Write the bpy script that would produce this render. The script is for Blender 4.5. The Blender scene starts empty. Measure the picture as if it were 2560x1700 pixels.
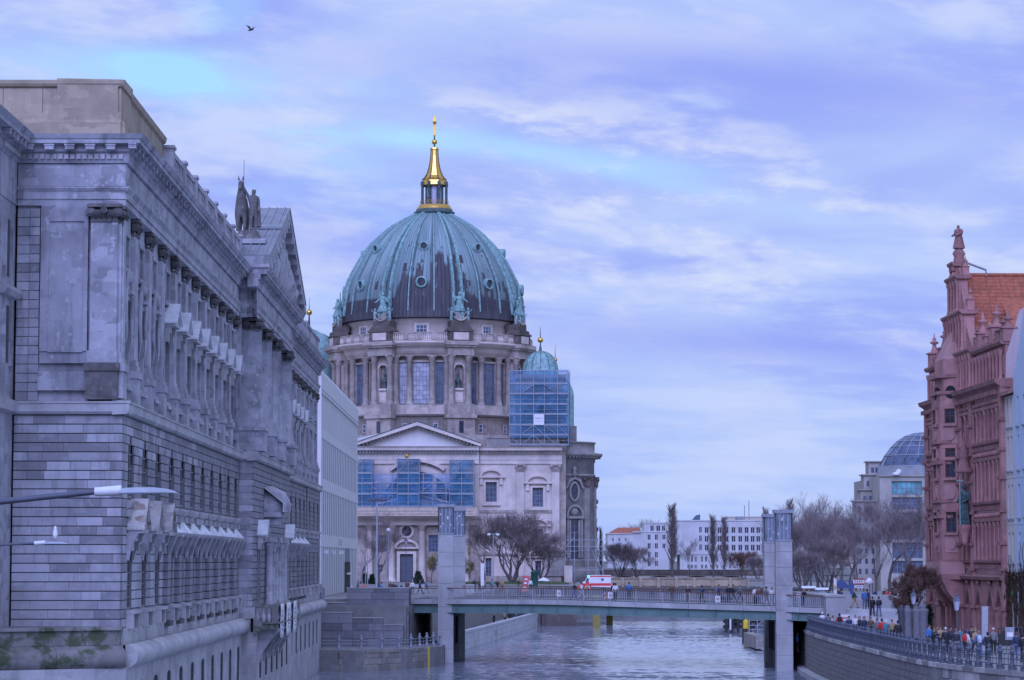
import bpy, bmesh, math, random
import numpy as np
from mathutils import Vector, Matrix
R = math.radians
random.seed(7)
SC = bpy.context.scene
COL = SC.collection
FPX, CX, CY, HOR, CAMH = 6500.0, 1280.0, 850.0, 1400.0, 9.85
TH = math.atan((HOR - CY) / FPX)
cam = bpy.data.cameras.new('camera')
cam.sensor_width = 36.0
cam.lens = 36.0 * FPX / 2560.0
cam.clip_start = 0.5
cam.clip_end = 20000
camo = bpy.data.objects.new('camera', cam)
camo.location = (0, 0, CAMH)
camo.rotation_euler = (R(90) + TH, 0, 0)
COL.objects.link(camo)
SC.camera = camo
SUN_EL, SUN_AZ = 33.0, 186.0       # degrees; azimuth clockwise from +Y
world = bpy.data.worlds.new('World')
SC.world = world
world.use_nodes = True
_nt = world.node_tree
_nt.nodes.clear()
def wn(t, **k):
 n = _nt.nodes.new(t)
 for a, b in k.items():
  setattr(n, a, b)
 return n
def wl(a, b):
 _nt.links.new(a, b)
def wmath(op, a, b=None, c=None, clamp=False):
 n = wn('ShaderNodeMath', operation=op, use_clamp=clamp)
 for i, v in enumerate((a, b, c)):
  if v is None:
   continue
  if isinstance(v, (int, float)):
   n.inputs[i].default_value = v
  else:
   wl(v, n.inputs[i])
 return n.outputs[0]
def wramp(f, lo, hi):
 n = wn('ShaderNodeMapRange', interpolation_type='SMOOTHSTEP')
 wl(f, n.inputs[0])
 n.inputs[1].default_value = lo
 n.inputs[2].default_value = hi
 return n.outputs[0]
def wmix(f, a, b):
 n = wn('ShaderNodeMix', data_type='RGBA')
 if isinstance(f, (int, float)):
  n.inputs[0].default_value = f
 else:
  wl(f, n.inputs[0])
 for i, v in ((6, a), (7, b)):
  if isinstance(v, tuple):
   n.inputs[i].default_value = (*v, 1)
  else:
   wl(v, n.inputs[i])
 return n.outputs[2]
_tc = wn('ShaderNodeTexCoord')
_sep = wn('ShaderNodeSeparateXYZ')
wl(_tc.outputs['Generated'], _sep.inputs[0])
_dx, _dy, _dz = _sep.outputs
def wnoise(sx, sz, scale, detail, rough=0.55, dist=0.0, off=(0, 0, 0), shear=0.0):
 """noise on the sky direction, stretched along the horizon"""
 c = wn('ShaderNodeCombineXYZ')
 wl(wmath('ADD', wmath('MULTIPLY', _dx, sx), off[0]), c.inputs[0])
 wl(wmath('ADD', wmath('MULTIPLY', _dy, sx), off[1]), c.inputs[1])
 zz = wmath('ADD', _dz, wmath('MULTIPLY', _dx, shear))
 wl(wmath('ADD', wmath('MULTIPLY', zz, sz), off[2]), c.inputs[2])
 n = wn('ShaderNodeTexNoise')
 n.inputs['Scale'].default_value = scale
 n.inputs['Detail'].default_value = detail
 n.inputs['Roughness'].default_value = rough
 n.inputs['Distortion'].default_value = dist
 wl(c.outputs[0], n.inputs['Vector'])
 return n.outputs[0]
def wblob(px, py, rx, ry, tilt=0.0):
 """soft patch of the sky round one direction (given by where it lies over the river)"""
 x0, z0 = (px - CX) / FPX, (HOR - py) / FPX
 ax = wmath('SUBTRACT', wmath('DIVIDE', _dx, wmath('MAXIMUM', _dy, 0.05)), x0)
 az = wmath('SUBTRACT', wmath('DIVIDE', _dz, wmath('MAXIMUM', _dy, 0.05)), z0)
 az = wmath('ADD', az, wmath('MULTIPLY', ax, tilt))
 d = wmath('ADD', wmath('POWER', wmath('DIVIDE', ax, rx / FPX), 2), wmath('POWER', wmath('DIVIDE', az, ry / FPX), 2))
 return wmath('MULTIPLY', wmath('POWER', 2.718, wmath('MULTIPLY', d, -1.0)), wmath('GREATER_THAN', _dy, 0.1))
_sky = wn('ShaderNodeTexSky')
_sky.sky_type = 'NISHITA'
_sky.sun_disc = False
_sky.sun_elevation = R(SUN_EL)
_sky.sun_rotation = R(SUN_AZ)
_sky.air_density = 1.0
_sky.dust_density = 0.6
_sky.ozone_density = 2.0
EXP = 2 ** 0.75
K = 10.0 / EXP                                        # cloud radiance is divided by the Background strength 0.1
def ck(r, g, b): return (r * K, g * K, b * K)
big = wnoise(1.0, 3.4, 7.0, 3, 0.5, 0.4, (3.1, 0.2, 1.7), 0.05)
med = wnoise(1.0, 3.2, 15.0, 6, 0.58, 0.25, (0.4, 5.2, 2.3), 0.06)
fin = wnoise(1.0, 3.4, 40.0, 6, 0.62, 0.15, (7.7, 1.2, 0.3), 0.08)
cl = wmix(wramp(big, 0.36, 0.64), ck(0.33, 0.425, 0.96), ck(0.475, 0.605, 0.99))
cl = wmix(wmath('MULTIPLY', wramp(wmath('ADD', wmath('MULTIPLY', med, 0.75), wmath('MULTIPLY', fin, 0.25)), 0.42, 0.64), 0.85), cl, ck(0.57, 0.66, 0.98))
hz = wramp(_dz, 0.13, 0.0)
cl = wmix(wmath('MULTIPLY', hz, 0.62), cl, ck(0.40, 0.54, 0.965))
band = wmath('ADD', wblob(1700, 430, 560, 110, 0.18), wblob(1150, 290, 330, 60, 0.0))
band = wmath('ADD', band, wmath('MULTIPLY', wblob(1850, 750, 620, 120, 0.15), 0.75))
band = wmath('ADD', band, wmath('MULTIPLY', wblob(1900, 560, 520, 70, 0.2), 0.8))
lit = wmath('MULTIPLY', wramp(wmath('ADD', med, wmath('MULTIPLY', wmath('SUBTRACT', fin, 0.5), 0.55)), 0.47, 0.72), wmath('ADD', wmath('MULTIPLY', band, 0.8), 0.1), clamp=True)
cl = wmix(lit, cl, ck(0.77, 0.82, 0.97))
lay = wnoise(1.0, 8.5, 9.0, 5, 0.55, 0.2, (2.2, 6.1, 4.4), 0.03)
low = wmath('MULTIPLY', wramp(_dz, 0.15, 0.09), wramp(_dz, 0.0, 0.03))
cl = wmix(wmath('MULTIPLY', wmath('MULTIPLY', wramp(lay, 0.49, 0.62), low), 0.45), cl, ck(0.62, 0.72, 0.98))
cl = wmix(wmath('MULTIPLY', wmath('MULTIPLY', wramp(lay, 0.47, 0.36), low), 0.55), cl, ck(0.32, 0.425, 0.955))
bar = wmath('ADD', wblob(1900, 200, 900, 110, 0.05), wmath('MULTIPLY', wblob(1950, 860, 700, 60, 0.05), 0.8))
bar = wmath('ADD', bar, wmath('MULTIPLY', wblob(750, 600, 260, 70, 0.1), 0.5))
cl = wmix(wmath('MULTIPLY', wmath('MULTIPLY', bar, wramp(big, 0.25, 0.55)), 0.95, clamp=True), cl, ck(0.30, 0.38, 0.94))
gap = wmath('ADD', wblob(300, 165, 620, 62, 0.05), wblob(620, 285, 300, 75, 0.45))
gap = wmath('ADD', gap, wmath('MULTIPLY', wblob(900, 330, 330, 34, 0.02), 0.9))
gap = wmath('ADD', gap, wmath('MULTIPLY', wblob(1450, 390, 330, 30, 0.1), 0.8))
gap = wmath('ADD', gap, wmath('MULTIPLY', wblob(1750, 470, 330, 26, 0.2), 0.5))
gap = wmath('ADD', gap, wmath('MULTIPLY', wblob(760, 760, 160, 60, 0.0), 0.35))
gap = wmath('MULTIPLY', gap, wramp(wmath('ADD', wmath('MULTIPLY', med, 0.6), wmath('MULTIPLY', big, 0.4)), 0.62, 0.38))
gap = wmath('ADD', gap, wmath('MULTIPLY', wramp(big, 0.40, 0.28), 0.35), clamp=True)
clear = wmix(0.7, _sky.outputs[0], ck(0.36, 0.80, 1.04))
col = wmix(wmath('MULTIPLY', gap, 0.75), cl, clear)
bg = wn('ShaderNodeBackground')
bg.inputs[1].default_value = 0.1
wl(col, bg.inputs[0])
out = wn('ShaderNodeOutputWorld')
wl(bg.outputs[0], out.inputs[0])
sun = bpy.data.lights.new('sun', 'SUN')
sun.energy = 1.5
sun.angle = R(40)
sun.color = (0.42, 0.47, 1.0)
suno = bpy.data.objects.new('sun', sun)
_sd = Vector((math.sin(R(SUN_AZ)) * math.cos(R(SUN_EL)), math.cos(R(SUN_AZ)) * math.cos(R(SUN_EL)), math.sin(R(SUN_EL))))
suno.rotation_euler = (-_sd).to_track_quat('-Z', 'Y').to_euler()
suno.location = (-40, -60, 120)
COL.objects.link(suno)
SC.view_settings.view_transform = 'Standard'
SC.view_settings.look = 'None'
SC.view_settings.gamma = 1
SC.view_settings.exposure = 0.75
SC.view_settings.use_curve_mapping = False
SC.render.engine = 'CYCLES'
SC.cycles.max_bounces = 6
SC.cycles.diffuse_bounces = 3
SC.cycles.glossy_bounces = 3
SC.cycles.transmission_bounces = 3
SC.cycles.transparent_max_bounces = 12
SC.cycles.use_denoising = True
SC.cycles.caustics_reflective = False
SC.cycles.caustics_refractive = False
ST, CT = math.sin(TH), math.cos(TH)
def P(px, py, Y):
 """world point at depth Y seen at photo pixel (px, py)"""
 u, v = (px - CX) / FPX, (CY - py) / FPX
 k = Y / (CT - v * ST)
 return Vector((u * k, Y, CAMH + k * (ST + v * CT)))
def wx(px, Y, py=1280.0): return P(px, py, Y).x
def wz(py, Y): return P(CX, py, Y).z
def tag(o, label=None, cat=None, group=None, kind=None):
 if label: o['label'] = label
 if cat: o['category'] = cat
 if group: o['group'] = group
 if kind: o['kind'] = kind
 return o
def thing(name, loc, label, cat, group=None, rz=0.0):
 o = bpy.data.objects.new(name, None)
 o.empty_display_size = 0.3
 o.location = loc
 o.rotation_euler = (0, 0, rz)
 COL.objects.link(o)
 return tag(o, label, cat, group)
def root_loc(o):
 v = Vector((0, 0, 0))
 while o is not None:
  v += Vector(o.location)
  o = o.parent
 return v
def link(name, me, parent=None, loc=None, rot=None, scale=None):
 o = bpy.data.objects.new(name, me)
 COL.objects.link(o)
 if parent: o.parent = parent
 if loc is not None:
  o.location = Vector(loc) - (root_loc(parent) if parent else Vector((0, 0, 0)))
 if rot is not None: o.rotation_euler = rot
 if scale is not None: o.scale = scale
 return o
def copy_tree(o, parent=None):
 c = o.copy()
 COL.objects.link(c)
 c.parent = parent
 for ch in KIDS.get(o.name, ()):
  copy_tree(ch, c)
 return c
KIDS = {}
def index_kids(o):
 KIDS[o.name] = [c for c in SC.objects if c.parent == o]
 for c in KIDS[o.name]:
  index_kids(c)
class Fr:
 """a frame: s along the wall, d outwards, h up"""
 def __init__(f, o, ds, do=None):
  f.o = Vector(o); f.s = Vector(ds).normalized()
  f.d = Vector(do).normalized() if do is not None else Vector((f.s.y, -f.s.x, 0))
  f.h = Vector((0, 0, 1))
 def __call__(f, s, d, h): return f.o + f.s * s + f.d * d + f.h * h
 def rot(f):
  x = f.s if f.s.cross(f.d).dot(f.h) > 0 else -f.s      # local x is the right-handed one of the two
  return Matrix((x, f.d, f.h)).transposed().to_euler()
ID = Fr((0, 0, 0), (1, 0, 0), (0, 1, 0))
class MB:
 def __init__(m): m.v = []; m.f = []; m.smooth = []
 def add(m, vs, fs, sm=False):
  b = len(m.v)
  m.v += [tuple(x) for x in vs]
  m.f += [tuple(i + b for i in f) for f in fs]
  m.smooth += [sm] * len(fs)
  return m
 def box(m, s0, s1, d0, d1, h0, h1, fr=ID):
  c = [(s0, d0, h0), (s1, d0, h0), (s1, d1, h0), (s0, d1, h0), (s0, d0, h1), (s1, d0, h1), (s1, d1, h1), (s0, d1, h1)]
  return m.add([fr(*p) for p in c], [(3, 2, 1, 0), (4, 5, 6, 7), (0, 1, 5, 4), (1, 2, 6, 5), (2, 3, 7, 6), (3, 0, 4, 7)])
 def prism(m, poly, d0, d1, fr=ID, sm=False):
  """poly in (s, h), pushed from d0 to d1"""
  n = len(poly)
  vs = [fr(s, d0, h) for s, h in poly] + [fr(s, d1, h) for s, h in poly]
  fs = [tuple(range(n)), tuple(range(2 * n - 1, n - 1, -1))]
  m.add(vs, fs)
  return m.add(vs, [(i, i + n, (i + 1) % n + n, (i + 1) % n) for i in range(n)], sm)
 def profile(m, prof, s0, s1, fr=ID, sm=False, m0=0, m1=0):
  """prof in (d, h), swept along s; m0, m1 mitre the ends"""
  n = len(prof)
  vs = [fr(s0 - m0 * d, d, h) for d, h in prof] + [fr(s1 + m1 * d, d, h) for d, h in prof]
  m.add(vs, [tuple(range(n)), tuple(range(2 * n - 1, n - 1, -1))])
  return m.add(vs, [(i, i + n, (i + 1) % n + n, (i + 1) % n) for i in range(n)], sm)
 def slab(m, poly, z0, z1):
  n = len(poly)
  vs = [(x, y, z0) for x, y in poly] + [(x, y, z1) for x, y in poly]
  return m.add(vs, [tuple(range(n - 1, -1, -1)), tuple(range(n, 2 * n))] + [(i, (i + 1) % n, (i + 1) % n + n, i + n) for i in range(n)])
 def tube(m, pts, rad, n=5, caps=True, sm=True):
  pts = [Vector(p) for p in pts]
  if not isinstance(rad, (list, tuple)): rad = [rad] * len(pts)
  vs = []
  for i, p in enumerate(pts):
   t = (pts[min(i + 1, len(pts) - 1)] - pts[max(i - 1, 0)])
   if t.length < 1e-9: t = Vector((0, 0, 1))
   t.normalize()
   a = t.cross(Vector((0, 0, 1)) if abs(t.z) < 0.9 else Vector((1, 0, 0))).normalized()
   b = t.cross(a)
   for k in range(n):
    w = 2 * math.pi * (k + 0.5) / n
    vs.append(p + (a * math.cos(w) + b * math.sin(w)) * rad[i])
  fs = []
  for i in range(len(pts) - 1):
   for k in range(n):
    fs.append((i * n + k, i * n + (k + 1) % n, (i + 1) * n + (k + 1) % n, (i + 1) * n + k))
  m.add(vs, fs, sm)
  if caps:
   m.add(vs[:n], [tuple(range(n - 1, -1, -1))]); m.add(vs[-n:], [tuple(range(n))])
  return m
 def lathe(m, prof, c=(0, 0, 0), n=16, a0=0.0, a1=2 * math.pi, sm=True, flat=False):
  """prof in (r, z) about the vertical through c"""
  full = abs(a1 - a0 - 2 * math.pi) < 1e-6
  k = n if full else n + 1
  vs = []
  for r, z in prof:
   for i in range(k):
    a = a0 + (a1 - a0) * i / n
    vs.append((c[0] + r * math.cos(a), c[1] + r * math.sin(a), c[2] + z))
  fs = []
  for j in range(len(prof) - 1):
   for i in range(n):
    i2 = (i + 1) % k
    fs.append((j * k + i, j * k + i2, (j + 1) * k + i2, (j + 1) * k + i))
  return m.add(vs, fs, sm)
 def ball(m, c, r, n=10, rz=None):
  rz = rz or r
  pr = [(max(1e-3, r * math.sin(math.pi * i / 6)), -rz * math.cos(math.pi * i / 6)) for i in range(7)]
  return m.lathe(pr, c, n)
 def mesh(m, name, mat, off=Vector((0, 0, 0))):
  me = bpy.data.meshes.new(name)
  v = np.array(m.v, dtype=float).reshape(-1, 3) - np.array(off)
  me.from_pydata(v.tolist(), [], m.f)
  me.polygons.foreach_set('use_smooth', m.smooth)
  if mat: me.materials.append(mat)
  me.update()
  return me
 def build(m, name, mat, parent=None, label=None, kind=None):
  if not m.v: return None
  me = m.mesh(name, mat, root_loc(parent) if parent else Vector((0, 0, 0)))
  o = link(name, me, parent)
  if label: o['label'] = label
  if kind: o['kind'] = kind
  return o
def struct(name, mb, mat):
 return mb.build(name, mat, None, None, 'structure')
def unit_box(bev=0.06):
 """a unit cube, chamfered on the front (d = +0.5) edges: a dressed stone"""
 b = bev
 v = [(-.5, -.5, -.5), (.5, -.5, -.5), (.5, -.5, .5), (-.5, -.5, .5),
         (-.5, .5 - b, -.5), (.5, .5 - b, -.5), (.5, .5 - b, .5), (-.5, .5 - b, .5),
         (-.5 + b, .5, -.5 + b), (.5 - b, .5, -.5 + b), (.5 - b, .5, .5 - b), (-.5 + b, .5, .5 - b)]
 f = [(8, 11, 10, 9), (0, 4, 5, 1), (1, 5, 6, 2), (2, 6, 7, 3), (3, 7, 4, 0),
         (4, 8, 9, 5), (5, 9, 10, 6), (6, 10, 11, 7), (7, 11, 8, 4)]
 return v, f
UV_, UF_ = unit_box()
class Stones:
 """dressed stones: the largest become objects of their own, the rest one joined part"""
 def __init__(q): q.l = []
 def add(q, fr, s0, s1, d0, d1, h0, h1, w=1.0):
  c = fr((s0 + s1) / 2, (d0 + d1) / 2, (h0 + h1) / 2)
  dist = max(1.0, (c - Vector((0, 0, CAMH))).length)
  face = abs(fr.d.dot((Vector((0, 0, CAMH)) - c).normalized()))
  q.l.append((w * (s1 - s0) * (h1 - h0) * (0.15 + face) / dist ** 2, fr, c, (s1 - s0, d1 - d0, h1 - h0)))
 def build(q, name, mat, parent, limit=295):
  q.l.sort(key=lambda t: -t[0])
  me = bpy.data.meshes.new(name)
  me.from_pydata(UV_, [], UF_); me.materials.append(mat)
  for _, fr, c, sz in q.l[:limit]:
   link(name, me, parent, c, fr.rot(), sz)
  mb = MB()
  for _, fr, c, sz in q.l[limit:]:
   f2 = Fr(c, fr.s, fr.d)
   mb.add([f2(x * sz[0], y * sz[1], z * sz[2]) for x, y, z in UV_], UF_)
  mb.build(name, mat, parent, None, 'stuff')
class NT:
 def __init__(t, name):
  t.m = bpy.data.materials.new(name); t.m.use_nodes = True
  t.t = t.m.node_tree; t.n = t.t.nodes
  t.b = t.n['Principled BSDF']; t.o = t.n['Material Output']
  t.geo = t.n.new('ShaderNodeNewGeometry')
 def pos(t, scale=(1, 1, 1), off=(0, 0, 0)):
  mp = t.n.new('ShaderNodeMapping')
  mp.inputs['Scale'].default_value = scale; mp.inputs['Location'].default_value = off
  t.t.links.new(t.geo.outputs['Position'], mp.inputs['Vector'])
  return mp.outputs[0]
 def l(t, a, b): t.t.links.new(a, b)
 def noise(t, scale, detail=4, rough=0.55, vec=None, dist=0.0):
  n = t.n.new('ShaderNodeTexNoise')
  n.inputs['Scale'].default_value = scale; n.inputs['Detail'].default_value = detail
  n.inputs['Roughness'].default_value = rough; n.inputs['Distortion'].default_value = dist
  t.l(vec if vec is not None else t.pos(), n.inputs['Vector'])
  return n.outputs[0]
 def rng(t, f, lo, hi, a=0.0, b=1.0):
  n = t.n.new('ShaderNodeMapRange'); n.interpolation_type = 'SMOOTHSTEP'
  t.l(f, n.inputs[0])
  for i, v in enumerate((lo, hi, a, b)): n.inputs[i + 1].default_value = v
  return n.outputs[0]
 def math(t, op, a, b=None, clamp=False):
  n = t.n.new('ShaderNodeMath'); n.operation = op; n.use_clamp = clamp
  for i, v in enumerate((a, b)):
   if v is None: continue
   if isinstance(v, (int, float)): n.inputs[i].default_value = v
   else: t.l(v, n.inputs[i])
  return n.outputs[0]
 def mix(t, f, a, b, blend='MIX'):
  n = t.n.new('ShaderNodeMix'); n.data_type = 'RGBA'; n.blend_type = blend
  if isinstance(f, (int, float)): n.inputs[0].default_value = f
  else: t.l(f, n.inputs[0])
  for i, v in ((6, a), (7, b)):
   if isinstance(v, tuple): n.inputs[i].default_value = (*v[:3], 1)
   else: t.l(v, n.inputs[i])
  return n.outputs[2]
 def bump(t, f, strength=0.3, dist=0.05):
  n = t.n.new('ShaderNodeBump')
  n.inputs['Strength'].default_value = strength; n.inputs['Distance'].default_value = dist
  t.l(f, n.inputs['Height']); t.l(n.outputs[0], t.b.inputs['Normal'])
  return n
 def col(t, c):
  if isinstance(c, tuple): t.b.inputs['Base Color'].default_value = (*c[:3], 1)
  else: t.l(c, t.b.inputs['Base Color'])
 def set(t, **k):
  for a, v in k.items(): t.b.inputs[a.replace('_', ' ')].default_value = v
  return t
 def rand(t):
  n = t.n.new('ShaderNodeObjectInfo'); return n.outputs['Random']
def scl(c, k): return tuple(min(1.0, x * k) for x in c)
def stone(name, base, dark=0.5, light=1.35, rough=0.85, rnd=0.0, streak=0.5, sc=1.0, patch=0.35, tint=None, moss=0.0):
 """weathered stone: pale repairs, grey soot, rain streaks, fine grain"""
 t = NT(name)
 c = t.mix(t.rng(t.noise(0.45 * sc, 5, 0.6), 0.35, 0.65), scl(base, 0.86), scl(base, 1.12))
 if rnd:
  r = t.rand()
  c = t.mix(t.rng(r, 0.55, 1.0, 0.0, rnd), c, scl(base, light))
  c = t.mix(t.rng(r, 0.45, 0.0, 0.0, rnd), c, scl(base, dark * 1.1))
 v = t.n.new('ShaderNodeTexVoronoi'); v.distance = 'CHEBYCHEV'
 v.inputs['Scale'].default_value = 1.15 * sc
 t.l(t.pos((1, 1, 1.5)), v.inputs['Vector'])
 hs = t.n.new('ShaderNodeSeparateColor'); t.l(v.outputs['Color'], hs.inputs[0])
 c = t.mix(t.rng(hs.outputs[0], 0.74, 0.82, 0, patch), c, scl(base, light))
 c = t.mix(t.rng(hs.outputs[1], 0.78, 0.86, 0, patch), c, scl(base, dark * 1.25))
 if tint: c = t.mix(t.rng(hs.outputs[2], 0.86, 0.9, 0, 0.6), c, tint)
 st = t.noise(1.3 * sc, 4, 0.65, t.pos((1, 1, 0.12)))
 c = t.mix(t.rng(st, 0.5, 0.72, 0, streak), c, scl(base, dark))
 so = t.noise(0.22 * sc, 4, 0.7, t.pos((1, 1, 0.6), (11, 3, 5)))
 c = t.mix(t.rng(so, 0.52, 0.72, 0, streak), c, scl(base, dark * 0.8))
 fi = t.noise(7 * sc, 5, 0.7)
 c = t.mix(t.rng(fi, 0.6, 0.75, 0, 0.45), c, scl(base, light * 1.05))
 c = t.mix(t.rng(fi, 0.42, 0.3, 0, 0.35), c, scl(base, dark))
 bl = t.noise(2.6 * sc, 3, 0.6, t.pos((1, 1, 1), (5, 9, 2)))
 c = t.mix(t.rng(bl, 0.6, 0.68, 0, patch * 1.1), c, scl(base, light * 1.1))
 if moss:
  c = t.mix(t.rng(t.noise(1.1, 5, 0.65), 0.48, 0.62, 0, moss), c, (0.055, 0.09, 0.03))
 t.col(c); t.set(Roughness=rough)
 t.bump(fi, 0.35, 0.03)
 return t.m
def plain(name, c, rough=0.6, metal=0.0, var=0.12, sc=2.0, bump=0.0, streak=0.0):
 t = NT(name)
 k = t.mix(t.rng(t.noise(sc, 4, 0.6), 0.3, 0.7), scl(c, 1 - var), scl(c, 1 + var))
 if streak: k = t.mix(t.rng(t.noise(1.6, 4, 0.65, t.pos((1, 1, 0.1))), 0.5, 0.75, 0, streak), k, scl(c, 0.45))
 t.col(k); t.set(Roughness=rough, Metallic=metal)
 if bump: t.bump(t.noise(sc * 6, 4, 0.6), bump, 0.02)
 return t.m
def glass(name, c=(0.03, 0.035, 0.05), rough=0.08, var=0.5):
 t = NT(name)
 k = t.mix(t.rng(t.noise(0.9, 2, 0.5), 0.35, 0.65, 0, var), c, scl(c, 2.6))
 t.col(k); t.set(Roughness=rough)
 t.b.inputs['Specular IOR Level'].default_value = 0.6
 t.bump(t.noise(1.4, 2), 0.05, 0.05)
 return t.m
M = {}
M['stable'] = stone('grey sandstone', (0.42, 0.415, 0.455), 0.38, 1.4, streak=0.62, patch=0.45, sc=1.25)
M['stable_block'] = stone('grey sandstone blocks', (0.41, 0.405, 0.44), 0.45, 1.38, rnd=0.75, streak=0.6, patch=0.2, sc=1.3)
M['stable_joint'] = stone('soiled joints', (0.10, 0.10, 0.10), 0.6, 1.2)
M['stable_pale'] = stone('pale washed sandstone', (0.47, 0.46, 0.47), 0.5, 1.25, streak=0.45)
M['stable_attic'] = stone('ochre sandstone', (0.43, 0.35, 0.26), 0.5, 1.3, streak=0.4, rnd=0.35)
M['capital'] = stone('sooty carved stone', (0.15, 0.14, 0.14), 0.4, 1.9, sc=2.5, streak=0.55)
M['moss'] = stone('mossy stone', (0.27, 0.26, 0.25), 0.4, 1.4, moss=0.85)
M['zinc'] = plain('zinc sheet', (0.72, 0.73, 0.76), 0.55, 0.0, 0.16, 1.2, 0, 0.25)
M['zinc_dark'] = plain('grey roof metal', (0.25, 0.26, 0.29), 0.6, 0.0, 0.15, 0.8, 0, 0.3)
M['rusty_zinc'] = stone('stained zinc', (0.52, 0.50, 0.48), 0.5, 1.2, tint=(0.20, 0.10, 0.05), sc=2.0, patch=0.6)
M['glass'] = glass('window glass')
M['glass_blue'] = glass('bluish window glass', (0.06, 0.08, 0.13))
M['glass_head'] = glass('grey blue glass', (0.12, 0.15, 0.19), 0.2, 0.4)
M['glass_pale'] = glass('pale leaded glass', (0.33, 0.33, 0.40), 0.2, 0.35)
M['frame'] = plain('grey window frame', (0.22, 0.22, 0.24), 0.6)
M['frame_pale'] = plain('white window frame', (0.55, 0.54, 0.54), 0.6)
M['concrete_white'] = plain('white cast stone', (0.66, 0.655, 0.65), 0.75, 0, 0.05, 0.6, 0.1, 0.1)
M['concrete'] = stone('grey concrete', (0.44, 0.44, 0.44), 0.6, 1.2, sc=0.6, streak=0.4, patch=0.3)
M['granite'] = stone('dark granite', (0.235, 0.235, 0.26), 0.6, 1.35, rnd=0.7, streak=0.3, patch=0.25)
M['quay'] = stone('quay blocks', (0.30, 0.28, 0.25), 0.5, 1.35, rnd=0.6, streak=0.5)
M['quay_white'] = stone('pale quay stone', (0.52, 0.52, 0.53), 0.75, 1.2, rnd=0.25, streak=0.25, patch=0.2)
M['rubble'] = stone('river wall stone', (0.47, 0.44, 0.42), 0.4, 1.45, rnd=1.0, streak=0.35, sc=2.0, patch=0.1)
M['rubble_joint'] = plain('wall mortar', (0.1, 0.095, 0.1), 0.9)
M['iron'] = plain('blue grey painted iron', (0.09, 0.105, 0.14), 0.5, 0.0, 0.15)
M['iron_pale'] = plain('pale grey painted iron', (0.30, 0.33, 0.38), 0.5, 0.0, 0.12)
M['rail'] = plain('galvanised railing bars', (0.42, 0.43, 0.46), 0.5, 0.2)
M['wood'] = plain('brown handrail', (0.16, 0.085, 0.06), 0.55, 0, 0.2, 3)
M['girder'] = plain('green painted steel', (0.155, 0.25, 0.235), 0.55, 0, 0.1, 1, 0, 0.2)
M['dark'] = plain('dark recess', (0.02, 0.02, 0.022), 0.9)
M['tar'] = plain('tarred timber', (0.035, 0.033, 0.035), 0.8)
M['asphalt'] = plain('asphalt', (0.06, 0.06, 0.065), 0.9, 0, 0.2, 1.0, 0.2)
M['paving'] = plain('grey paving', (0.24, 0.235, 0.23), 0.85, 0, 0.15, 1.2, 0.2)
M['ground'] = plain('city ground', (0.16, 0.155, 0.15), 0.9, 0, 0.2, 0.2)
M['grass'] = plain('winter grass', (0.07, 0.10, 0.03), 0.95, 0, 0.3, 2.0, 0.3)
M['dom'] = stone('brown sooty sandstone', (0.42, 0.355, 0.32), 0.42, 1.5, sc=0.6, streak=0.6, patch=0.35)
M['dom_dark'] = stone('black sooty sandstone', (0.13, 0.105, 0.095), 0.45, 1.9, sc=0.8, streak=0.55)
M['dom_pale'] = stone('cleaned sandstone', (0.68, 0.58, 0.53), 0.62, 1.12, sc=0.6, streak=0.32, patch=0.25)
M['dom_side'] = stone('grey brown sandstone', (0.29, 0.265, 0.255), 0.5, 1.35, sc=0.6, streak=0.5)
M['plaster'] = plain('white tympanum plaster', (0.66, 0.64, 0.64), 0.85, 0, 0.05, 0.4, 0.05, 0.08)
M['verdigris'] = plain('verdigris copper', (0.24, 0.40, 0.39), 0.6, 0, 0.3, 1.6, 0.2, 0.4)
M['verdigris_dark'] = plain('dark bronze with verdigris', (0.07, 0.11, 0.11), 0.55, 0, 0.5, 2.5, 0.2)
M['gold'] = plain('gilding', (0.80, 0.50, 0.12), 0.28, 1.0, 0.1)
M['gold_mat'] = plain('matt gilding', (0.62, 0.37, 0.08), 0.45, 0.35, 0.15)
M['steel'] = plain('scaffold tube', (0.42, 0.46, 0.52), 0.45, 0.4)
M['plank'] = plain('pine boards', (0.58, 0.46, 0.36), 0.8, 0, 0.15, 1.5)
M['red'] = stone('red sandstone', (0.45, 0.225, 0.21), 0.5, 1.35, sc=1.0, streak=0.4, patch=0.3)
M['red_dark'] = stone('sooty red sandstone', (0.33, 0.165, 0.155), 0.5, 1.4, sc=1.4, streak=0.4)
M['red_pale'] = stone('pale red sandstone', (0.47, 0.26, 0.25), 0.65, 1.15, sc=0.8, streak=0.25, patch=0.15)
M['tile'] = plain('red roof tile', (0.40, 0.12, 0.065), 0.75, 0, 0.22, 2.5)
M['white'] = plain('white paint', (0.76, 0.76, 0.77), 0.6, 0, 0.05)
M['farwhite'] = plain('weathered white render', (0.58, 0.58, 0.6), 0.8, 0, 0.1, 0.3, 0, 0.3)
M['cream'] = plain('cream render', (0.62, 0.58, 0.52), 0.8, 0, 0.05, 0.5, 0, 0.12)
M['skyblue'] = plain('pale blue render', (0.50, 0.60, 0.72), 0.8, 0, 0.05, 0.5, 0, 0.1)
M['pinkwall'] = plain('pinkish fire wall', (0.48, 0.38, 0.39), 0.85, 0, 0.1, 0.5, 0, 0.3)
M['limestone'] = stone('pale limestone cladding', (0.42, 0.39, 0.36), 0.7, 1.2, sc=0.5, streak=0.2, patch=0.2)
M['bark'] = plain('grey brown bark', (0.12, 0.10, 0.10), 0.9, 0, 0.3, 3, 0.3)
M['twig'] = plain('bare twigs', (0.22, 0.175, 0.175), 0.9, 0, 0.3, 1)
M['rusttwig'] = plain('reddish brown twigs', (0.15, 0.085, 0.065), 0.9, 0, 0.3, 1)
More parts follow.
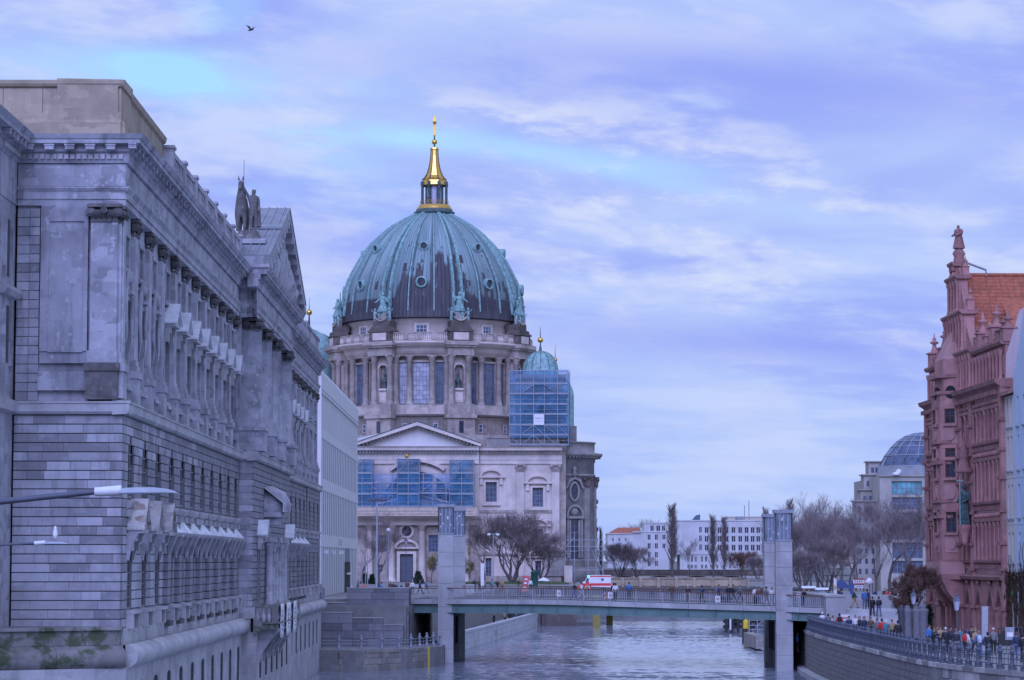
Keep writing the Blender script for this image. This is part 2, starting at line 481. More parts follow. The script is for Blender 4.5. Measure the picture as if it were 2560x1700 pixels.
M['ivy'] = plain('dead brown creeper', (0.09, 0.05, 0.03), 0.9, 0, 0.4, 3)
M['conifer'] = plain('dark evergreen', (0.02, 0.045, 0.025), 0.85, 0, 0.4, 2)
M['yellowbush'] = plain('yellow green twigs', (0.22, 0.18, 0.09), 0.9, 0, 0.25, 2)
M['skin'] = plain('skin', (0.42, 0.27, 0.21), 0.6)
def net_mat(name, c, alpha, sc):
 t = NT(name)
 t.col(t.mix(t.rng(t.noise(0.35, 3, 0.6), 0.35, 0.65), scl(c, 0.75), scl(c, 1.2)))
 t.set(Roughness=0.8)
 a = t.rng(t.noise(sc, 3, 0.6), 0.3, 0.7, alpha - 0.13, alpha + 0.13)
 t.l(a, t.b.inputs['Alpha'])
 return t.m
M['net'] = net_mat('blue scaffold net', (0.08, 0.25, 0.44), 0.35, 0.5)
M['net_thin'] = net_mat('thin blue scaffold net', (0.10, 0.32, 0.66), 0.21, 0.4)
PAINT = {}
def paint(c, rough=0.7):
 k = tuple(round(x, 3) for x in c) + (rough,)
 if k not in PAINT:
  PAINT[k] = plain('cloth or paint %d' % len(PAINT), c, rough, 0, 0.1, 4)
 return PAINT[k]
# ================================================================ SETTING
def water_mat():
 t = NT('river water')
 t.col(t.mix(t.rng(t.noise(0.05, 3), 0.35, 0.65), (0.26, 0.29, 0.34), (0.31, 0.34, 0.39)))
 t.set(Roughness=0.07, IOR=1.33)
 n = t.math('ADD', t.noise(1.5, 4, 0.6, t.pos((1.0, 0.4, 1))), t.math('MULTIPLY', t.noise(0.23, 3, 0.5, t.pos((1, 0.45, 1))), 1.6))
 t.bump(n, 0.55, 0.055)
 return t.m
M['water'] = water_mat()
def wave_height(x, y):
 z = np.zeros_like(x)
 rng = np.random.RandomState(3)
 for i in range(26):
  wl_ = 0.75 * 1.13 ** i
  a = rng.uniform(-0.75, 0.75) + math.pi / 2
  k = 2 * math.pi / wl_
  amp = 0.0055 * wl_ ** 0.3
  ph = rng.uniform(0, 6.28)
  z += amp * np.sin(k * (x * math.cos(a) + y * math.sin(a)) + ph + 0.8 * np.sin(0.05 * x + 0.031 * y + i))
 gust = 0.55 + 0.45 * np.sin(0.043 * y + 1.2 * np.sin(0.06 * x) + 0.6) * np.sin(0.017 * y + 2)
 return z * (0.65 + 0.5 * gust)
def water_sheet(x0, x1, y0, y1, dx, dy, name='water'):
 xs = np.arange(x0, x1 + dx / 2, dx); ys = np.arange(y0, y1 + dy / 2, dy)
 gx, gy = np.meshgrid(xs, ys)
 gz = wave_height(gx, gy)
 nx, ny = len(xs), len(ys)
 me = bpy.data.meshes.new(name)
 v = np.stack([gx, gy, gz], -1).reshape(-1, 3)
 i = (np.arange(ny - 1)[:, None] * nx + np.arange(nx - 1)[None, :]).reshape(-1)
 f = np.stack([i, i + 1, i + nx + 1, i + nx], -1)
 me.vertices.add(len(v)); me.vertices.foreach_set('co', v.ravel())
 me.loops.add(f.size); me.loops.foreach_set('vertex_index', f.ravel())
 me.polygons.add(len(f)); me.polygons.foreach_set('loop_start', np.arange(len(f)) * 4)
 me.polygons.foreach_set('use_smooth', np.ones(len(f), bool))
 me.update(calc_edges=True)
 me.materials.append(M['water'])
 o = link(name, me); o['kind'] = 'structure'
 return o
water_sheet(-17, 46, 150, 420, 0.3, 0.3)
_m = MB(); _m.box(-60, 60, 59.8, 149.9, -0.4, -.02); struct('water', _m, M['water'])
_m = MB(); _m.box(-200, 200, -60, 900, -2.2, -0.8); struct('river_bed', _m, M['tar'])
_m = MB()
_m.box(-60, 120, 420.2, 520, -0.4, 0.0); _m.box(-60, 60, -60, 59.8, -0.4, 0.0)
struct('water', _m, M['water'])
_m = MB()
_m.slab([(-700, 60), (-20.97, 60), (-20.97, 108.7), (-17.2, 109.2), (-18.2, 236), (-17.8, 246), (-10, 246.5), (-8.4, 262), (-8.2, 285), (-1.0, 395), (4, 420), (16, 440), (20, 520), (24, 560), (-700, 560)], -1, 5.55)
struct('ground', _m, M['paving'])
_m = MB()
_m.slab([(-4000, 560.2), (4000, 560.2), (4000, 9000), (-4000, 9000)], -1, 5.5)
struct('ground', _m, M['ground'])
_m = MB()
_m.slab([(26.0, 246), (31, 252), (36.5, 300), (41, 400), (46, 560), (900, 560), (900, 246)], -1, 5.2)
struct('ground', _m, M['paving'])
_m = MB()   # river promenade on the right, low
_m.slab([(25.9, 246), (26.5, 237), (25.4, 210), (25.3, 180), (25.6, 159), (28.6, 145), (33, 132), (40, 120), (300, 120), (300, 246)], -1, 3.62)
struct('pavement', _m, M['paving'])
_m = MB(); _m.box(-80, 80, -8, 36, 4.6, 5.9); struct('road', _m, M['asphalt'])
_m = MB()   # lower quay at the foot of the bridge, left
_m.slab([(-17.5, 233.4), (-14, 232.8), (-9.5, 236.5), (-6.4, 246.0), (-6.4, 262), (-18, 262)], -1, 1.78)
struct('pavement', _m, M['paving'])
_m = MB()   # low promenade beyond the bridge, left
_m.slab([(-6.0, 271.5), (-5.6, 282), (-2.0, 320), (3.7, 388), (3.7, 396), (-0.9, 396), (-8.1, 285), (-8.1, 271.5)], -1, 1.25)
struct('pavement', _m, M['paving'])
# ================================================================ LEFT: THE LONG STONE PALACE
FM = Fr((-16.34, 109, 0), (-0.0086, 1, 0))
FE = Fr((-20.9, 109, 0), (1, 0, 0))
FW = Fr((-20.97, 96, 0), (0, 1, 0))
FA = Fr(FM(0, 0.9, 0), FM.s)               # front plane of the middle block
HY = lambda y: 9.85 + (1400 - y) * 109 / 6500.0
pal = thing('stone_palace', (-17, 109, 5), 'long grey sandstone palace with pilasters rising straight from the water on the left bank', 'palace')
stones = Stones()
W = {k: MB() for k in ('wall', 'pilaster_dummy')}
wall_mb, joint_mb = MB(), MB()
def holed(mb, fr, s0, s1, h0, h1, d0, d1, holes):
 """solid between s0..s1, h0..h1 with rectangular holes (a, b, lo, hi) stacked one above another"""
 holes = sorted(holes, key=lambda q: q[2])
 h = h0
 for a, b, lo, hi in holes:
  if lo > h: mb.box(s0, s1, d0, d1, h, lo, fr)
  if a > s0: mb.box(s0, a, d0, d1, lo, hi, fr)
  if b < s1: mb.box(b, s1, d0, d1, lo, hi, fr)
  h = hi
 if h < h1: mb.box(s0, s1, d0, d1, h, h1, fr)
_wcache = {}
def window_meshes(w, h, nx, ny, gmat, fmat, arch=False, bar=0.05, edge=0.1):
 key = (round(w, 2), round(h, 2), nx, ny, gmat.name, fmat.name, arch)
 if key in _wcache: return _wcache[key]
 g, f = MB(), MB()
 if arch:
  pts = [(-w / 2, 0), (w / 2, 0), (w / 2, h - w / 2)] + [(w / 2 * math.cos(a), h - w / 2 + w / 2 * math.sin(a)) for a in np.linspace(0, math.pi, 9)[1:-1]] + [(-w / 2, h - w / 2)]
  g.prism(pts, -0.06, 0)
 else:
  g.box(-w / 2, w / 2, -0.06, 0, 0, h)
 top = h - (w / 2 if arch else 0)
 f.box(-w / 2, -w / 2 + edge, 0.002, 0.07, 0, top); f.box(w / 2 - edge, w / 2, 0.002, 0.07, 0, top)
 f.box(-w / 2 + edge, w / 2 - edge, 0.002, 0.07, 0, edge)
 if not arch: f.box(-w / 2 + edge, w / 2 - edge, 0.002, 0.07, h - edge, h)
 for i in range(1, nx):
  x = -w / 2 + w * i / nx
  f.box(x - bar / 2, x + bar / 2, 0.002, 0.05, edge, h - edge)
 for j in range(1, ny):
  y = h * j / ny
  f.box(-w / 2 + edge, w / 2 - edge, 0.002, 0.045, y - bar / 2, y + bar / 2)
 _wcache[key] = (g.mesh('window', gmat), f.mesh('frame', fmat))
 return _wcache[key]
def put_window(parent, fr, s, d, h, w, ht, nx=2, ny=4, gmat=None, fmat=None, arch=False, bar=0.05, edge=0.1):
 g, f = window_meshes(w, ht, nx, ny, gmat or M['glass'], fmat or M['frame'], arch, bar, edge)
 o = link('window', g, parent, fr(s, d, h), fr.rot())
 link('frame', f, o).location = (0, 0, 0)
 return o
ROW = 0.3877
ROWS = [7.0 + ROW * i for i in range(23)]            # 7.0 .. 15.92
def course(fr, s0, s1, h, d=0.0, lens=(1.0, 2.1), th=0.07, seed=None):
 """one course of ashlar between s0 and s1"""
 if s1 - s0 < 0.05: return
 s = s0
 while s < s1 - 1e-6:
  L = random.uniform(*lens)
  if s1 - (s + L) < lens[0] * 0.5: L = s1 - s
  e = min(s1, s + L)
  stones.add(fr, s + 0.006, e - 0.006, d - 0.05, d + th - 0.05 + random.uniform(-0.008, 0.012), h + 0.022, h + ROW - 0.022)
  s = e
body = MB()
body.box(-20.7, -18.2, 110.2, 234.4, 0, 27.6)
body.box(-40, -20.98, 96, 234.4, 0, 27.6)
body.build('core_wall', M['stable_joint'], pal)
def order_pier(fr, s, w=0.95, mbp=None, cap=True, d0=-0.36, proj=0.22):
 """a giant pilaster with base, shaft and a carved capital"""
 p = MB()
 p.box(s - w / 2, s + w / 2, d0, d0 + proj, 18.55, 24.0, fr)
 p.box(s - w / 2 - .06, s + w / 2 + .06, d0, d0 + proj + .06, 18.3, 18.55, fr)
 p.box(s - w / 2 - .12, s + w / 2 + .12, d0, d0 + proj + .12, 18.07, 18.3, fr)
 p.build('pilaster', M['stable'], pal)
 b = MB()
 b.box(s - w / 2 - .12, s + w / 2 + .12, d0, d0 + proj + .14, 16.62, 17.75, fr)
 b.box(s - w / 2 - .2, s + w / 2 + .2, d0, d0 + proj + .22, 17.75, 18.06, fr)
 b.build('pedestal', M['stable'], pal)
 if cap:
  link('capital', CAPM, pal, fr(s, d0 + proj, 24.0), fr.rot(), (w, 1, 1))
def capital_mesh(name, mat):
 """ionic-corinthian capital: two volutes, leaf bell and an abacus"""
 m = MB()
 m.box(-.5, .5, -.2, .06, 0, .1)
 for sx in (-1, 1):
  for rr, dd in ((.19, .10), (.12, .17), (.06, .2)):
   c = [(sx * .50 + rr * math.cos(a), .42 + rr * math.sin(a)) for a in np.linspace(0, 2 * math.pi, 11)[:-1]]
   m.prism(c, -.15, dd)
 for i in range(5):
  x = -.4 + .2 * i
  m.add([(x - .09, .02, .08), (x + .09, .02, .08), (x + .07, .13, .3), (x, .2, .4), (x - .07, .13, .3), (x, .0, .2)],
              [(0, 1, 5), (1, 2, 3, 5), (0, 5, 3, 4)])
 m.box(-.46, .46, -.2, .05, .3, .52)
 m.prism([(-.14, .42), (0, .32), (.14, .42), (.1, .6), (-.1, .6)], 0, .2)
 m.box(-.62, .62, -.2, .17, .62, .76)
 return m.mesh(name, mat)
CAPM = capital_mesh('capital', M['capital'])
def hood_meshes(w, dep, rise, zmat):
 a, b = MB(), MB()
 a.prism([(-w / 2, 0), (w / 2, 0), (0, rise)], 0, dep - .12)
 a.box(-w / 2, w / 2, 0, dep - .06, -.16, -.002)
 for sx in (-1, 1):
  a.prism([(sx * (w / 2 - .35), -.16), (sx * (w / 2 - .05), -.16), (sx * (w / 2 - .05), -.9), (sx * (w / 2 - .25), -.9)], 0, .25)
  a.box(sx * (w / 2 - .2) - .13, sx * (w / 2 - .2) + .13, 0, dep * .55, -.5, -.16)
 for sx in (-1, 1):
  t = .07
  p = [(0, rise + t), (sx * (w / 2 + .12), -.03), (sx * (w / 2 + .12), .06), (0, rise + t + .1)]
  b.prism(p if sx > 0 else p[::-1], -.02, dep + .05)
 return a.mesh('hood', M['stable_pale']), b.mesh('hood_cover', zmat)
HOOD_U = hood_meshes(2.0, .62, .85, M['zinc'])
HOOD_L = hood_meshes(2.0, .7, 1.15, M['rusty_zinc'])
HOOD_S = hood_meshes(1.7, .6, .8, M['zinc'])
def hood(fr, s, d, h, kind):
 o = link('window_hood', kind[0], pal, fr(s, d, h), fr.rot())
 link('hood_cover', kind[1], o).location = (0, 0, 0)
def console_mesh(name, hh=1.15, out=.75, w=.34):
 pr = []
 for t in np.linspace(0, 1, 9):
  pr.append((.1 + out * (1 - t) ** 1.6, hh * (1 - t)))
 poly = [(0, hh)] + [(d, h) for d, h in pr] + [(0, 0)]
 m = MB()
 m.profile([(d, h) for d, h in poly], -w / 2, w / 2)
 return m.mesh(name, M['stable'])
CONS = console_mesh('console', 1.15, .42, .34)
CONS_B = console_mesh('console', 2.1, 1.35, .5)
def upper_bay(fr, sc, w, style, d=-0.36):
 s0, s1 = sc - w / 2, sc + w / 2
 ww = min(1.75, w * 0.4)
 holes = [(sc - ww / 2, sc + ww / 2, 17.45, 21.05), (sc - ww * .38, sc + ww * .38, 22.35, 23.75)]
 m = MB(); holed(m, fr, s0, s1, 16.47, 24.8, d - .45, d, holes)
 for a, b, lo, hi in holes:
  e = .17
  m.box(a - e, a, d + .002, d + .11, lo, hi, fr); m.box(b, b + e, d + .002, d + .11, lo, hi, fr)
  m.box(a - e - .05, b + e + .05, d + .002, d + .14, hi, hi + .16, fr)
  m.box(a - e - .06, b + e + .06, d + .002, d + .2, lo - .2, lo - .002, fr)
 m.box(s0 + .6, s1 - .6, d + .002, d + .08, 21.9, 22.0, fr)
 m.box(sc - 1.05, sc + 1.05, d + .002, d + .32, 17.1, 17.26, fr)
 for k in range(6):
  x = sc - .8 + .32 * k
  m.box(x - .07, x + .07, d + .05, d + .2, 16.62, 17.1, fr)
 m.build('bay_wall', M['stable'], pal)
 put_window(pal, fr, sc, d - .16, 17.45, ww, 3.6, 2, 4)
 put_window(pal, fr, sc, d - .16, 22.35, ww * .76, 1.4, 2, 2)
 if style == 'hood':
  hood(fr, sc, d + .05, 21.25, HOOD_U)
 elif style == 'swag':
  q = MB()
  for sx in (-1, 1):
   q.tube([fr(sc + sx * .72, d + .25, 22.2), fr(sc + sx * .95, d + .2, 21.4), fr(sc + sx * .9, d + .18, 20.4), fr(sc + sx * .8, d + .22, 19.5), fr(sc + sx * .78, d + .16, 18.9)], [.06, .11, .1, .07, .03], 6)
  q.ball(fr(sc, d + .15, 21.9), .26, 8)
  q.box(sc - .5, sc + .5, d + .05, d + .4, 21.25, 21.42, fr)
  q.build('carved_swag', M['stable'], pal)
def lower_bay(fr, sc, w, style, d=0.0, arch=True):
 s0, s1 = sc - w / 2, sc + w / 2
 aw, lw = 2.1, 1.6
 holes = [(sc - lw / 2, sc + lw / 2, 7.75, 10.35), (sc - aw / 2, sc + aw / 2, 12.5, 15.0)]
 holed(joint_mb, fr, s0, s1, 6.2, 16.0, d - .6, d - .03, holes)
 for h in ROWS:
  mid = h + ROW / 2
  x0 = x1 = None
  if 7.7 < mid < 10.4: x0 = lw / 2
  elif 12.5 < mid < 15.25:
   x0 = aw / 2
   if mid > 13.95: x0 = math.sqrt(max(0.0, (aw / 2) ** 2 - max(0, mid - 13.95) ** 2)) if mid - 13.95 < aw / 2 else None
  if x0 is None or x0 < .1:
   course(fr, s0, s1, h, d)
  else:
   course(fr, s0, sc - x0, h, d, (1.2, 2.2)); course(fr, sc + x0, s1, h, d, (1.2, 2.2))
 put_window(pal, fr, sc, d - .12, 12.5, aw, 2.5, 3, 4, arch=True)
 put_window(pal, fr, sc, d - .12, 7.75, lw, 2.6, 2, 5)
 m = MB()
 m.profile([(d, 12.0), (d + .14, 12.06), (d + .22, 12.24), (d + .22, 12.34), (d, 12.4)], sc - 1.25, sc + 1.25, fr)
 for sx in (-1, 1): m.box(sc + sx * 1.0 - .16, sc + sx * 1.0 + .16, d + .002, d + .17, 11.7, 12.0, fr)
 m.build('sill', M['stable_pale'], pal); m = MB()
 m.box(sc - .98, sc + .98, d + .002, d + .42, 7.58, 7.72, fr)
 for sx in (-1, 1):
  m.box(sc + sx * .82 - .13, sc + sx * .82 + .13, d + .002, d + .34, 6.95, 7.58, fr)
 m.box(sc - .6, sc + .6, d + .002, d + .16, 6.95, 7.5, fr)
 m.build('apron', M['stable_pale'], pal)
 if style == 'gable':
  hood(fr, sc, d + .05, 11.15, HOOD_L)
  for sx in (-1, 1): link('console', CONS, pal, fr(sc + sx * .85, d, 9.85), fr.rot())
 elif style == 'ledge':
  for sx in (-1, 1):
   link('console', CONS, pal, fr(sc + sx * (w / 2 - 1.1), d + .05, 9.95), fr.rot())
  p = MB()
  x = s1 - 0.0
  for hh in ROWS:
   if hh < 9.9:
    stones.add(fr, s0 - .62, s0 + .62, d + .02, d + .26, hh + .022, hh + ROW - .022)
  p.box(s0 - .55, s0 + .55, d + .0, d + .22, 7.0, 9.95, fr)
  p.box(s0 - .7, s0 + .7, d + .01, d + .36, 6.75, 7.0, fr)
  p.build('pier', M['stable_joint'], pal)
  q = MB(); q.profile([(d, 10.95), (d + .38, 10.98), (d + .46, 11.08), (d + .48, 11.15), (d, 11.18)], s0, s1, fr); q.build('ledge', M['stable_pale'], pal)
  z = MB()
  z.add([fr(sc - 1.0, d + .02, 11.2), fr(sc + 1.0, d + .02, 11.2), fr(sc + 1.0, d + .46, 11.17), fr(sc - 1.0, d + .46, 11.17),
               fr(sc - .6, d + .02, 11.75), fr(sc + .6, d + .02, 11.75), fr(sc + .5, d + .2, 11.4), fr(sc - .5, d + .2, 11.4)],
              [(3, 2, 6, 7), (7, 6, 5, 4), (0, 3, 7, 4), (2, 1, 5, 6), (0, 1, 2, 3)])
  z.build('hood_cover', M['zinc'], pal)
def slit(fr, sc, d):
 """window slot of the river basement, round-shouldered, with bars"""
 o = MB()
 w, h0, h1 = 1.5, 2.4, 4.65
 pts = [(sc - w / 2, h0), (sc + w / 2, h0), (sc + w / 2, h1 - .25)] + [(sc + w / 2 * math.cos(a), h1 - .25 + .25 * math.sin(a)) for a in np.linspace(0, math.pi, 7)[1:-1]] + [(sc - w / 2, h1 - .25)]
 o.prism(pts, d - .3, d - .045, fr)
 g = o.build('window', M['dark'], pal)
 b = MB()
 for k in range(4): b.box(sc - w / 2, sc + w / 2, d - .044, d - .02, h0 + .35 + .42 * k, h0 + .39 + .42 * k, fr)
 for k in (-1, 0, 1): b.box(sc + k * .4 - .02, sc + k * .4 + .02, d - .019, d - .005, h0, h1, fr)
 b.build('bars', M['iron'], g)
def basement(fr, s0, s1, d, slits):
 m = MB()
 xs = sorted(slits)
 prev = s0
 for x in xs:
  m.box(prev, x - .75, d - .6, d, -1, 5.45, fr)
  m.box(x - .75, x + .75, d - .6, d, -1, 2.55, fr)
  m.box(x - .75, x + .75, d - .6, d, 4.66, 5.45, fr)
  for sx in (-1, 1):   # rounded shoulders
   m.prism([(x + sx * .75, 4.38), (x + sx * .75, 4.658), (x + sx * .3, 4.658), (x + sx * .6, 4.58)][::sx], d - .59, d - .003, fr)
  prev = x + .75
 m.box(prev, s1, d - .6, d, -1, 5.45, fr)
 m.build('basement_wall', M['stable_pale'], pal)
 for x in xs: slit(fr, x, d)
def torus(fr, s0, s1, d, mat='stable_pale'):
 m = MB()
 pr = [(d, 5.35), (d + .25, 5.4)] + [(d + .22 + .30 * math.cos(a), 5.83 + .38 * math.sin(a)) for a in np.linspace(-1.3, 1.57, 8)] + [(d + .1, 6.3), (d, 6.34)]
 n = max(1, int((s1 - s0) / 2.4)); L = (s1 - s0) / n
 me = None
 for i in range(n):
  q = MB(); q.profile(pr, s0 + i * L + .008, s0 + (i + 1) * L - .008, fr, True)
  q.build('plinth_roll', M[mat], pal)
def entablature(fr, s0, s1, d, attic=None, ends=(0, 0), mit=(0, 0)):
 e0, e1 = ends
 a = MB()
 a.box(s0, s1, d - .6, d, 24.78, 25.05, fr); a.box(s0, s1, d - .6, d + .06, 25.05, 25.35, fr)
 a.profile([(d - .5, 25.35), (d + .07, 25.35), (d + .18, 25.5), (d + .18, 25.56), (d - .5, 25.6)], s0, s1, fr, False, *mit)
 a.build('architrave', M['stable'], pal)
 f = MB(); f.box(s0, s1, d - .6, d - .02, 25.6, 26.55, fr); f.build('frieze', M['stable'], pal)
 c = MB()
 c.profile([(d - .5, 26.55), (d + .1, 26.58), (d + .16, 26.72), (d + .16, 26.98), (d + .3, 27.05), (d + .3, 27.32), (d + .68, 27.34), (d + .68, 27.5), (d + .74, 27.53), (d + .85, 27.72), (d - .5, 27.8)], s0 - e0, s1 + e1, fr, False, *mit)
 c.build('cornice', M['stable'], pal)
def blocks(name, mb_mesh, fr, s0, s1, pitch, d, h, limit=None):
 n = int((s1 - s0) / pitch)
 for i in range(n + 1):
  link(name, mb_mesh, pal, fr(s0 + (s1 - s0) * i / max(1, n), d, h), fr.rot())
_b = MB(); _b.box(-.19, .19, 0, .32, 0, .24); _b.box(-.22, .22, 0, .35, .16, .235); MODM = _b.mesh('modillion', M['stable'])
_b = MB(); _b.box(-.09, .09, 0, .13, 0, .2); DENM = _b.mesh('dentil', M['stable_pale'])
PB, PW = [111.6 + 4.6 * i - 109 for i in range(3)], 4.6
RB, RWD = [14.6 + 2.28 + 4.56 * i for i in range(8)], 4.56
TB, TWD = [81.2 + 2.35 + 4.7 * i for i in range(6)], 4.7
EB, EWD = [109.6 + 2.7 + 5.3 * i for i in range(3)], 5.3
for i, s in enumerate(PB):
 upper_bay(FM, s, PW, 'swag'); lower_bay(FM, s, PW, 'gable')
for i, s in enumerate(RB):
 upper_bay(FM, s, RWD, 'hood'); lower_bay(FM, s, RWD, 'ledge')
joint_mb.build('joint_bed', M['stable_joint'], pal); joint_mb = MB()
for i, s in enumerate(TB):
 upper_bay(FM, s, TWD, 'hood'); lower_bay(FM, s, TWD, 'ledge')
joint_mb.build('joint_bed', M['stable_joint'], pal); joint_mb = MB()
for i, s in enumerate(EB):
 upper_bay(FM, s, EWD, 'plain', -.25); lower_bay(FM, s, EWD, 'plain', .1)
PBX = [0.5] + [PB[0] - 2.3 + 4.6 * i for i in range(1, 3)] + [14.3]
for s in PBX + [14.6 + 4.56 * i for i in range(1, 8)] + [50.6] + [81.6] + [81.2 + 4.7 * i for i in range(1, 6)] + [109.0, 110.3] + [109.6 + 5.3 * i for i in (1, 2)] + [125.0]:
 order_pier(FM, s)
_m = MB()
_m.box(0, .3, -.8, -.36, 16.47, 24.8, FM); _m.box(13.99, 14.6, -.8, -.36, 16.47, 24.8, FM); _m.box(51.08, 52, -.8, -.36, 16.47, 24.8, FM)
_m.box(79, 81.2, -.8, -.36, 16.47, 24.8, FM); _m.box(109.4, 109.6, -.8, -.36, 16.47, 24.8, FM); _m.box(125.5, 126.3, -.8, -.3, 16.47, 24.8, FM)
_m.build('bay_wall', M['stable'], pal)
for s0, s1, d in ((0.02, .3, 0), (13.99, 14.6, 0), (51.08, 51.6, 0), (79.4, 81.2, 0), (109.4, 109.65, 0), (125.5, 126.2, .1)):
 joint_mb.build('joint_bed', M['stable_joint'], pal); joint_mb = MB()
 joint_mb.box(s0, s1, d - .6, d - .03, 6.2, 16.0, FM)
 for h in ROWS: course(FM, s0, s1, h, d)
basement(FM, 0.0, 51.0, .25, [114.1 - 109 + 4.87 * i for i in range(10)])
basement(FM, 79.0, 126.2, .25, [81.5 + 4.9 * i for i in range(9)])
torus(FM, -.1, 51.2, .25); torus(FM, 79.2, 126.6, .25)
for s0, s1, d in ((0, 51.2, .12), (79.2, 126.4, .12)):
 _m = MB(); _m.box(s0, s1, d - .5, d, 6.3, 6.98, FM); _m.build('plinth', M['stable_pale'], pal)
def belt(fr, s0, s1, d, e0=0, e1=0):
 n = max(1, int((s1 - s0) / 2.6)); L = (s1 - s0) / n
 for i in range(n):
  q = MB()
  q.profile([(d - .4, 15.92), (d + .2, 15.95), (d + .3, 16.05), (d + .3, 16.36), (d + .36, 16.4), (d + .36, 16.47), (d - .4, 16.55)], s0 + i * L - (e0 if i == 0 else 0) + .006, s0 + (i + 1) * L + (e1 if i == n - 1 else 0) - .006, fr)
  q.build('belt_stone', M['stable_pale'], pal)
belt(FM, 0, 51.5, 0, .3); belt(FM, 79.2, 126.3, 0)
entablature(FM, 0, 50.4, 0, mit=(1, 0)); entablature(FM, 80.4, 126.4, -.1, ends=(0, .9))
blocks('modillion', MODM, FM, -.6, 49.6, 1.15, .2, 27.1); blocks('modillion', MODM, FM, 82, 126, 1.3, .2, 27.1)
_m = MB()
for i in range(160): _m.box(.1 + .31 * i, .29 + .31 * i, .06, .18, 26.74, 26.96, FM)
for i in range(140): _m.box(81 + .32 * i, 81.18 + .32 * i, .06, .18, 26.74, 26.96, FM)
_m.build('dentils', M['stable'], pal, None, 'stuff')
_m = MB()
_m.profile([(-.35, 27.7), (-.1, 27.7), (-.1, 28.35), (-.28, 28.5), (-.28, 28.75), (-.4, 28.85), (-.42, 29.9), (-.3, 29.98), (-.25, 30.22), (-3, 30.27), (-3, 27.7)], .28, 15.8, FM)
_m.build('attic', M['stable_attic'], pal)
def balustrade(s0, s1, n):
 m = MB(); m.box(s0, s1, -.45, -.05, 27.7, 28.3, FM); m.box(s0, s1, -.5, 0, 29.45, 29.7, FM); m.build('roof_balustrade', M['stable'], pal)
 q = MB(); q.box(s0, s1, -.36, -.24, 28.3, 29.45, FM); q.build('parapet_panel', M['capital'], pal)
 for i in range(n + 1):
  s = s0 + (s1 - s0) * i / n
  p = MB(); p.box(s - .38, s + .38, -.55, .08, 27.7, 29.72, FM); p.box(s - .45, s + .45, -.62, .14, 29.72, 29.86, FM)
  p.build('balustrade_post', M['stable'], pal)
  if i < n:
   b = MB()
   L = (s1 - s0) / n
   for k in range(6):
    x = s + .75 + (L - 1.5) * k / 5
    b.lathe([(.07, 28.3), (.12, 28.45), (.16, 28.7), (.08, 29.1), (.11, 29.4)], FM(x, -.12, 0), 6)
   b.build('balusters', M['stable'], pal, None, 'stuff')
balustrade(16.0, 50.6, 7); balustrade(80.5, 108.5, 6)
_m = MB(); _m.box(109, 126.3, -.6, -.1, 27.7, 29.6, FM); _m.box(108.9, 126.4, -.7, 0, 29.6, 29.85, FM); _m.build('attic', M['stable'], pal)
_m = MB(); _m.box(-40, -17.6, 110.5, 234, 27.6, 28.0); _m.build('flat_roof', M['zinc_dark'], pal)
MB0, MB1 = 50.7, 79.6
_m = MB()
_m.box(MB0, MB1, -1.6, .05, 16.47, 24.8, FM)
_m.box(MB0 + .002, MB1, -1.0, .78, 6.2, 16.0, FM)
_m.build('core_wall', M['stable'], pal)
for h in ROWS:
 course(FA, MB0, MB1, h, 0, (1.1, 1.9))
 course(Fr(FM(MB0, 0, 0), FM.d, -FM.s), .05, .9, h, 0, (.5, .9))
belt(FA, MB0, MB1, 0, .3, .3)
_m = MB(); _m.profile([(0, 15.92), (.2, 15.95), (.3, 16.05), (.3, 16.4), (0, 16.5)], .05, .9, Fr(FM(MB0, 0, 0), FM.d, -FM.s)); _m.build('belt_stone', M['stable_pale'], pal)
for i, s in enumerate((52.3, 59.9, 67.6, 77.2)):
 c = FM(s, .35, 0)
 m = MB(); m.lathe([(1.12, 18.0), (1.12, 18.2), (1.0, 18.35), (1.06, 18.5), (.96, 18.6), (.95, 20.5), (.86, 24.0), (.92, 24.02)], c, 22)
 m.build('half_column', M['stable'], pal)
 m = MB(); m.box(s - 1.2, s + 1.2, -.7, 1.5, 16.55, 17.8, FM); m.box(s - 1.3, s + 1.3, -.7, 1.6, 17.8, 18.0, FM); m.build('pedestal', M['stable'], pal)
 for fr2, q in ((Fr(c, FM.s), .9), (Fr(c, FM.d, -FM.s), .9), (Fr(c, -FM.d, FM.s), .9)):
  link('capital', CAPM, pal, fr2(0, q - .15, 24.0), fr2.rot(), (1.5, 1.2, 1))
for s in (56.1, 63.7, 72.4):
 put_window(pal, FM, s, .12, 17.5, 2.0, 3.8, 2, 4); put_window(pal, FM, s, .12, 22.3, 1.6, 1.5, 2, 2)
 m = MB(); m.box(s - 1.3, s + 1.3, .05, .5, 21.5, 21.75, FM); m.box(s - 1.3, s + 1.3, .05, .45, 17.1, 17.35, FM); m.build('sill', M['stable_pale'], pal)
FA2 = Fr(FM(0, 1.05, 0), FM.s)
entablature(FA2, MB0 - .1, MB1, 0, ends=(1.1, 1.1))
blocks('modillion', MODM, FA2, MB0 - .6, MB1 + .6, 1.2, .3, 27.1)
side = Fr(FM(MB0 - .1, 0, 0), FM.d, -FM.s)
_m = MB()
_m.box(.0, 1.04, -.5, 0, 24.78, 26.55, side); _m.profile([(0, 26.55), (.16, 26.72), (.3, 27.05), (.3, 27.32), (.68, 27.34), (.68, 27.5), (.82, 27.7), (-.1, 27.76)], -.2, 1.1, side)
_m.build('cornice', M['stable'], pal)
ped_c = (MB0 + MB1) / 2
_m = MB(); _m.prism([(MB0 - .9, 27.72), (MB1 + .9, 27.72), (ped_c, 32.6)], -.15, 1.0, FM); _m.build('tympanum', M['capital'], pal)
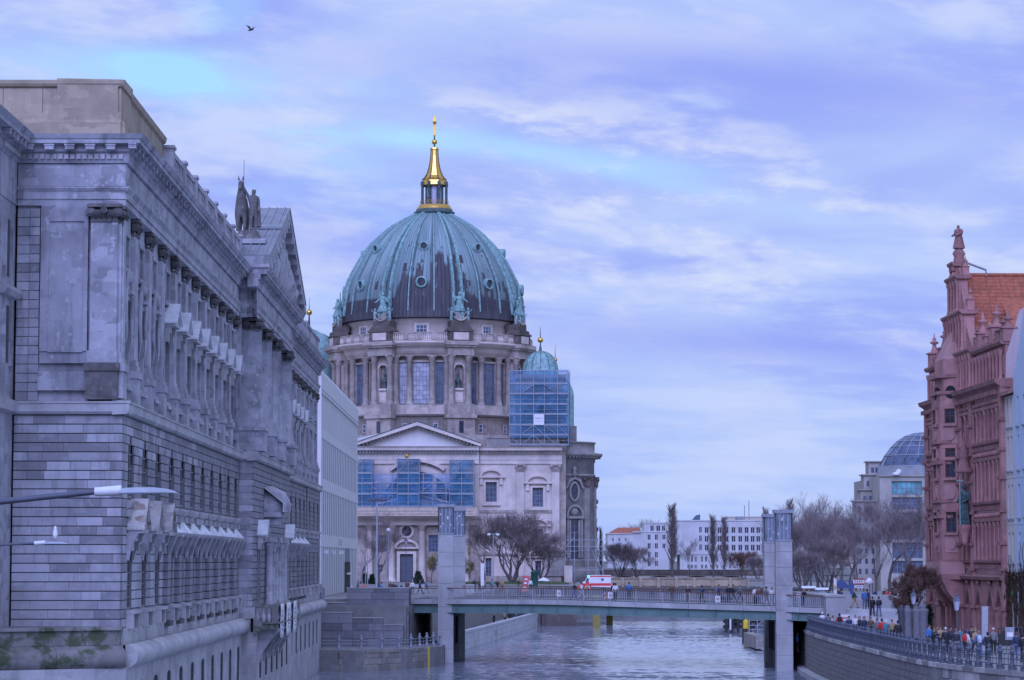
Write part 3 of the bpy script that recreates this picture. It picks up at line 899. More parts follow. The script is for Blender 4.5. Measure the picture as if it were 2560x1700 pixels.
for sx, e in ((-1, MB0 - 1.3), (1, MB1 + 1.3)):
 m = MB(); m.prism([(e, 27.72), (e, 28.45), (ped_c, 33.4), (ped_c, 32.75)][::-sx], -.2, 1.9, FM); m.build('raking_cornice', M['stable'], pal)
 for k in range(9):
  t = (k + .7) / 9.5; q = MB(); s = e + (ped_c - e) * t; h = 27.75 + 5.0 * t
  q.box(s - .25, s + .25, 1.0, 2.0, h - .38, h + .08, FM); q.build('modillion', M['stable'], pal)
q = MB()   # carved figures in the tympanum
for k in range(9):
 s = ped_c - 9 + 2.25 * k; hh = 1.1 + 2.2 * (1 - abs(k - 4) / 4.5)
 q.tube([FM(s, 1.2, 28.1), FM(s + .2, 1.35, 28.1 + hh * .5), FM(s - .1, 1.3, 28.1 + hh * .8), FM(s, 1.35, 28.1 + hh)], [.5, .55, .35, .25], 7)
q.build('carved_figures', M['stable'], pal)
roof = MB()
for sx, e in ((-1, MB0 - 1.3), (1, MB1 + 1.3)):
 roof.prism([(e, 28.42), (e, 28.56), (ped_c, 33.54), (ped_c, 33.38)][::-sx], -.25, 1.95, FM)
ro = roof.build('metal_roof', M['zinc_dark'], pal)
se = MB()
for k in range(4):
 d = 1.6 - .55 * k
 se.prism([(MB0 - 1.3, 28.56), (MB0 - 1.3, 28.64), (ped_c, 33.62), (ped_c, 33.54)][::1], d - .03, d + .03, FM)
se.prism([(57.2, 31.14), (57.2, 31.3), (57.5, 31.4), (57.5, 31.2)], -.25, 1.96, FM)
se.build('seams', M['iron_pale'], ro, None, 'stuff')
q = MB(); q.prism([(MB0 + .2, 28), (MB1 - .2, 28), (ped_c, 33.0)], -.3, -.16, FM); q.build('gable_wall', M['stable'], pal)
_m = MB(); _m.box(MB0 + .01, MB1 - .01, -.5, .8, -1, 6.3, FM); _m.build('basement_wall', M['stable_pale'], pal)
basement(FA, MB0, MB1, .25, [MB0 + 3.2 + 4.2 * i for i in range(6)])
torus(FA, MB0 - .4, MB1 + .4, .1, 'moss')
_m = MB(); _m.box(MB0, MB1, -.5, .12, 6.3, 6.98, FA); _m.build('plinth', M['stable_pale'], pal)
for s in (54.2, 76): hood(FA, s, .05, 11.4, HOOD_S); put_window(pal, FA, s, .04, 7.4, 1.3, 3.4, 2, 5)
for s in (60.5, 65.1, 69.7):
 m = MB()
 for sx in (-1, 1): m.lathe([(.3, 7), (.3, 7.2), (.24, 7.3), (.22, 10.6), (.3, 10.8), (.3, 11.0)], FA(s + sx * 1.3, .3, 0), 10)
 m.box(s - 1.7, s + 1.7, .02, .6, 11.0, 11.3, FA); m.build('portal_columns', M['stable'], pal)
 put_window(pal, FA, s, .04, 7.2, 1.7, 3.7, 2, 4, arch=True)
m = MB()
m.box(58.0, 61.4, 0, 1.1, 12.6, 12.9, FA); m.box(58.3, 61.1, 0, .9, 12.1, 12.6, FA)
m.lathe([(1.5, 12.9), (1.6, 13.4), (1.2, 14.2), (.4, 14.6)], FA(59.7, .1, 0), 10)
m.build('shield', M['stable'], pal)
m = MB(); m.add([FA(58, 0, 14.5), FA(61.4, 0, 14.5), FA(61.4, 1.25, 13.5), FA(58, 1.25, 13.5), FA(58, 1.25, 12.92), FA(61.4, 1.25, 12.92)], [(0, 3, 2, 1), (3, 4, 5, 2)]); m.build('hood_cover', M['zinc'], pal)
m = MB(); m.ball(FA(62.6, .9, 13.9), .42, 10); m.tube([FA(62.6, 0, 13.5), FA(62.6, .9, 13.6)], .06); m.build('wall_ornament', M['verdigris_dark'], pal)
bal = MB(); bal.box(51.2, 70, 0, 1.5, 5.62, 5.95, FA); bal.box(51.1, 70.1, 0, 1.62, 5.95, 6.05, FA); bal.build('balcony_slab', M['moss'], pal)
bal = MB(); bal.box(51.3, 69.9, 1.2, 1.5, 6.95, 7.1, FA); bal.box(51.3, 51.6, 0, 1.2, 6.95, 7.1, FA)
for s in (51.5, 55.2, 60.5, 65.3, 69.7): bal.box(s - .22, s + .22, 1.16, 1.52, 6.05, 6.95, FA)
bal.build('balcony_rail', M['moss'], pal)
for k in range(3):
 b = MB(); b.lathe([(.1, 6.05), (.17, 6.25), (.17, 6.4), (.08, 6.7), (.12, 6.95)], FA(51.45, .25 + .36 * k, 0), 8); b.build('baluster', M['stable'], pal)
for k in range(24):
 s = 52.0 + .74 * k
 if min(abs(s - x) for x in (55.2, 60.5, 65.3)) < .35: continue
 b = MB(); b.lathe([(.1, 6.05), (.17, 6.25), (.17, 6.4), (.08, 6.7), (.12, 6.95)], FA(s, 1.35, 0), 8); b.build('baluster', M['stable'], pal)
for s in (52.2, 56, 60, 64, 68.4): link('console', CONS_B, pal, FA(s, .25, 3.55), FA.rot())
joint_mb.build('joint_bed', M['stable_joint'], pal); joint_mb = MB()
joint_mb.box(0.02, 4.53, -.6, -.03, 6.2, 16.0, FE)
for h in ROWS: course(FE, 0, 4.55, h, 0, (.55, 1.9))
belt(FE, 0, 4.55, 0, 0, .32)
m = MB(); m.box(0, 4.5, -.8, -.2, 16.47, 24.8, FE); m.build('bay_wall', M['stable'], pal)
X_ = lambda px: (px - 1280) * 109 / 6500.0 + 20.9
for i in range(22):     # rusticated strip beside the wing
 h = 16.5 + .388 * i
 if h < 24.5:
  stones.add(FE, .02, .55, -.25, .02, h + .01, h + .378); stones.add(FE, .56, X_(95) - .05, -.25, .06, h + .01, h + .378)
m = MB(); a0, a1 = X_(95), X_(214)
m.box(a0, a1, -.2, .02, 18.1, 24.78, FE); m.box(a0, a0 + .35, .02, .1, 18.6, 24.6, FE); m.box(a1 - .18, a1, .02, .1, 18.6, 24.6, FE); m.box(a0 + .35, a1 - .18, .02, .1, 24.1, 24.6, FE); m.box(a0 + .35, a1 - .18, .02, .12, 18.55, 18.8, FE)
m.box(a0 - .05, a1, .02, .1, 16.95, 17.75, FE); m.build('wall_panel', M['stable'], pal)
s0, s1 = X_(222), X_(289)
m = MB(); m.box(s0, s1, -.1, .24, 18.6, 24.1, FE); m.box(s0 - .1, s1 + .05, -.1, .34, 18.1, 18.6, FE); m.build('pilaster', M['stable'], pal)
m = MB(); m.box(s0 - .12, s1 + .1, -.1, .42, 16.55, 17.75, FE); m.box(s0 - .2, s1 + .16, -.1, .5, 17.75, 18.08, FE); m.build('pedestal', M['capital'], pal)
link('capital', CAPM, pal, FE((s0 + s1) / 2, .24, 24.05), FE.rot(), (1.15, 1, 1))
entablature(FE, 0, 4.56, 0, mit=(0, 1))
for i in range(5): link('modillion', MODM, pal, FE(.55 + .86 * i, .3, 27.08), FE.rot())
for i in range(17): link('dentil', DENM, pal, FE(.3 + .255 * i, .14, 26.73), FE.rot())
att = MB(); att.profile([(-.35, 27.7), (-.1, 27.7), (-.1, 28.35), (-.28, 28.5), (-.28, 28.72), (-.4, 28.8)], -6, 4.3, FE); att.box(-6, 4.3, -3, -.36, 27.7, 28.8, FE); att.build('attic', M['stable_attic'], pal)
for i in range(6):
 q = MB(); q.box(-5.8 + 1.68 * i + .01, -5.8 + 1.68 * (i + 1) - .01, -.6, -.42, 28.8, 29.87, FE); q.build('attic_stone', M['stable_attic'], pal)
att = MB(); att.box(-6, 4.3, -3, -.6, 28.8, 29.9, FE); att.profile([(-.5, 29.87), (-.3, 29.94), (-.22, 30.04), (-.2, 30.18), (-.6, 30.27), (-3, 30.27), (-3, 29.87)], -6, 4.38, FE); att.build('attic', M['stable_attic'], pal)
m = MB(); m.slab([(-24, 104), (-20.6, 105.6), (-16.0, 108.5), (-15.9, 109.2), (-24, 109.2)], -1, 5.4); m.build('terrace_wall', M['stable_pale'], pal)
FT = Fr((-24, 104.3, 0), (8.1, 4.3, 0)); torus(FT, 0, 8.9, -.1, 'moss')
m = MB(); m.slab([(-24, 104.6), (-20.6, 106.2), (-16.3, 108.6), (-16.3, 109), (-24, 109)], 5.4, 6.95); m.build('terrace_wall', M['moss'], pal)
m = MB(); m.slab([(-24, 104.4), (-20.6, 106.0), (-16.15, 108.5), (-16.2, 109), (-24, 109)], 6.95, 7.1); m.build('coping', M['moss'], pal)
m = MB()
holed(m, FW, 0, 13, 16.47, 24.8, -1, 0, [(10.7, 11.9, 18.0, 20.4), (10.7, 11.9, 21.6, 24.0)]); m.box(0, 13, -1, 0, 0, 16.2, FW)
for a, b in ((10.5, 10.7), (11.9, 12.1)): m.box(a, b, .002, .12, 17.9, 24.1, FW)
m.build('wing_wall', M['stable'], pal)
m = MB(); m.profile([(0, 20.7), (.25, 20.75), (.4, 20.95), (.4, 21.1), (0, 21.2)], 9.5, 12.7, FW); m.profile([(0, 15.92), (.3, 16.0), (.34, 16.45), (0, 16.5)], 0, 12.96, FW); m.build('sill', M['stable_pale'], pal)
for h in (18.0, 21.6): put_window(pal, FW, 11.3, -.3, h, 1.2, 2.4, 2, 3)
m = MB(); m.box(0, 12.95, -.6, .05, 24.78, 26.55, FW)
m.profile([(0, 26.55), (.16, 26.72), (.16, 26.98), (.3, 27.05), (.3, 27.32), (.68, 27.34), (.68, 27.5), (.85, 27.72), (-.5, 27.8)], 0, 13.0, FW); m.build('cornice', M['stable'], pal)
for i in range(6): link('modillion', MODM, pal, FW(8.5 + .8 * i, .3, 27.08), FW.rot())
for i in range(14): link('dentil', DENM, pal, FW(9.3 + .25 * i, .14, 26.73), FW.rot())
joint_mb.build('joint_bed', M['stable_joint'], pal)
stones.build('ashlar_stone', M['stable_block'], pal)
FGL = plain('dark tinted glazing', (.28, .29, .33), .8)
FGL.node_tree.nodes['Principled BSDF'].inputs['Specular IOR Level'].default_value = .08
# ================================================================ WHITE MODERN FORUM BEHIND THE PALACE
FH = Fr((-21.0 - .0034 * 300, 300, 0), (-0.0034, 1, 0))
forum = thing('cultural_forum', (-22, 300, 5.5), 'smooth white modern block with rows of narrow vertical fins beyond the grey palace', 'building')
L_H = 77.0
m = MB(); m.box(-65, -22.9, 300.2, 300 + L_H - .2, 5, 31.6); m.build('core_wall', M['concrete_white'], forum)
m = MB(); m.box(.2, L_H - .2, -.9, -.07, 5.4, 25.0, FH); m.build('glazing', FGL, forum)
m = MB()
pr = [(-1.0, 29.15), (0, 29.15), (0, 31.5), (-.15, 31.9), (-.4, 32.1), (-1.0, 32.1)]
m.profile(pr, 0, L_H, FH); m.build('parapet', M['concrete_white'], forum)
m = MB(); m.box(0, L_H, -.02, .03, 29.5, 29.62, FH); m.build('parapet_joint', M['concrete'], forum)
for h0, h1 in ((23.95, 25.0), (17.95, 19.3), (11.4, 12.8)):
 n = 13
 for i in range(n):
  m = MB(); m.box(L_H * i / n + .01, L_H * (i + 1) / n - .01, -.7, 0.0, h0, h1, FH); m.build('spandrel', M['concrete_white'], forum)
NB = 22
def fin_mesh(hh, w=1.75):
 q = MB(); q.box(-w / 2, w / 2, -.75, -.04, 0, hh); return q.mesh('fin', M['concrete_white'])
for h0, h1 in ((19.3, 23.95), (12.8, 17.95), (5.6, 11.4)):
 fm = fin_mesh(h1 - h0)
 for i in range(NB + 1):
  s = L_H * i / NB
  if h0 < 6 and 47 < s < 58: continue
  link('fin', fm, forum, FH(min(max(s, 1.2), L_H - 1.2), 0, h0), FH.rot())
q = MB()
for i in range(140):
 s = L_H * (i + .5) / 140; q.box(s - .17, s + .17, -.6, -.12, 25.0, 29.15, FH)
q.build('louvres', M['concrete_white'], forum, None, 'stuff')
m = MB(); m.box(0, L_H, -.62, -.55, 25.0, 29.15, FH); m.build('louvre_back', M['concrete'], forum)
m = MB(); m.box(47, 58, -.6, -.1, 5.5, 11.4, FH); m.build('portal_wall', M['concrete_white'], forum)
m = MB(); m.box(46, 58, -.09, .02, 5.6, 9.6, FH); m.build('doorway', M['dark'], forum)
m = MB(); m.box(50, 56, .05, .3, 7.9, 8.15, FH); m.build('door_sign', M['white'], forum)
m = MB()
for r in range(3):
 for k in range(12): m.box(33 + .62 * k, 33.4 + .62 * k, .0, .02, 11.75 + .28 * r, 11.92 + .28 * r, FH)
m.build('faint_lettering', M['concrete'], forum, None, 'stuff')
m = MB(); m.box(-40, 0, -.5, 0, 5, 32, Fr(FH(0, 0, 0), (1, 0, 0), (0, -1, 0))); m.build('end_wall', M['concrete_white'], forum)
for i, (s, hh) in enumerate(((6, 11.0), (20, 11.0), (36, 11.0))):
 m = MB(); m.box(s - .3, s + .3, -.1, .5, hh - .4, hh, FH); m.build('wall_lamp', M['zinc'], forum)
# ================================================================ THE CATHEDRAL
DY = 549.0
DC = Vector((wx(1082, DY, 900), DY, 0))
LC = Vector((wx(1086, DY, 450), DY, 0))
SD = DY / FPX
dom = thing('cathedral', (DC.x, DY, 5.5), 'great domed cathedral of sooty sandstone with a green copper dome and gilded lantern', 'cathedral')
hd = lambda y, Y=530.0: wz(y, Y)
def rad(phi, r=0.0, h=0.0):
 """frame on the drum: phi in degrees, 0 towards the viewer, positive to the right"""
 a = R(phi)
 o = DC + Vector((math.sin(a), -math.cos(a), 0)) * r
 return Fr((o.x, o.y, h), (math.cos(a), math.sin(a), 0))
prof_px = [(41, 535), (75, 552), (109, 572), (138, 596), (163, 624), (184, 653), (201, 683), (213, 706), (220, 728), (225, 750), (228, 775), (230, 797)]
prof = [(r * SD, wz(y, DY)) for r, y in prof_px]
prof[-1] = (prof[-1][0], 60.2)
def dome_mat():
 t = NT('patinated copper dome')
 vs = t.n.new('ShaderNodeVectorMath'); vs.operation = 'SUBTRACT'
 t.l(t.geo.outputs['Position'], vs.inputs[0]); vs.inputs[1].default_value = DC
 sp = t.n.new('ShaderNodeSeparateXYZ'); t.l(vs.outputs[0], sp.inputs[0])
 ang = t.math('ARCTAN2', sp.outputs[0], t.math('MULTIPLY', sp.outputs[1], -1.0))
 z = sp.outputs[2]
 cv = t.n.new('ShaderNodeCombineXYZ')
 t.l(t.math('MULTIPLY', ang, 19.0), cv.inputs[0]); t.l(t.math('MULTIPLY', z, 1.0), cv.inputs[1])
 def nz(sx, sz, det=4, off=0.0, rough=.6):
  mp = t.n.new('ShaderNodeMapping'); mp.inputs['Scale'].default_value = (sx, sz, 1); mp.inputs['Location'].default_value = (off, off * .7, 0)
  t.l(cv.outputs[0], mp.inputs['Vector']); return t.noise(1.0, det, rough, mp.outputs[0])
 col = t.math('FLOOR', t.math('MULTIPLY', ang, 24.0))
 wnz = t.n.new('ShaderNodeTexWhiteNoise'); wnz.noise_dimensions = '1D'; t.l(col, wnz.inputs['W'])
 pan = t.math('FLOOR', t.math('MULTIPLY', ang, 24 / (2 * math.pi)))
 wn2 = t.n.new('ShaderNodeTexWhiteNoise'); wn2.noise_dimensions = '1D'; t.l(t.math('ADD', pan, 37.0), wn2.inputs['W'])
 edge = t.math('ADD', t.math('MULTIPLY', wn2.outputs[0], 3.0), t.math('MULTIPLY', wnz.outputs[0], 3.4))
 edge = t.math('ADD', edge, t.math('MULTIPLY', nz(.05, .02, 2, 4.0), 3.0))
 for lo, hi, k in ((-.5, -.3, 7.5), (0.0, .1, 3.6), (.3, .45, -6.0)): edge = t.math('ADD', edge, t.math('MULTIPLY', t.rng(ang, lo, hi), k))
 edge = t.math('ADD', edge, 55.2)
 green = t.rng(t.math('SUBTRACT', z, edge), -0.7, 0.9)
 cell = t.n.new('ShaderNodeTexWhiteNoise'); cell.noise_dimensions = '2D'
 cvc = t.n.new('ShaderNodeCombineXYZ'); t.l(col, cvc.inputs[0]); t.l(t.math('FLOOR', t.math('MULTIPLY', z, .55)), cvc.inputs[1]); t.l(cvc.outputs[0], cell.inputs['Vector'])
 fl = t.math('ADD', t.math('MULTIPLY', nz(1.1, .35, 5, 2.0, .68), .55), t.math('MULTIPLY', cell.outputs[0], .45))
 near = t.rng(t.math('SUBTRACT', z, edge), 13.0, 0.0)
 green = t.math('MULTIPLY', green, t.rng(t.math('SUBTRACT', fl, t.math('MULTIPLY', near, .22)), .16, .19))
 scrap = t.math('MULTIPLY', t.rng(fl, .74, .76), t.rng(z, 61.0, 64.0))
 green = t.math('MAXIMUM', green, t.math('MULTIPLY', scrap, .8))
 green = t.math('MULTIPLY', green, t.rng(z, 63.4, 63.7))
 teal = t.mix(t.rng(nz(.5, .06, 4), .35, .65), (0.18, 0.27, 0.29), (0.31, 0.42, 0.43))
 teal = t.mix(t.rng(nz(2.2, .1, 4, 7), .55, .75), teal, (0.12, 0.20, 0.20))
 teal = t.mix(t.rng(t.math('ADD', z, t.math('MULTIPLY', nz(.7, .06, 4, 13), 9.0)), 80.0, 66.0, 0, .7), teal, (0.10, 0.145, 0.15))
 teal = t.mix(t.rng(ang, .25, 1.3, 0, .55), teal, (0.10, 0.17, 0.16))  # right side darkened in the colour, as the side away from the sun
 pf = t.math('ABSOLUTE', t.math('SUBTRACT', t.math('FRACT', t.math('ADD', t.math('MULTIPLY', ang, 57.2958 / 15), 18.0 - 17 / 15)), .5))
 teal = t.mix(t.rng(t.math('ADD', pf, t.math('MULTIPLY', nz(1.6, .2, 4, 5), .16)), .42, .52, 0, .8), teal, (0.07, 0.105, 0.12))
 dark = t.mix(t.rng(nz(.8, .12, 4, 3), .4, .7), (0.045, 0.042, 0.055), (0.085, 0.075, 0.09))
 dark = t.mix(t.rng(nz(3.0, .12, 4, 9), .6, .75, 0, .5), dark, (0.12, 0.15, 0.14))
 t.col(t.mix(green, dark, teal)); t.set(Roughness=.62)
 seam = t.math('ABSOLUTE', t.math('SUBTRACT', t.math('FRACT', t.math('MULTIPLY', ang, 24.0)), .5))
 t.bump(t.rng(seam, .40, .5), .8, .12)
 return t.m
M['dome'] = dome_mat()
m = MB(); m.lathe(prof, DC, 144); dsk = m.build('dome_shell', M['dome'], dom)
def dome_pt(t):
 """profile point (r, z) and outward slope at fraction t from top to bottom"""
 k = t * (len(prof) - 1); i = min(int(k), len(prof) - 2); f = k - i
 return prof[i][0] + (prof[i + 1][0] - prof[i][0]) * f, prof[i][1] + (prof[i + 1][1] - prof[i][1]) * f
def rib(phi, w, proud, mat, name):
 q = MB(); n = 24; vs = []
 for i in range(n + 1):
  t = .01 + .97 * i / n
  r, z = dome_pt(t)
  ww = w * (.35 + .65 * min(1, r / 14))
  f = rad(phi)
  for s, d in ((-ww, -.05), (-ww * .7, proud), (ww * .7, proud), (ww, -.05)):
   nrm = d * (.45 if t < .3 else 1)
   vs.append(f(s, r + nrm, z + (d * .6 if t < .5 else 0)))
 fs = []
 for i in range(n):
  for k in range(3): fs.append((4 * i + k, 4 * i + k + 1, 4 * i + k + 5, 4 * i + k + 4))
 q.add(vs, fs); return q.build(name, mat, dom)
for k in range(-3, 4):
 for dphi in (-2.6, 2.6):
  ph = 17 + 45 * k + dphi
  if abs(ph) < 105:
   rib(ph, .36, .42, M['verdigris'], 'dome_rib')
 for dphi in (14.6, 30.4):
  ph = 17 + 45 * k + dphi
  if abs(ph) < 105: rib(ph, .16, .22, M['verdigris'], 'dome_rib')
q = MB()   # beads on the paired ribs
for k in range(-3, 3):
 for dphi in (-2.6, 2.6):
  ph = 17 + 45 * k + dphi
  if abs(ph) > 100: continue
  for i in range(44):
   r, z = dome_pt(.42 + .55 * i / 44); f = rad(ph)
   q.box(-.22, .22, r + .4, r + .52, z - .16, z + .16, f)
q.build('rib_beads', M['verdigris'], dom, None, 'stuff')
def ring_at(y, rpx, k):
 z = wz(y, 533)
 for i in range(len(prof) - 1):
  if prof[i][1] >= z >= prof[i + 1][1]:
   f = (prof[i][1] - z) / (prof[i][1] - prof[i + 1][1])
   r = prof[i][0] + f * (prof[i + 1][0] - prof[i][0]); sl = (prof[i + 1][0] - prof[i][0]) / (prof[i][1] - prof[i + 1][1]); break
 f = rad(-5.5 + 45 * k)
 R_ = rpx * SD
 g, w = MB(), MB()
 outd = .35 + R_ * sl * .75
 for a in range(20):
  a0, a1 = 2 * math.pi * a / 20, 2 * math.pi * (a + 1) / 20
  def pt(a_, rr, d): return f(rr * math.cos(a_), r + d - 0.0, z + rr * math.sin(a_))
  g.add([pt(a0, R_, -1.5), pt(a1, R_, -1.5), pt(a1, R_, outd), pt(a0, R_, outd), pt(a0, R_ * .74, outd + .08), pt(a1, R_ * .74, outd + .08), pt(a0, R_ * .68, outd - .45), pt(a1, R_ * .68, outd - .45)],
              [(0, 1, 2, 3), (3, 2, 5, 4), (4, 5, 7, 6)])
 w.prism([(R_ * .7 * math.cos(2 * math.pi * a / 16), z + R_ * .7 * math.sin(2 * math.pi * a / 16)) for a in range(16)], r + outd - .6, r + outd - .42, f)
 o = g.build('round_dormer', M['verdigris'], dom); w.build('pane', M['glass'], o)
for k in (-2, -1, 0, 1, 2):
 ring_at(613, 11.5, k); ring_at(708, 14, k)
m = MB(); m.lathe([(3.0, 0), (4.2, 0), (4.4, .45), (3.9, .6), (3.9, 1.0)], LC + Vector((0, 0, wz(537, DY))), 28); m.build('lantern_base', M['verdigris_dark'], dom)
m = MB(); m.lathe([(230 * SD + .05, 61.6), (230 * SD + .12, 59.6), (230 * SD + .4, 59.35), (230 * SD - 1, 59.2)], DC, 96); m.build('dome_skirt', M['dome'], dom)
lh = lambda y: wz(y, DY)
m = MB(); m.lathe([(3.65, lh(526)), (3.7, lh(521)), (3.4, lh(518)), (3.3, lh(514)), (2.0, lh(513))], LC, 24); m.build('lantern_ring', M['gold_mat'], dom)
m = MB(); m.lathe([(1.75, lh(516)), (1.75, lh(452))], LC, 16); m.build('lantern_glazing', M['glass_pale'], dom)
for k in range(8):
 a = R(22.5 + 45 * k); c = LC + Vector((math.cos(a), math.sin(a), 0)) * 2.75
 m = MB(); m.lathe([(.34, lh(518)), (.34, lh(514)), (.27, lh(512)), (.25, lh(468)), (.36, lh(465)), (.36, lh(456)), (.12, lh(455))], c, 8); m.build('lantern_column', M['verdigris_dark'], dom)
 c2 = LC + Vector((math.cos(a), math.sin(a), 0)) * 1.9
 m = MB(); m.tube([(c2.x, c2.y, lh(516)), (c2.x, c2.y, lh(455))], .16, 6); m.build('lantern_mullion', M['verdigris_dark'], dom)
m = MB()
for z in (lh(509), lh(505)): m.lathe([(3.0, z), (3.06, z + .05), (3.0, z + .1), (2.94, z + .05), (3.0, z)], LC, 24)
m.build('lantern_rail', M['gold_mat'], dom, None, 'stuff')
cap = [(2.5, lh(466)), (2.75, lh(464)), (2.62, lh(453)), (2.7, lh(451)), (2.25, lh(447)), (1.85, lh(440)), (1.5, lh(430)), (1.2, lh(418)), (1.0, lh(405)), (.86, lh(390)), (.82, lh(376)), (.98, lh(374)), (.9, lh(370)), (.2, lh(369))]
m = MB(); m.lathe(cap, LC, 8, math.pi / 8, math.pi / 8 + 2 * math.pi, False); m.build('gilded_spire', M['gold'], dom)
q = MB()
for k in range(8):
 a = R(22.5 + 45 * k); d = Vector((math.cos(a), math.sin(a), 0))
 q.tube([LC + d * (r * 1.02) + Vector((0, 0, z)) for r, z in cap[3:11]], [.14, .13, .12, .1, .09, .08, .07, .06], 5)
q.build('spire_ridges', M['wood'], dom, None, 'stuff')
m = MB(); m.lathe([(.16, lh(370)), (.14, lh(338))], LC, 8); m.build('cross_staff', M['verdigris_dark'], dom)
m = MB(); m.ball(LC + Vector((0, 0, lh(355))), .6, 14); m.build('gilded_ball', M['gold'], dom)
m = MB(); c = LC; m.box(c.x - .26, c.x + .26, c.y - .26, c.y + .26, lh(339), lh(290)); m.box(c.x - .36, c.x + .36, c.y - 1.7, c.y + 1.7, lh(307), lh(303)); m.build('gilded_cross', M['gold'], dom)
m = MB(); m.lathe([(18.1, 54.0), (18.1, 58.3), (18.4, 58.4), (18.4, 58.7), (18.7, 58.8), (18.8, 59.3), (17, 59.4)], DC, 96); m.build('attic_wall', M['dom_pale'], dom)
for k in (-2, -1, 0, 1, 2):
 f = rad(-5.5 + 45 * k, 18.02); wdt = 2.4 if k == 0 else 2.2
 put_window(dom, f, 0, .18, 55.6, wdt, 2.35, 3, 3, M['glass_blue'], M['frame_pale'], False, .1, .16)
 q = MB(); q.box(-wdt / 2 - .3, -wdt / 2, -.3, .3, 55.3, 58.2, f); q.box(wdt / 2, wdt / 2 + .3, -.3, .3, 55.3, 58.2, f); q.box(-wdt / 2 - .3, wdt / 2 + .3, -.3, .36, 57.95, 58.25, f); q.build('window_surround', M['dom_pale'], dom)
def ringbox(mb, phi0, phi1, r0, r1, h0, h1, n=8):
 for i in range(n):
  a, b = rad(phi0 + (phi1 - phi0) * i / n), rad(phi0 + (phi1 - phi0) * (i + 1) / n)
  vs = [a(0, r0, h0), a(0, r1, h0), b(0, r1, h0), b(0, r0, h0), a(0, r0, h1), a(0, r1, h1), b(0, r1, h1), b(0, r0, h1)]
  mb.add(vs, [(0, 3, 2, 1), (4, 5, 6, 7), (1, 2, 6, 5), (0, 4, 7, 3), (0, 1, 5, 4), (2, 3, 7, 6)])
m = MB(); m.lathe([(20.6, 54.3), (21.0, 54.3), (21.0, 54.75), (20.5, 54.8), (18, 54.8)], DC, 96); m.lathe([(20.55, 55.95), (21.0, 55.95), (21.05, 56.2), (20.5, 56.25), (20.55, 55.95)], DC, 96); m.build('dome_balustrade', M['dom'], dom)
q = MB()
for i in range(170):
 ph = -95 + 190 * i / 169
 if min(abs(ph - (17 + 45 * k)) for k in range(-3, 3)) < 7.2: continue
 q.lathe([(.12, 54.75), (.2, 55.05), (.2, 55.2), (.1, 55.6), (.15, 55.95)], rad(ph, 20.8)(0, 0, 0), 6)
q.build('balusters', M['dom_pale'], dom, None, 'stuff')
for k in range(-2, 3):
 for dphi in (-8, 0, 8):
  ph = -5.5 + 45 * k + dphi
  q = MB(); f = rad(ph); q.box(-.5, .5, 20.4, 21.15, 54.75, 56.0, f); q.build('balustrade_post', M['dom'], dom)
m = MB(); m.lathe([(18, 54.35), (22.0, 54.3), (21.9, 53.9), (21.3, 53.75), (21.25, 53.4), (20.5, 53.3), (20.2, 53.0), (20.2, 52.3), (20.0, 52.25), (20.0, 51.9), (19.8, 51.9), (19.8, 51.45), (18, 51.4)], DC, 96); m.build('drum_cornice', M['dom_pale'], dom)
q = MB()
for i in range(150):
 f = rad(-96 + 192 * i / 149); q.box(-.14, .14, 20.4, 21.2, 53.38, 53.72, f)
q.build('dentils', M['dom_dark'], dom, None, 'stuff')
m = MB(); m.lathe([(18.2, 51.45), (18.2, 41.3)], DC, 96); m.build('drum_wall', M['dom'], dom)
def col_mesh(name, r, h, mat, n=14):
 q = MB(); q.lathe([(r * 1.4, 0), (r * 1.4, .25), (r * 1.15, .35), (r * 1.25, .55), (r * 1.02, .7), (r, 1.0), (r * .86, h - 1.3), (r * .95, h - 1.25)], (0, 0, 0), n); return q.mesh(name, mat)
COLM = col_mesh('column', .62, 10.0, M['dom'])
_q = MB()
_q.lathe([(.55, 0), (.62, .1), (.6, .3), (.78, .7), (.95, 1.0), (.9, 1.05)], (0, 0, 0), 12)
for a in range(8):
 c, s = math.cos(a * math.pi / 4), math.sin(a * math.pi / 4)
 for hh, rr in ((.25, .75), (.65, .95)):
  _q.add([(c * .6 - s * .2, s * .6 + c * .2, hh), (c * .6 + s * .2, s * .6 - c * .2, hh), (c * rr, s * rr, hh + .4)], [(0, 1, 2)])
_q.box(-.95, .95, -.95, .95, 1.05, 1.3)
DCAP = _q.mesh('capital', M['dom'])
def drum_col(ph, r):
 o = link('column', COLM, dom, rad(ph, r)(0, 0, 41.45)); link('capital', DCAP, o).location = (0, 0, 8.75)
for k in (-2, -1, 0, 1, 2):
 p0 = -5.5 + 45 * k
 for dp, wdt in ((0, 3.5), (-11.6, 1.75), (11.6, 1.75)):
  f = rad(p0 + dp, 18.35)
  o = put_window(dom, f, 0, .15, 41.6, wdt, 8.6, 5 if dp == 0 else 3, 9, M['glass_pale'] if (k, dp) in ((0, 0), (0, -11.6)) else M['glass_blue'], M['frame'], False, .07, .16)
  q = MB(); q.box(-wdt / 2 - .25, -wdt / 2, -.3, .5, 41.5, 50.5, f); q.box(wdt / 2, wdt / 2 + .25, -.3, .5, 41.5, 50.5, f); q.box(-wdt / 2 - .25, wdt / 2 + .25, -.3, .55, 50.2, 50.6, f); q.build('window_surround', M['dom'], dom)
 for dp in (-6.9, 6.9, -15.8, 15.8): drum_col(p0 + dp, 19.35)
PIERS = [17 + 45 * k for k in (-2, -1, 0, 1)]
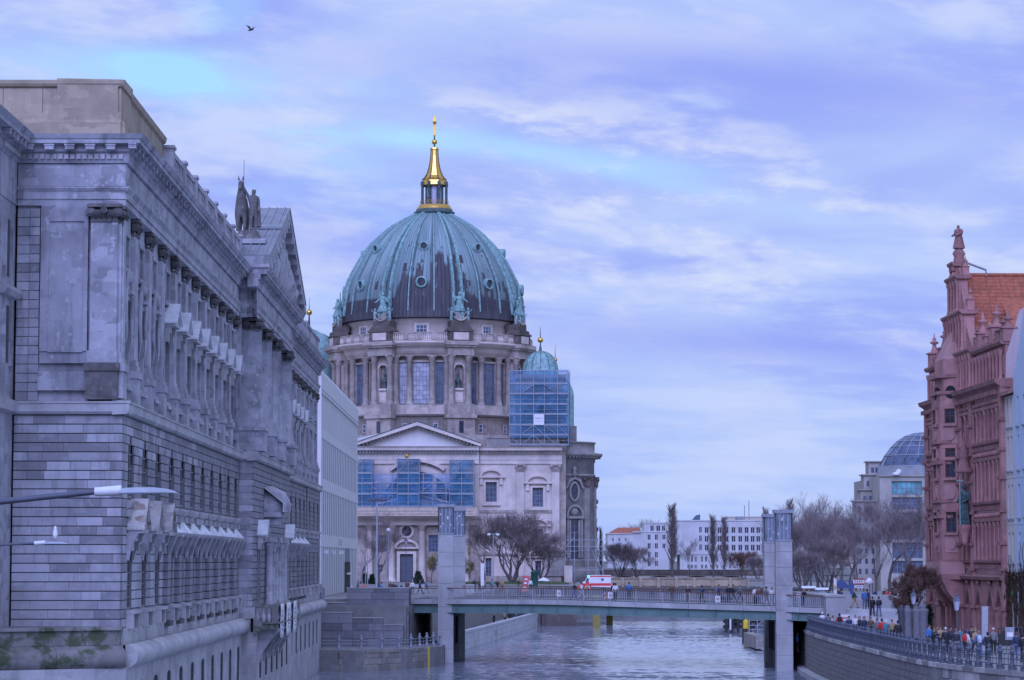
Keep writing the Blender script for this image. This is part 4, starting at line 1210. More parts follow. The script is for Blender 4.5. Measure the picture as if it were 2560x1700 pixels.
for ph in PIERS:
 f = rad(ph)
 q = MB()
 holed(q, f, -2.0, 2.0, 41.4, 51.4, 18, 20.4, [(-.95, .95, 44.8, 49.5)]); q.box(-.95, .95, 18, 19.2, 44.8, 49.5, f)
 q.build('niche_pier', M['dom'], dom)
 q = MB(); q.prism([(-1.15, 48.8), (-.95, 48.8)] + [(-.95 * math.cos(a), 48.8 + .95 * math.sin(a)) for a in np.linspace(0, math.pi, 9)[1:-1]] + [(.95, 48.8), (1.15, 48.8)] + [(1.15 * math.cos(a), 48.8 + 1.15 * math.sin(a)) for a in np.linspace(0, math.pi, 9)[1:-1]], 20.42, 20.6, f)
 q.box(-.9, .9, 20.42, 20.7, 44.4, 44.8, f); q.box(-.8, .8, 20.42, 20.52, 42.0, 44.0, f); q.box(-.55, .55, 20.53, 20.6, 42.3, 43.4, f); q.build('niche_frame', M['dom_pale'], dom)
 q = MB(); c = f(0, 19.85, 44.8)
 q.lathe([(.75, 0), (.7, .3), (.45, .5), (.35, .9), (.62, 1.3), (.62, 1.7), (.3, 2.0), (.2, 2.6), (.35, 2.8), (.3, 3.1), (.1, 3.4), (.12, 3.9), (.02, 4.3)], c, 12); q.build('niche_figure', M['verdigris_dark'], dom)
 for s in (-1.85, 1.85):
  o = link('column', COLM, dom, f(s, 20.9, 41.45)); link('capital', DCAP, o).location = (0, 0, 8.75)
 q = MB()
 q.box(-2.8, 2.8, 19.5, 22.0, 51.45, 52.2, f); q.box(-2.75, 2.75, 19.5, 21.9, 52.2, 53.1, f); q.box(-3.2, 3.2, 19.5, 22.5, 53.1, 53.5, f); q.box(-3.5, 3.5, 19.5, 22.9, 53.5, 54.3, f); q.build('pier_cornice', M['dom'], dom)
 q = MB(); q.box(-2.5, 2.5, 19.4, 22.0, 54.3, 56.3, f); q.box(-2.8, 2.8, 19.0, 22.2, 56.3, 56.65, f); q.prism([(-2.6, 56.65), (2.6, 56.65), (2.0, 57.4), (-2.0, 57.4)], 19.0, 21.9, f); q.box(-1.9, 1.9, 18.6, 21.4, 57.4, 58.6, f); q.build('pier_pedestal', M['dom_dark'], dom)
 q = MB(); q.box(-1.6, 1.6, 22.02, 22.1, 54.6, 56.1, f); q.build('pedestal_panel', M['dom_pale'], dom)
m = MB(); m.lathe([(19.9, 41.45), (20.2, 41.4), (20.2, 39.6), (20.9, 39.4), (20.9, 38.9), (20.3, 38.6), (20.3, 34.0)], DC, 96); m.build('drum_plinth', M['dom'], dom)
m = MB(); m.lathe([(20.95, 39.45), (21.2, 39.3), (21.2, 39.0), (20.95, 38.85)], DC, 96); m.build('plinth_band', M['dom_dark'], dom)
for ph in PIERS:
 f = rad(ph); q = MB(); q.box(-2.9, 2.9, 19.5, 22.2, 39.3, 41.4, f); q.box(-3.2, 3.2, 19.5, 22.7, 38.6, 39.3, f); q.box(-2.9, 2.9, 19.5, 22.2, 33.5, 38.6, f); q.build('pier_plinth', M['dom'], dom)
 q = MB(); q.box(-.45, .45, 22.2, 22.28, 35.6, 38.0, f); q.build('window', M['glass'], dom)
for k in (-1, 0, 1):
 for dp in (-9, 9):
  f = rad(-5.5 + 45 * k + dp, 20.3); put_window(dom, f, 0, .1, 35.8, 1.0, 1.8, 1, 2, M['glass_blue'], M['frame_pale'], False, .1, .14)
YF = 511.0
FX = lambda px: wx(px, YF, 1250)
FZ = lambda y: wz(y, YF)
FD = Fr((0, YF, 0), (1, 0, 0))              # s = world x, d towards the viewer
m = MB(); m.box(-75, 10.6, YF + 1.2, 590, 5, 31.5); m.box(-40, 8, YF + 4, 585, 31.5, 34.5); m.build('core_wall', M['dom'], dom)
xl, xr, xe = FX(850), FX(1198), FX(1399)
W1 = (FX(1214), FX(1242), FZ(1255), FZ(1205)); W2 = (FX(1331), FX(1358), FZ(1267), FZ(1219))
W3 = (FX(1333), FX(1357), FZ(1360), FZ(1322)); W4 = (FX(1338), FX(1353), FZ(1440), FZ(1402)); W5 = (FX(1214), FX(1229), FZ(1444), FZ(1395))
m = MB()
xm = FX(1285)
holed(m, FD, xr, xm, 5, FZ(1150), -1.5, 0, [W1, W5]); holed(m, FD, xm, xe, 5, FZ(1150), -1.5, 0, [W2, W3, W4])
m.build('front_wall', M['dom_pale'], dom)
for wq, nx, ny in ((W1, 3, 4), (W2, 3, 5), (W3, 3, 4), (W4, 2, 4), (W5, 2, 5)):
 put_window(dom, FD, (wq[0] + wq[1]) / 2, -.5, wq[2], wq[1] - wq[0], wq[3] - wq[2], nx, ny, M['glass_blue'], M['frame'], False, .1, .16)
def surround(w, arch=None, sill=True, mat='dom_pale'):
 a, b, lo, hi = w; c = (a + b) / 2; q = MB()
 q.box(a - .35, a, .002, .28, lo - .2, hi + .3, FD); q.box(b, b + .35, .002, .28, lo - .2, hi + .3, FD); q.box(a, b, .002, .28, hi, hi + .3, FD)
 if sill: q.box(a - .7, b + .7, .002, .5, lo - .7, lo - .25, FD)
 if arch:
  r0, h0 = arch
  o_ = [(c + r0 * math.cos(t), h0 + r0 * .62 * math.sin(t)) for t in np.linspace(0, math.pi, 13)]
  i_ = [(c + (r0 - .4) * math.cos(t), h0 + (r0 - .4) * .55 * math.sin(t)) for t in np.linspace(math.pi, 0, 13)]
  q.prism(o_ + i_, .002, .7, FD)
  q.box(c - r0 - .5, c + r0 + .5, .002, .75, h0 - .35, h0, FD)
  for sx in (-1, 1): q.box(c + sx * (r0 - .3) - .3, c + sx * (r0 - .3) + .3, .002, .5, h0 - 1.7, h0 - .35, FD)
 q.build('window_surround', M[mat], dom)
surround(W1, (2.25, FZ(1190))); surround(W2, (2.3, FZ(1205))); surround(W3, (2.0, FZ(1312))); surround(W4, (2.0, FZ(1390)), False); surround(W5, None, False)
def giant_pilaster(px0, px1, top=1179, bot=1440, mat='dom_pale', capm='dom'):
 a, b = FX(px0), FX(px1); q = MB(); q.box(a, b, .002, .45, FZ(bot), FZ(top), FD); q.build('pilaster', M[mat], dom)
 q = MB(); c = (a + b) / 2; w = (b - a)
 z0, z1 = FZ(top), FZ(1160)
 q.prism([(a - .05, z0), (b + .05, z0), (b + .35, z1 - .3), (a - .35, z1 - .3)], .0, .6, FD); q.box(a - .4, b + .4, 0, .85, z1 - .3, z1, FD)
 for i in range(4):
  for j in range(2): x = a + w * (i + .5) / 4; q.add([FD(x - .2, .55, z0 + .1 + j * .6), FD(x + .2, .55, z0 + .1 + j * .6), FD(x, .95, z0 + .6 + j * .6)], [(0, 1, 2)])
 for sx in (-1, 1): q.ball(FD(c + sx * (w / 2 + .1), .7, z1 - .55), .32, 8)
 q.build('capital', M[capm], dom)
giant_pilaster(1292, 1310); giant_pilaster(1380, 1398)
m = MB(); m.box(xr, xe + .3, -.2, .5, 5.3, FZ(1440), FD); m.box(xr, xe + .1, 0, .22, FZ(1282), FZ(1275), FD); m.box(FX(1310), xe + .1, 0, .2, FZ(1308), FZ(1302), FD); m.box(xr, xe + .2, .0, .35, FZ(1388), FZ(1383), FD); m.build('string_course', M['dom'], dom)
for i in range(6):
 for j in range(3):     # rusticated foot at the right
  a = FX(1363) + .52 * j
  q = MB(); q.box(a, a + .5, .0, .3, FZ(1436) + i * .62, FZ(1436) + i * .62 + .58, FD); q.build('rusticated_block', M['dom_pale'], dom)
def front_entab(x0, x1, d):
 q = MB()
 q.box(x0, x1, -1.2, d, FZ(1160), FZ(1150), FD); q.box(x0, x1, -1.2, d + .12, FZ(1150), FZ(1136), FD); q.build('frieze', M['dom_pale'], dom)
 q = MB(); q.profile([(-1.2, FZ(1136)), (d + .3, FZ(1136)), (d + .4, FZ(1129)), (d + 1.3, FZ(1127)), (d + 1.4, FZ(1121)), (d + 1.7, FZ(1117)), (-1.2, FZ(1116))], x0, x1, FD); q.build('cornice', M['dom_pale'], dom)
 q = MB(); n = int((x1 - x0) / .62)
 for i in range(n): q.box(x0 + .62 * i + .1, x0 + .62 * i + .42, d + .3, d + .95, FZ(1134), FZ(1128), FD)
 q.build('dentils', M['dom_side'], dom, None, 'stuff')
front_entab(xr + .1, xe + .5, .3); front_entab(-33, xr, 1.3)
m = MB(); m.box(xr + 1.5, xe, -.8, .1, FZ(1116), FZ(1096), FD); m.box(xr + 1.5, xe + .1, -.9, .3, FZ(1096), FZ(1092), FD); m.build('roof_parapet', M['dom_side'], dom)
ax, az, bz = FX(1043.6), FZ(1057), FZ(1117)
m = MB(); m.prism([(-33, bz), (xr, bz), (xr - .2, bz + .3), (ax, az - .7), (-33, bz + 1.2)], -1.0, .6, FD); m.build('tympanum', M['plaster'], dom)
for sx, e in ((1, xr + .3), (-1, 2 * ax - xr - .3)):
 q = MB(); q.prism([(e, bz), (e + sx * .1, bz + .55), (ax, az + .1), (ax, az - .65)][::sx], -1.0, 2.6, FD); q.build('raking_cornice', M['dom_pale'], dom)
 q = MB()
 for k in range(17):
  t = (k + .6) / 17.4; s = e + (ax - e) * t; h = bz - .05 + (az - bz - .55) * t
  q.box(s - .2, s + .2, .6, 2.0, h - .45, h + .02, FD)
 q.build('dentils', M['dom_side'], dom, None, 'stuff')
 q = MB(); q.prism([(e, bz + .56), (e, bz + .7), (ax, az + .3), (ax, az + .12)][::sx], -18, 2.7, FD); q.build('pediment_roof', M['verdigris_dark'], dom)
m = MB(); m.box(-34, xr, -1.0, .9, FZ(1290), FZ(1150), FD); m.build('front_wall', M['dom_pale'], dom)
cx_, cz_ = ax, FZ(1268)
arc = lambda r, n=24: [(cx_ + r * math.cos(t), cz_ + r * math.sin(t)) for t in np.linspace(0, math.pi, n)]
m = MB(); m.prism(arc(6.9), .9, 1.0, FD); wo = m.build('window', M['glass_blue'], dom)
for r0, r1, d in ((6.9, 7.6, 1.5), (7.6, 8.2, 1.25)):
 q = MB(); q.prism(arc(r1) + arc(r0)[::-1], .9, d, FD); q.build('arch_moulding', M['dom_pale'], dom)
q = MB(); q.prism([(cx_ + 8.8 * math.cos(t), cz_ + 1.2 + 8.2 * math.sin(t)) for t in np.linspace(.9, 2.24, 12)] + [(cx_ + 8.3 * math.cos(t), cz_ + .6 + 8.2 * math.sin(t)) for t in np.linspace(2.24, .9, 12)], .9, 2.2, FD); q.build('arch_hood', M['dom_pale'], dom)
q = MB()
for s in (-3.4, 3.4): q.box(cx_ + s - .35, cx_ + s + .35, 1.0, 1.4, cz_, cz_ + 5.9, FD)
for s in (-5.5, -1.2, 1.2, 5.5): q.box(cx_ + s - .1, cx_ + s + .1, 1.0, 1.2, cz_, cz_ + math.sqrt(47 - s * s), FD)
for h in (1.6, 3.2, 4.8): q.box(cx_ - math.sqrt(47 - h * h), cx_ + math.sqrt(47 - h * h), 1.0, 1.15, cz_ + h - .08, cz_ + h + .08, FD)
q.build('frame', M['dom_pale'], wo)
m = MB(); m.prism([(ax - 8.5, FZ(1266)), (ax + 8.5, FZ(1266)), (ax, FZ(1240))], 1.6, 3.2, FD); m.build('porch_gable', M['dom_side'], dom)
for sx in (-1, 1):
 q = MB(); e = ax + sx * 8.9; q.prism([(e, FZ(1266)), (e, FZ(1262)), (ax, FZ(1236)), (ax, FZ(1240))][::sx], 1.6, 3.6, FD); q.build('raking_cornice', M['dom_pale'], dom)
for px in (913, 1153):
 c = FD(FX(px), 2.4, FZ(1266)); q = MB()
 q.lathe([(2.6, 0), (2.6, 1.6), (1.6, 2.0), (2.0, 3.2), (1.2, 3.4), (1.5, 4.4), (2.1, 4.9), (1.1, 5.2), (.8, 6.2), (.3, 6.5), (.5, 7.0), (.05, 7.8)], c, 14); q.build('corner_finial', M['dom_dark'], dom)
q = MB(); c = FD(FX(1018), 3.4, FZ(1205))
q.tube([c + Vector((0, 0, 0)), c + Vector((0, 0, 4.6))], .16, 6); q.ball(c + Vector((0, 0, 5.0)), .42, 8)
for dx in (-1.15, 1.15): q.ball(c + Vector((dx, 0, 3.4)), .32, 8)
q.tube([c + Vector((-1.4, 0, 3.4)), c + Vector((1.4, 0, 3.4))], .13, 6); q.build('gilded_crucifix', M['gold_mat'], dom)
q = MB(); q.lathe([(2.0, 0), (2.0, .8), (1.3, 1.2), (1.0, 3.5), (1.6, 3.9), (.6, 4.6)], FD(FX(1018), 2.6, FZ(1266)), 10); q.build('crucifix_base', M['dom_dark'], dom)
m = MB(); m.box(-34, xr + .2, -1.0, 2.4, FZ(1300), FZ(1290), FD); m.profile([(2.4, FZ(1298)), (3.0, FZ(1296)), (3.3, FZ(1291)), (2.4, FZ(1290))], -34, xr + .3, FD); m.box(-34, xr + .2, -1, 2.2, FZ(1313), FZ(1300), FD); m.build('porch_entablature', M['dom_pale'], dom)
WD = (FX(1001), FX(1034), 5.6, FZ(1385)); WR = (FX(1072), FX(1096), FZ(1380), FZ(1338)); WR2 = (FX(1078), FX(1092), FZ(1425), FZ(1408)); WL = (FX(946), FX(967), FZ(1380), FZ(1338)); WL2 = (FX(946), FX(958), FZ(1430), FZ(1412))
m = MB(); holed(m, FD, -34, FX(980), 5, FZ(1312), -1, .9, [WL, WL2]); holed(m, FD, FX(980), FX(1055), 5, FZ(1312), -1, .9, [WD]); holed(m, FD, FX(1055), xr, 5, FZ(1312), -1, .9, [WR, WR2]); m.build('front_wall', M['dom'], dom)
FD9 = Fr(FD(0, .9, 0), FD.s)
for wq, nx, ny in ((WR, 3, 4), (WR2, 2, 2), (WL, 3, 4), (WL2, 2, 2)):
 put_window(dom, FD9, (wq[0] + wq[1]) / 2, -.4, wq[2], wq[1] - wq[0], wq[3] - wq[2], nx, ny, M['glass_blue'], M['frame'], False, .1, .14)
q = MB(); q.box(WD[0], WD[1], .2, .45, WD[2], WD[3], FD)
for i in range(2):
 for j in range(3):
  a = WD[0] + (WD[1] - WD[0]) * i / 2 + .15; z = WD[2] + (WD[3] - WD[2]) * j / 3 + .15
  q.box(a, a + 1.0, .45, .52, z, z + 1.3, FD)
q.build('door', M['iron'], dom)
q = MB(); a, b = WD[0], WD[1]; q.box(a - .6, a, .9, 1.3, 5.5, WD[3] + .5, FD); q.box(b, b + .6, .9, 1.3, 5.5, WD[3] + .5, FD); q.box(a, b, .9, 1.3, WD[3], WD[3] + .5, FD)
c = (a + b) / 2; q.prism([(c + 2.4 * math.cos(t), FZ(1368) + 1.6 * math.sin(t)) for t in np.linspace(0, math.pi, 13)] + [(c + 1.9 * math.cos(t), FZ(1368) + 1.1 * math.sin(t)) for t in np.linspace(math.pi, 0, 13)], .9, 1.7, FD); q.box(c - 2.7, c + 2.7, .9, 1.8, FZ(1372), FZ(1368), FD); q.build('door_surround', M['dom_pale'], dom)
q = MB(); cz = FZ(1328); q.prism([(c + 1.0 * math.cos(t), cz + 1.0 * math.sin(t)) for t in np.linspace(0, 2 * math.pi, 17)[:-1]], .91, .97, FD); q.build('round_window', M['glass'], dom)
q = MB(); q.prism([(c + 1.45 * math.cos(t), cz + 1.45 * math.sin(t)) for t in np.linspace(0, 2 * math.pi, 21)] + [(c + 1.0 * math.cos(t), cz + 1.0 * math.sin(t)) for t in np.linspace(2 * math.pi, 0, 21)], .9, 1.2, FD); q.build('window_surround', M['dom_pale'], dom)
PCOL = col_mesh('column', .72, FZ(1312) - 5.6, M['dom_pale'])
for px in (925, 980, 1056, 1110, 1165):
 o = link('column', PCOL, dom, FD(FX(px), 1.9, 5.6)); oc = link('capital', DCAP, o); oc.location = (0, 0, FZ(1312) - 5.6 - 1.3)
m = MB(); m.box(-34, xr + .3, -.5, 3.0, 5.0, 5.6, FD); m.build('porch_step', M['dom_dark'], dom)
AC = Vector((9.3, 522.0, 0)); AR = 7.2
def apf(phi, r=AR):
 a = R(phi); o = AC + Vector((math.sin(a), -math.cos(a), 0)) * r
 return Fr(o, (math.cos(a), math.sin(a), 0))
m = MB(); m.lathe([(AR, 5), (AR, 29.2), (AR + .2, 29.3), (AR + .2, 30.0), (AR + .7, 30.1), (AR + 1.6, 30.5), (AR + 1.7, 31.0), (AR + .3, 31.2), (AR + .1, 31.3), (AR + .1, 33.0), (AR + .35, 33.05), (AR + .35, 33.3), (3, 33.4)], AC, 48); m.build('flank_wall', M['dom_side'], dom)
m = MB(); m.lathe([(AR + .02, 5), (AR + .8, 5.02), (AR + .8, 8.2), (AR + .5, 8.4), (AR + .02, 8.5)], AC, 48); m.lathe([(AR, 26.4), (AR + .25, 26.4), (AR + .25, 26.8), (AR, 26.9)], AC, 48); m.build('flank_string_course', M['dom_side'], dom)
q = MB()
for i in range(40): f = apf(-60 + 5 * i); q.box(-.18, .18, .6, 1.3, 30.05, 30.35, f)
q.build('dentils', M['dom_side'], dom, None, 'stuff')
for ph in (-2, 48, 92):
 f = apf(ph); q = MB(); q.box(-.75, .75, -.4, .4, 8.4, 24.4, f); q.build('pilaster', M['dom_side'], dom)
 q = MB(); q.prism([(-.8, 24.4), (.8, 24.4), (1.15, 26.1), (-1.15, 26.1)], -.3, .75, f); q.box(-1.2, 1.2, -.3, .95, 26.1, 26.4, f); q.ball(f(-1, .7, 25.8), .35, 8); q.ball(f(1, .7, 25.8), .35, 8); q.build('capital', M['dom_dark'], dom)
f = apf(24)
hz_ = lambda y: wz(y, 515)
oz = (hz_(1209) + hz_(1248)) / 2; oh = (hz_(1209) - hz_(1248)) / 2
ell = lambda a, b: [(a * math.cos(t), oz + b * math.sin(t)) for t in np.linspace(0, 2 * math.pi, 21)]
q = MB(); q.prism(ell(.75, oh)[:-1], .1, .16, f); q.build('oval_window', M['glass'], dom)
q = MB(); q.prism(ell(1.15, oh + .5) + ell(.75, oh)[::-1], 0, .45, f); q.prism([(-2.0, oz + .6), (-1.6, oz + .6), (-1.0, oz + 1.9), (0, oz + 2.4), (1.0, oz + 1.9), (1.6, oz + .6), (2.0, oz + .6), (1.3, oz + 2.3), (0, oz + 2.9), (-1.3, oz + 2.3)], 0, .7, f); q.lathe([(.2, oz + 2.9), (.6, oz + 3.4), (.3, oz + 3.9), (.5, oz + 4.6), (.1, oz + 5.0)], f(0, .4, 0), 8); q.build('window_surround', M['dom_side'], dom)
q = MB(); zb, zt = hz_(1395), hz_(1304); q.box(-.8, .8, .06, .14, zb, zt, f); go = q.build('tall_window', M['glass'], dom)
q = MB(); q.box(-.05, .05, .142, .22, zb, zt, f); q.box(-.8, .8, .142, .2, zt - 2.2, zt - 2.05, f); q.build('frame', M['frame'], go)
q = MB(); q.box(-1.2, -.8, 0, .5, zb, zt + .4, f); q.box(.8, 1.2, 0, .5, zb, zt + .4, f); q.box(-1.7, -1.35, 0, .6, zb, zt + .6, f); q.box(1.35, 1.7, 0, .6, zb, zt + .6, f); q.box(-1.9, 1.9, 0, .9, zt + .6, zt + 1.1, f)
q.prism([(1.9 * math.cos(t), zt + 1.1 + 2.3 * math.sin(t)) for t in np.linspace(0, math.pi, 13)] + [(1.5 * math.cos(t), zt + 1.1 + 1.8 * math.sin(t)) for t in np.linspace(math.pi, 0, 13)], 0, .8, f); q.ball(f(0, .2, zt + 1.9), .9, 10); q.build('window_surround', M['dom_side'], dom)
for ph, z, s_ in ((97, 25.5, 1.2), (96, 21.5, 1.0), (95, 16, 1.0)):
 q = MB(); f2 = apf(ph); q.ball(f2(0, .3, z), s_ * .6, 8); q.ball(f2(0, .2, z - 1.1), s_ * .45, 8); q.build('carved_ornament', M['dom_dark'], dom)
m = MB(); m.box(AC.x, 13.5, 523, 560, 5, 30); m.box(8, 12.9, 518, 560, 30, 36.5); m.build('choir_wall', M['dom_side'], dom)
m = MB(); m.box(FX(1362), FX(1412), 0, 1.3, FZ(1376), FZ(1368), FD); m.box(FX(1366), FX(1412), 0, .9, FZ(1440), FZ(1390), FD); m.box(FX(1362), FX(1410), 0, 1.2, FZ(1390), FZ(1384), FD); m.build('corner_block', M['dom_side'], dom)
TX0, TX1, TY = wx(1288, 512, 1020), wx(1416, 512, 1020), 512.5
tc = (TX0 + TX1) / 2
FTW = Fr((0, TY, 0), (1, 0, 0)); tz = lambda y: wz(y, 512)
m = MB(); m.box(TX0, TX1, TY, TY + 11, 31, tz(985)); m.box(TX0 - .4, TX1 + .4, TY - .4, TY + 11.4, tz(985), tz(978)); m.box(TX0 + .6, TX1 - .6, TY + .6, TY + 10.4, tz(978), tz(945)); m.box(TX0, TX1, TY, TY + 11, tz(945), tz(935)); m.build('tower_wall', M['dom'], dom)
m = MB(); m.prism([(tc - 3.6, tz(984)), (tc + 3.6, tz(984)), (tc, tz(960))], .0, .9, FTW); m.build('tower_gable', M['dom_pale'], dom)
for sx in (-1, 1): q = MB(); q.prism([(tc + sx * 4, tz(985)), (tc + sx * 4, tz(981)), (tc, tz(956)), (tc, tz(960))][::sx], 0, 1.3, FTW); q.build('raking_cornice', M['dom_pale'], dom)
m = MB(); m.prism([(tc - 1.0, tz(1060)), (tc + 1.0, tz(1060)), (tc + 1.0, tz(1025))] + [(tc + math.cos(t), tz(1025) + math.sin(t)) for t in np.linspace(0, math.pi, 9)[1:-1]] + [(tc - 1.0, tz(1025))], 0, .06, FTW); m.build('tower_window', M['dark'], dom)
for s in (TX0 + .6, TX0 + 3, TX1 - 3, TX1 - .6): m = MB(); m.box(s - .45, s + .45, 0, .5, 33, tz(990), FTW); m.build('pilaster', M['dom'], dom)
TCN = Vector((wx(1351, 518, 900), 518, 0))
m = MB(); r0 = 3.5; z0 = wz(928, 518); zt_ = wz(878, 518)
m.lathe([(r0 + .1, z0 - 1), (r0 + .1, z0)] + [(r0 * math.cos(t) ** .9, z0 + (zt_ - z0) * math.sin(t)) for t in np.linspace(.05, 1.5, 10)] + [(.12, zt_)], TCN, 32); m.build('tower_dome', M['verdigris'], dom)
for k in range(12):
 a = 2 * math.pi * k / 12; q = MB(); q.tube([TCN + Vector((math.cos(a), math.sin(a), 0)) * (r0 * math.cos(t) ** .9 + .03) + Vector((0, 0, z0 + (zt_ - z0) * math.sin(t))) for t in np.linspace(.05, 1.45, 8)], .07, 4); q.build('tower_dome_rib', M['verdigris_dark'], dom)
m = MB(); m.lathe([(.35, zt_ - .1), (.22, zt_ + .8), (.12, zt_ + 1.4), (.1, wz(850, 518)), (.05, wz(822, 518)), (.02, wz(815, 518))], TCN, 8); m.build('tower_staff', M['verdigris_dark'], dom)
m = MB(); m.ball(TCN + Vector((0, 0, wz(850, 518))), .58, 14); m.build('gilded_ball', M['gold'], dom)
for px, y, Y, r in ((773, 781, 560, .65), (1388, 899, 585, .5)):
 c = Vector((wx(px, Y, y), Y, 0)); z = wz(y, Y)
 q = MB(); q.ball(c + Vector((0, 0, z)), r, 14); q.build('gilded_ball', M['gold'], dom)
 q = MB(); q.lathe([(.3, z - 4), (.14, z - .5), (.06, z + 1.6), (.02, z + 3.4)], c, 8); q.build('tower_staff', M['verdigris_dark'], dom)
 q = MB(); rr = 4.2; q.lathe([(rr, 30), (rr, z - 8.5)] + [(rr * math.cos(t), z - 8.5 + 5 * math.sin(t)) for t in np.linspace(.05, 1.5, 9)], c, 24); q.build('tower_dome', M['verdigris'], dom)
c = Vector((wx(796, 556, 880), 556, 0)); z = wz(832, 556)
q = MB(); q.lathe([(3.6, 30), (3.6, z - 4)] + [(3.6 * math.cos(t), z - 4 + 4 * math.sin(t)) for t in np.linspace(.05, 1.5, 9)], c, 24); q.build('tower_dome', M['verdigris'], dom)
def angel_group():
 q = MB()
 q.lathe([(1.05, 1.9), (1.15, 2.1), (.8, 3.0), (.6, 3.6), (.72, 3.9), (.55, 4.5), (.62, 4.9), (.3, 5.15), (.18, 5.25)], (0, 0, 0), 12)
 for k in range(9):
  a = 2 * math.pi * k / 9; q.tube([(1.1 * math.cos(a), 1.1 * math.sin(a), 1.9), (.62 * math.cos(a + .2), .62 * math.sin(a + .2), 3.6)], [.16, .07], 4)
 q.ball((0, .08, 5.55), .34, 10, .42)
 for sx in (-1, 1):
  q.tube([(sx * .55, 0, 4.85), (sx * 1.0, .3, 4.3), (sx * 1.45, .6, 3.9), (sx * 1.6, .8, 3.9)], [.2, .17, .13, .1], 6)
  q.tube([(sx * .35, .4, 2.2), (sx * .4, .6, 1.2), (sx * .45, .5, .4)], [.3, .22, .16], 6)
 body = q.mesh('angel', M['verdigris'])
 ws = []
 for sx in (-1, 1):
  w = MB()
  sec = [(.25, 4.3, .10), (.55, 4.9, .2), (.9, 5.5, .28), (1.15, 6.2, .34), (1.2, 6.9, .36), (1.05, 7.4, .3)]
  low = [(.3, 3.6, .14), (.65, 3.7, .3), (1.0, 4.0, .4), (1.3, 4.6, .46), (1.35, 5.6, .46), (1.12, 7.0, .36)]
  vs = []
  for (x, z, b), (x2, z2, b2) in zip(sec, low):
   vs += [(sx * x, -.25 - b, z), (sx * x2, -.3 - b2, z2), (sx * x, -.42 - b, z), (sx * x2, -.45 - b2, z2)]
  fs = []
  for i in range(len(sec) - 1):
   b0, b1 = 4 * i, 4 * i + 4
   fs += [(b0, b1, b1 + 1, b0 + 1), (b0 + 2, b0 + 3, b1 + 3, b1 + 2), (b0, b0 + 2, b1 + 2, b1), (b0 + 1, b1 + 1, b1 + 3, b0 + 3)]
  fs += [(0, 1, 3, 2), (20, 22, 23, 21)]
  w.add(vs, fs, True); ws.append(w.mesh('wing', M['verdigris']))
 put = []
 for sx in (-1, 1):
  p = MB(); o = sx * 1.75
  p.tube([(o - .15, .3, 0), (o - .14, .32, .6), (o, .3, 1.2)], [.15, .2, .28], 7); p.tube([(o + .2, .25, 0), (o + .18, .3, .6), (o, .3, 1.2)], [.15, .2, .28], 7)
  p.tube([(o, .3, 1.1), (o, .3, 1.5), (o, .3, 1.95), (o, .3, 2.1)], [.3, .34, .3, .12], 8); p.ball((o, .32, 2.4), .27, 8, .32)
  p.tube([(o + sx * .25, .3, 1.95), (o + sx * .6, .45, 2.1), (o + sx * .8, .5, 2.5)], [.13, .1, .08], 5); p.tube([(o - sx * .25, .3, 1.95), (o - sx * .6, .55, 1.6), (o - sx * .9, .6, 1.2)], [.13, .1, .08], 5)
  put.append(p.mesh('cherub', M['verdigris']))
 g = MB()
 g.tube([(-1.4 + .14 * i, .75 + .2 * math.sin(i * .155), .75 - .75 * math.sin(math.pi * i / 20)) for i in range(21)], .2, 6)
 g.box(-.9, .9, -.6, .5, -.1, 1.9)
 gar = g.mesh('garland_block', M['dom'])
 hn = MB(); hn.tube([(1.4, .7, 4.0), (2.2, 1.2, 4.4), (3.0, 1.7, 4.5), (3.3, 1.9, 4.5)], [.05, .06, .1, .26], 8)
 return body, ws, put, gar, hn.mesh('trumpet', M['verdigris_dark'])
ANG = angel_group()
alab = {-73: 'green copper angel group in profile at the left edge of the dome foot', -28: 'dark copper angel group at the dome foot, second from the left',
  17: 'bright green winged copper angel with two cherubs, right of the middle', 62: 'green copper angel blowing a trumpet at the right edge of the dome foot'}
for ph in PIERS:
 f = rad(ph, 20.6, 58.6)
 t = thing('angel_statue', f(0, 0, 0), alab[ph], 'statue', 'copper angels round the dome', R(ph) + math.pi)
 link('angel', ANG[0], t).location = (0, 0, 0)
 for w in ANG[1]: link('wing', w, t)
 for p in ANG[2]: link('cherub', p, t)
 link('garland_block', ANG[3], t)
 if ph in (62, -28): link('trumpet', ANG[4], t)
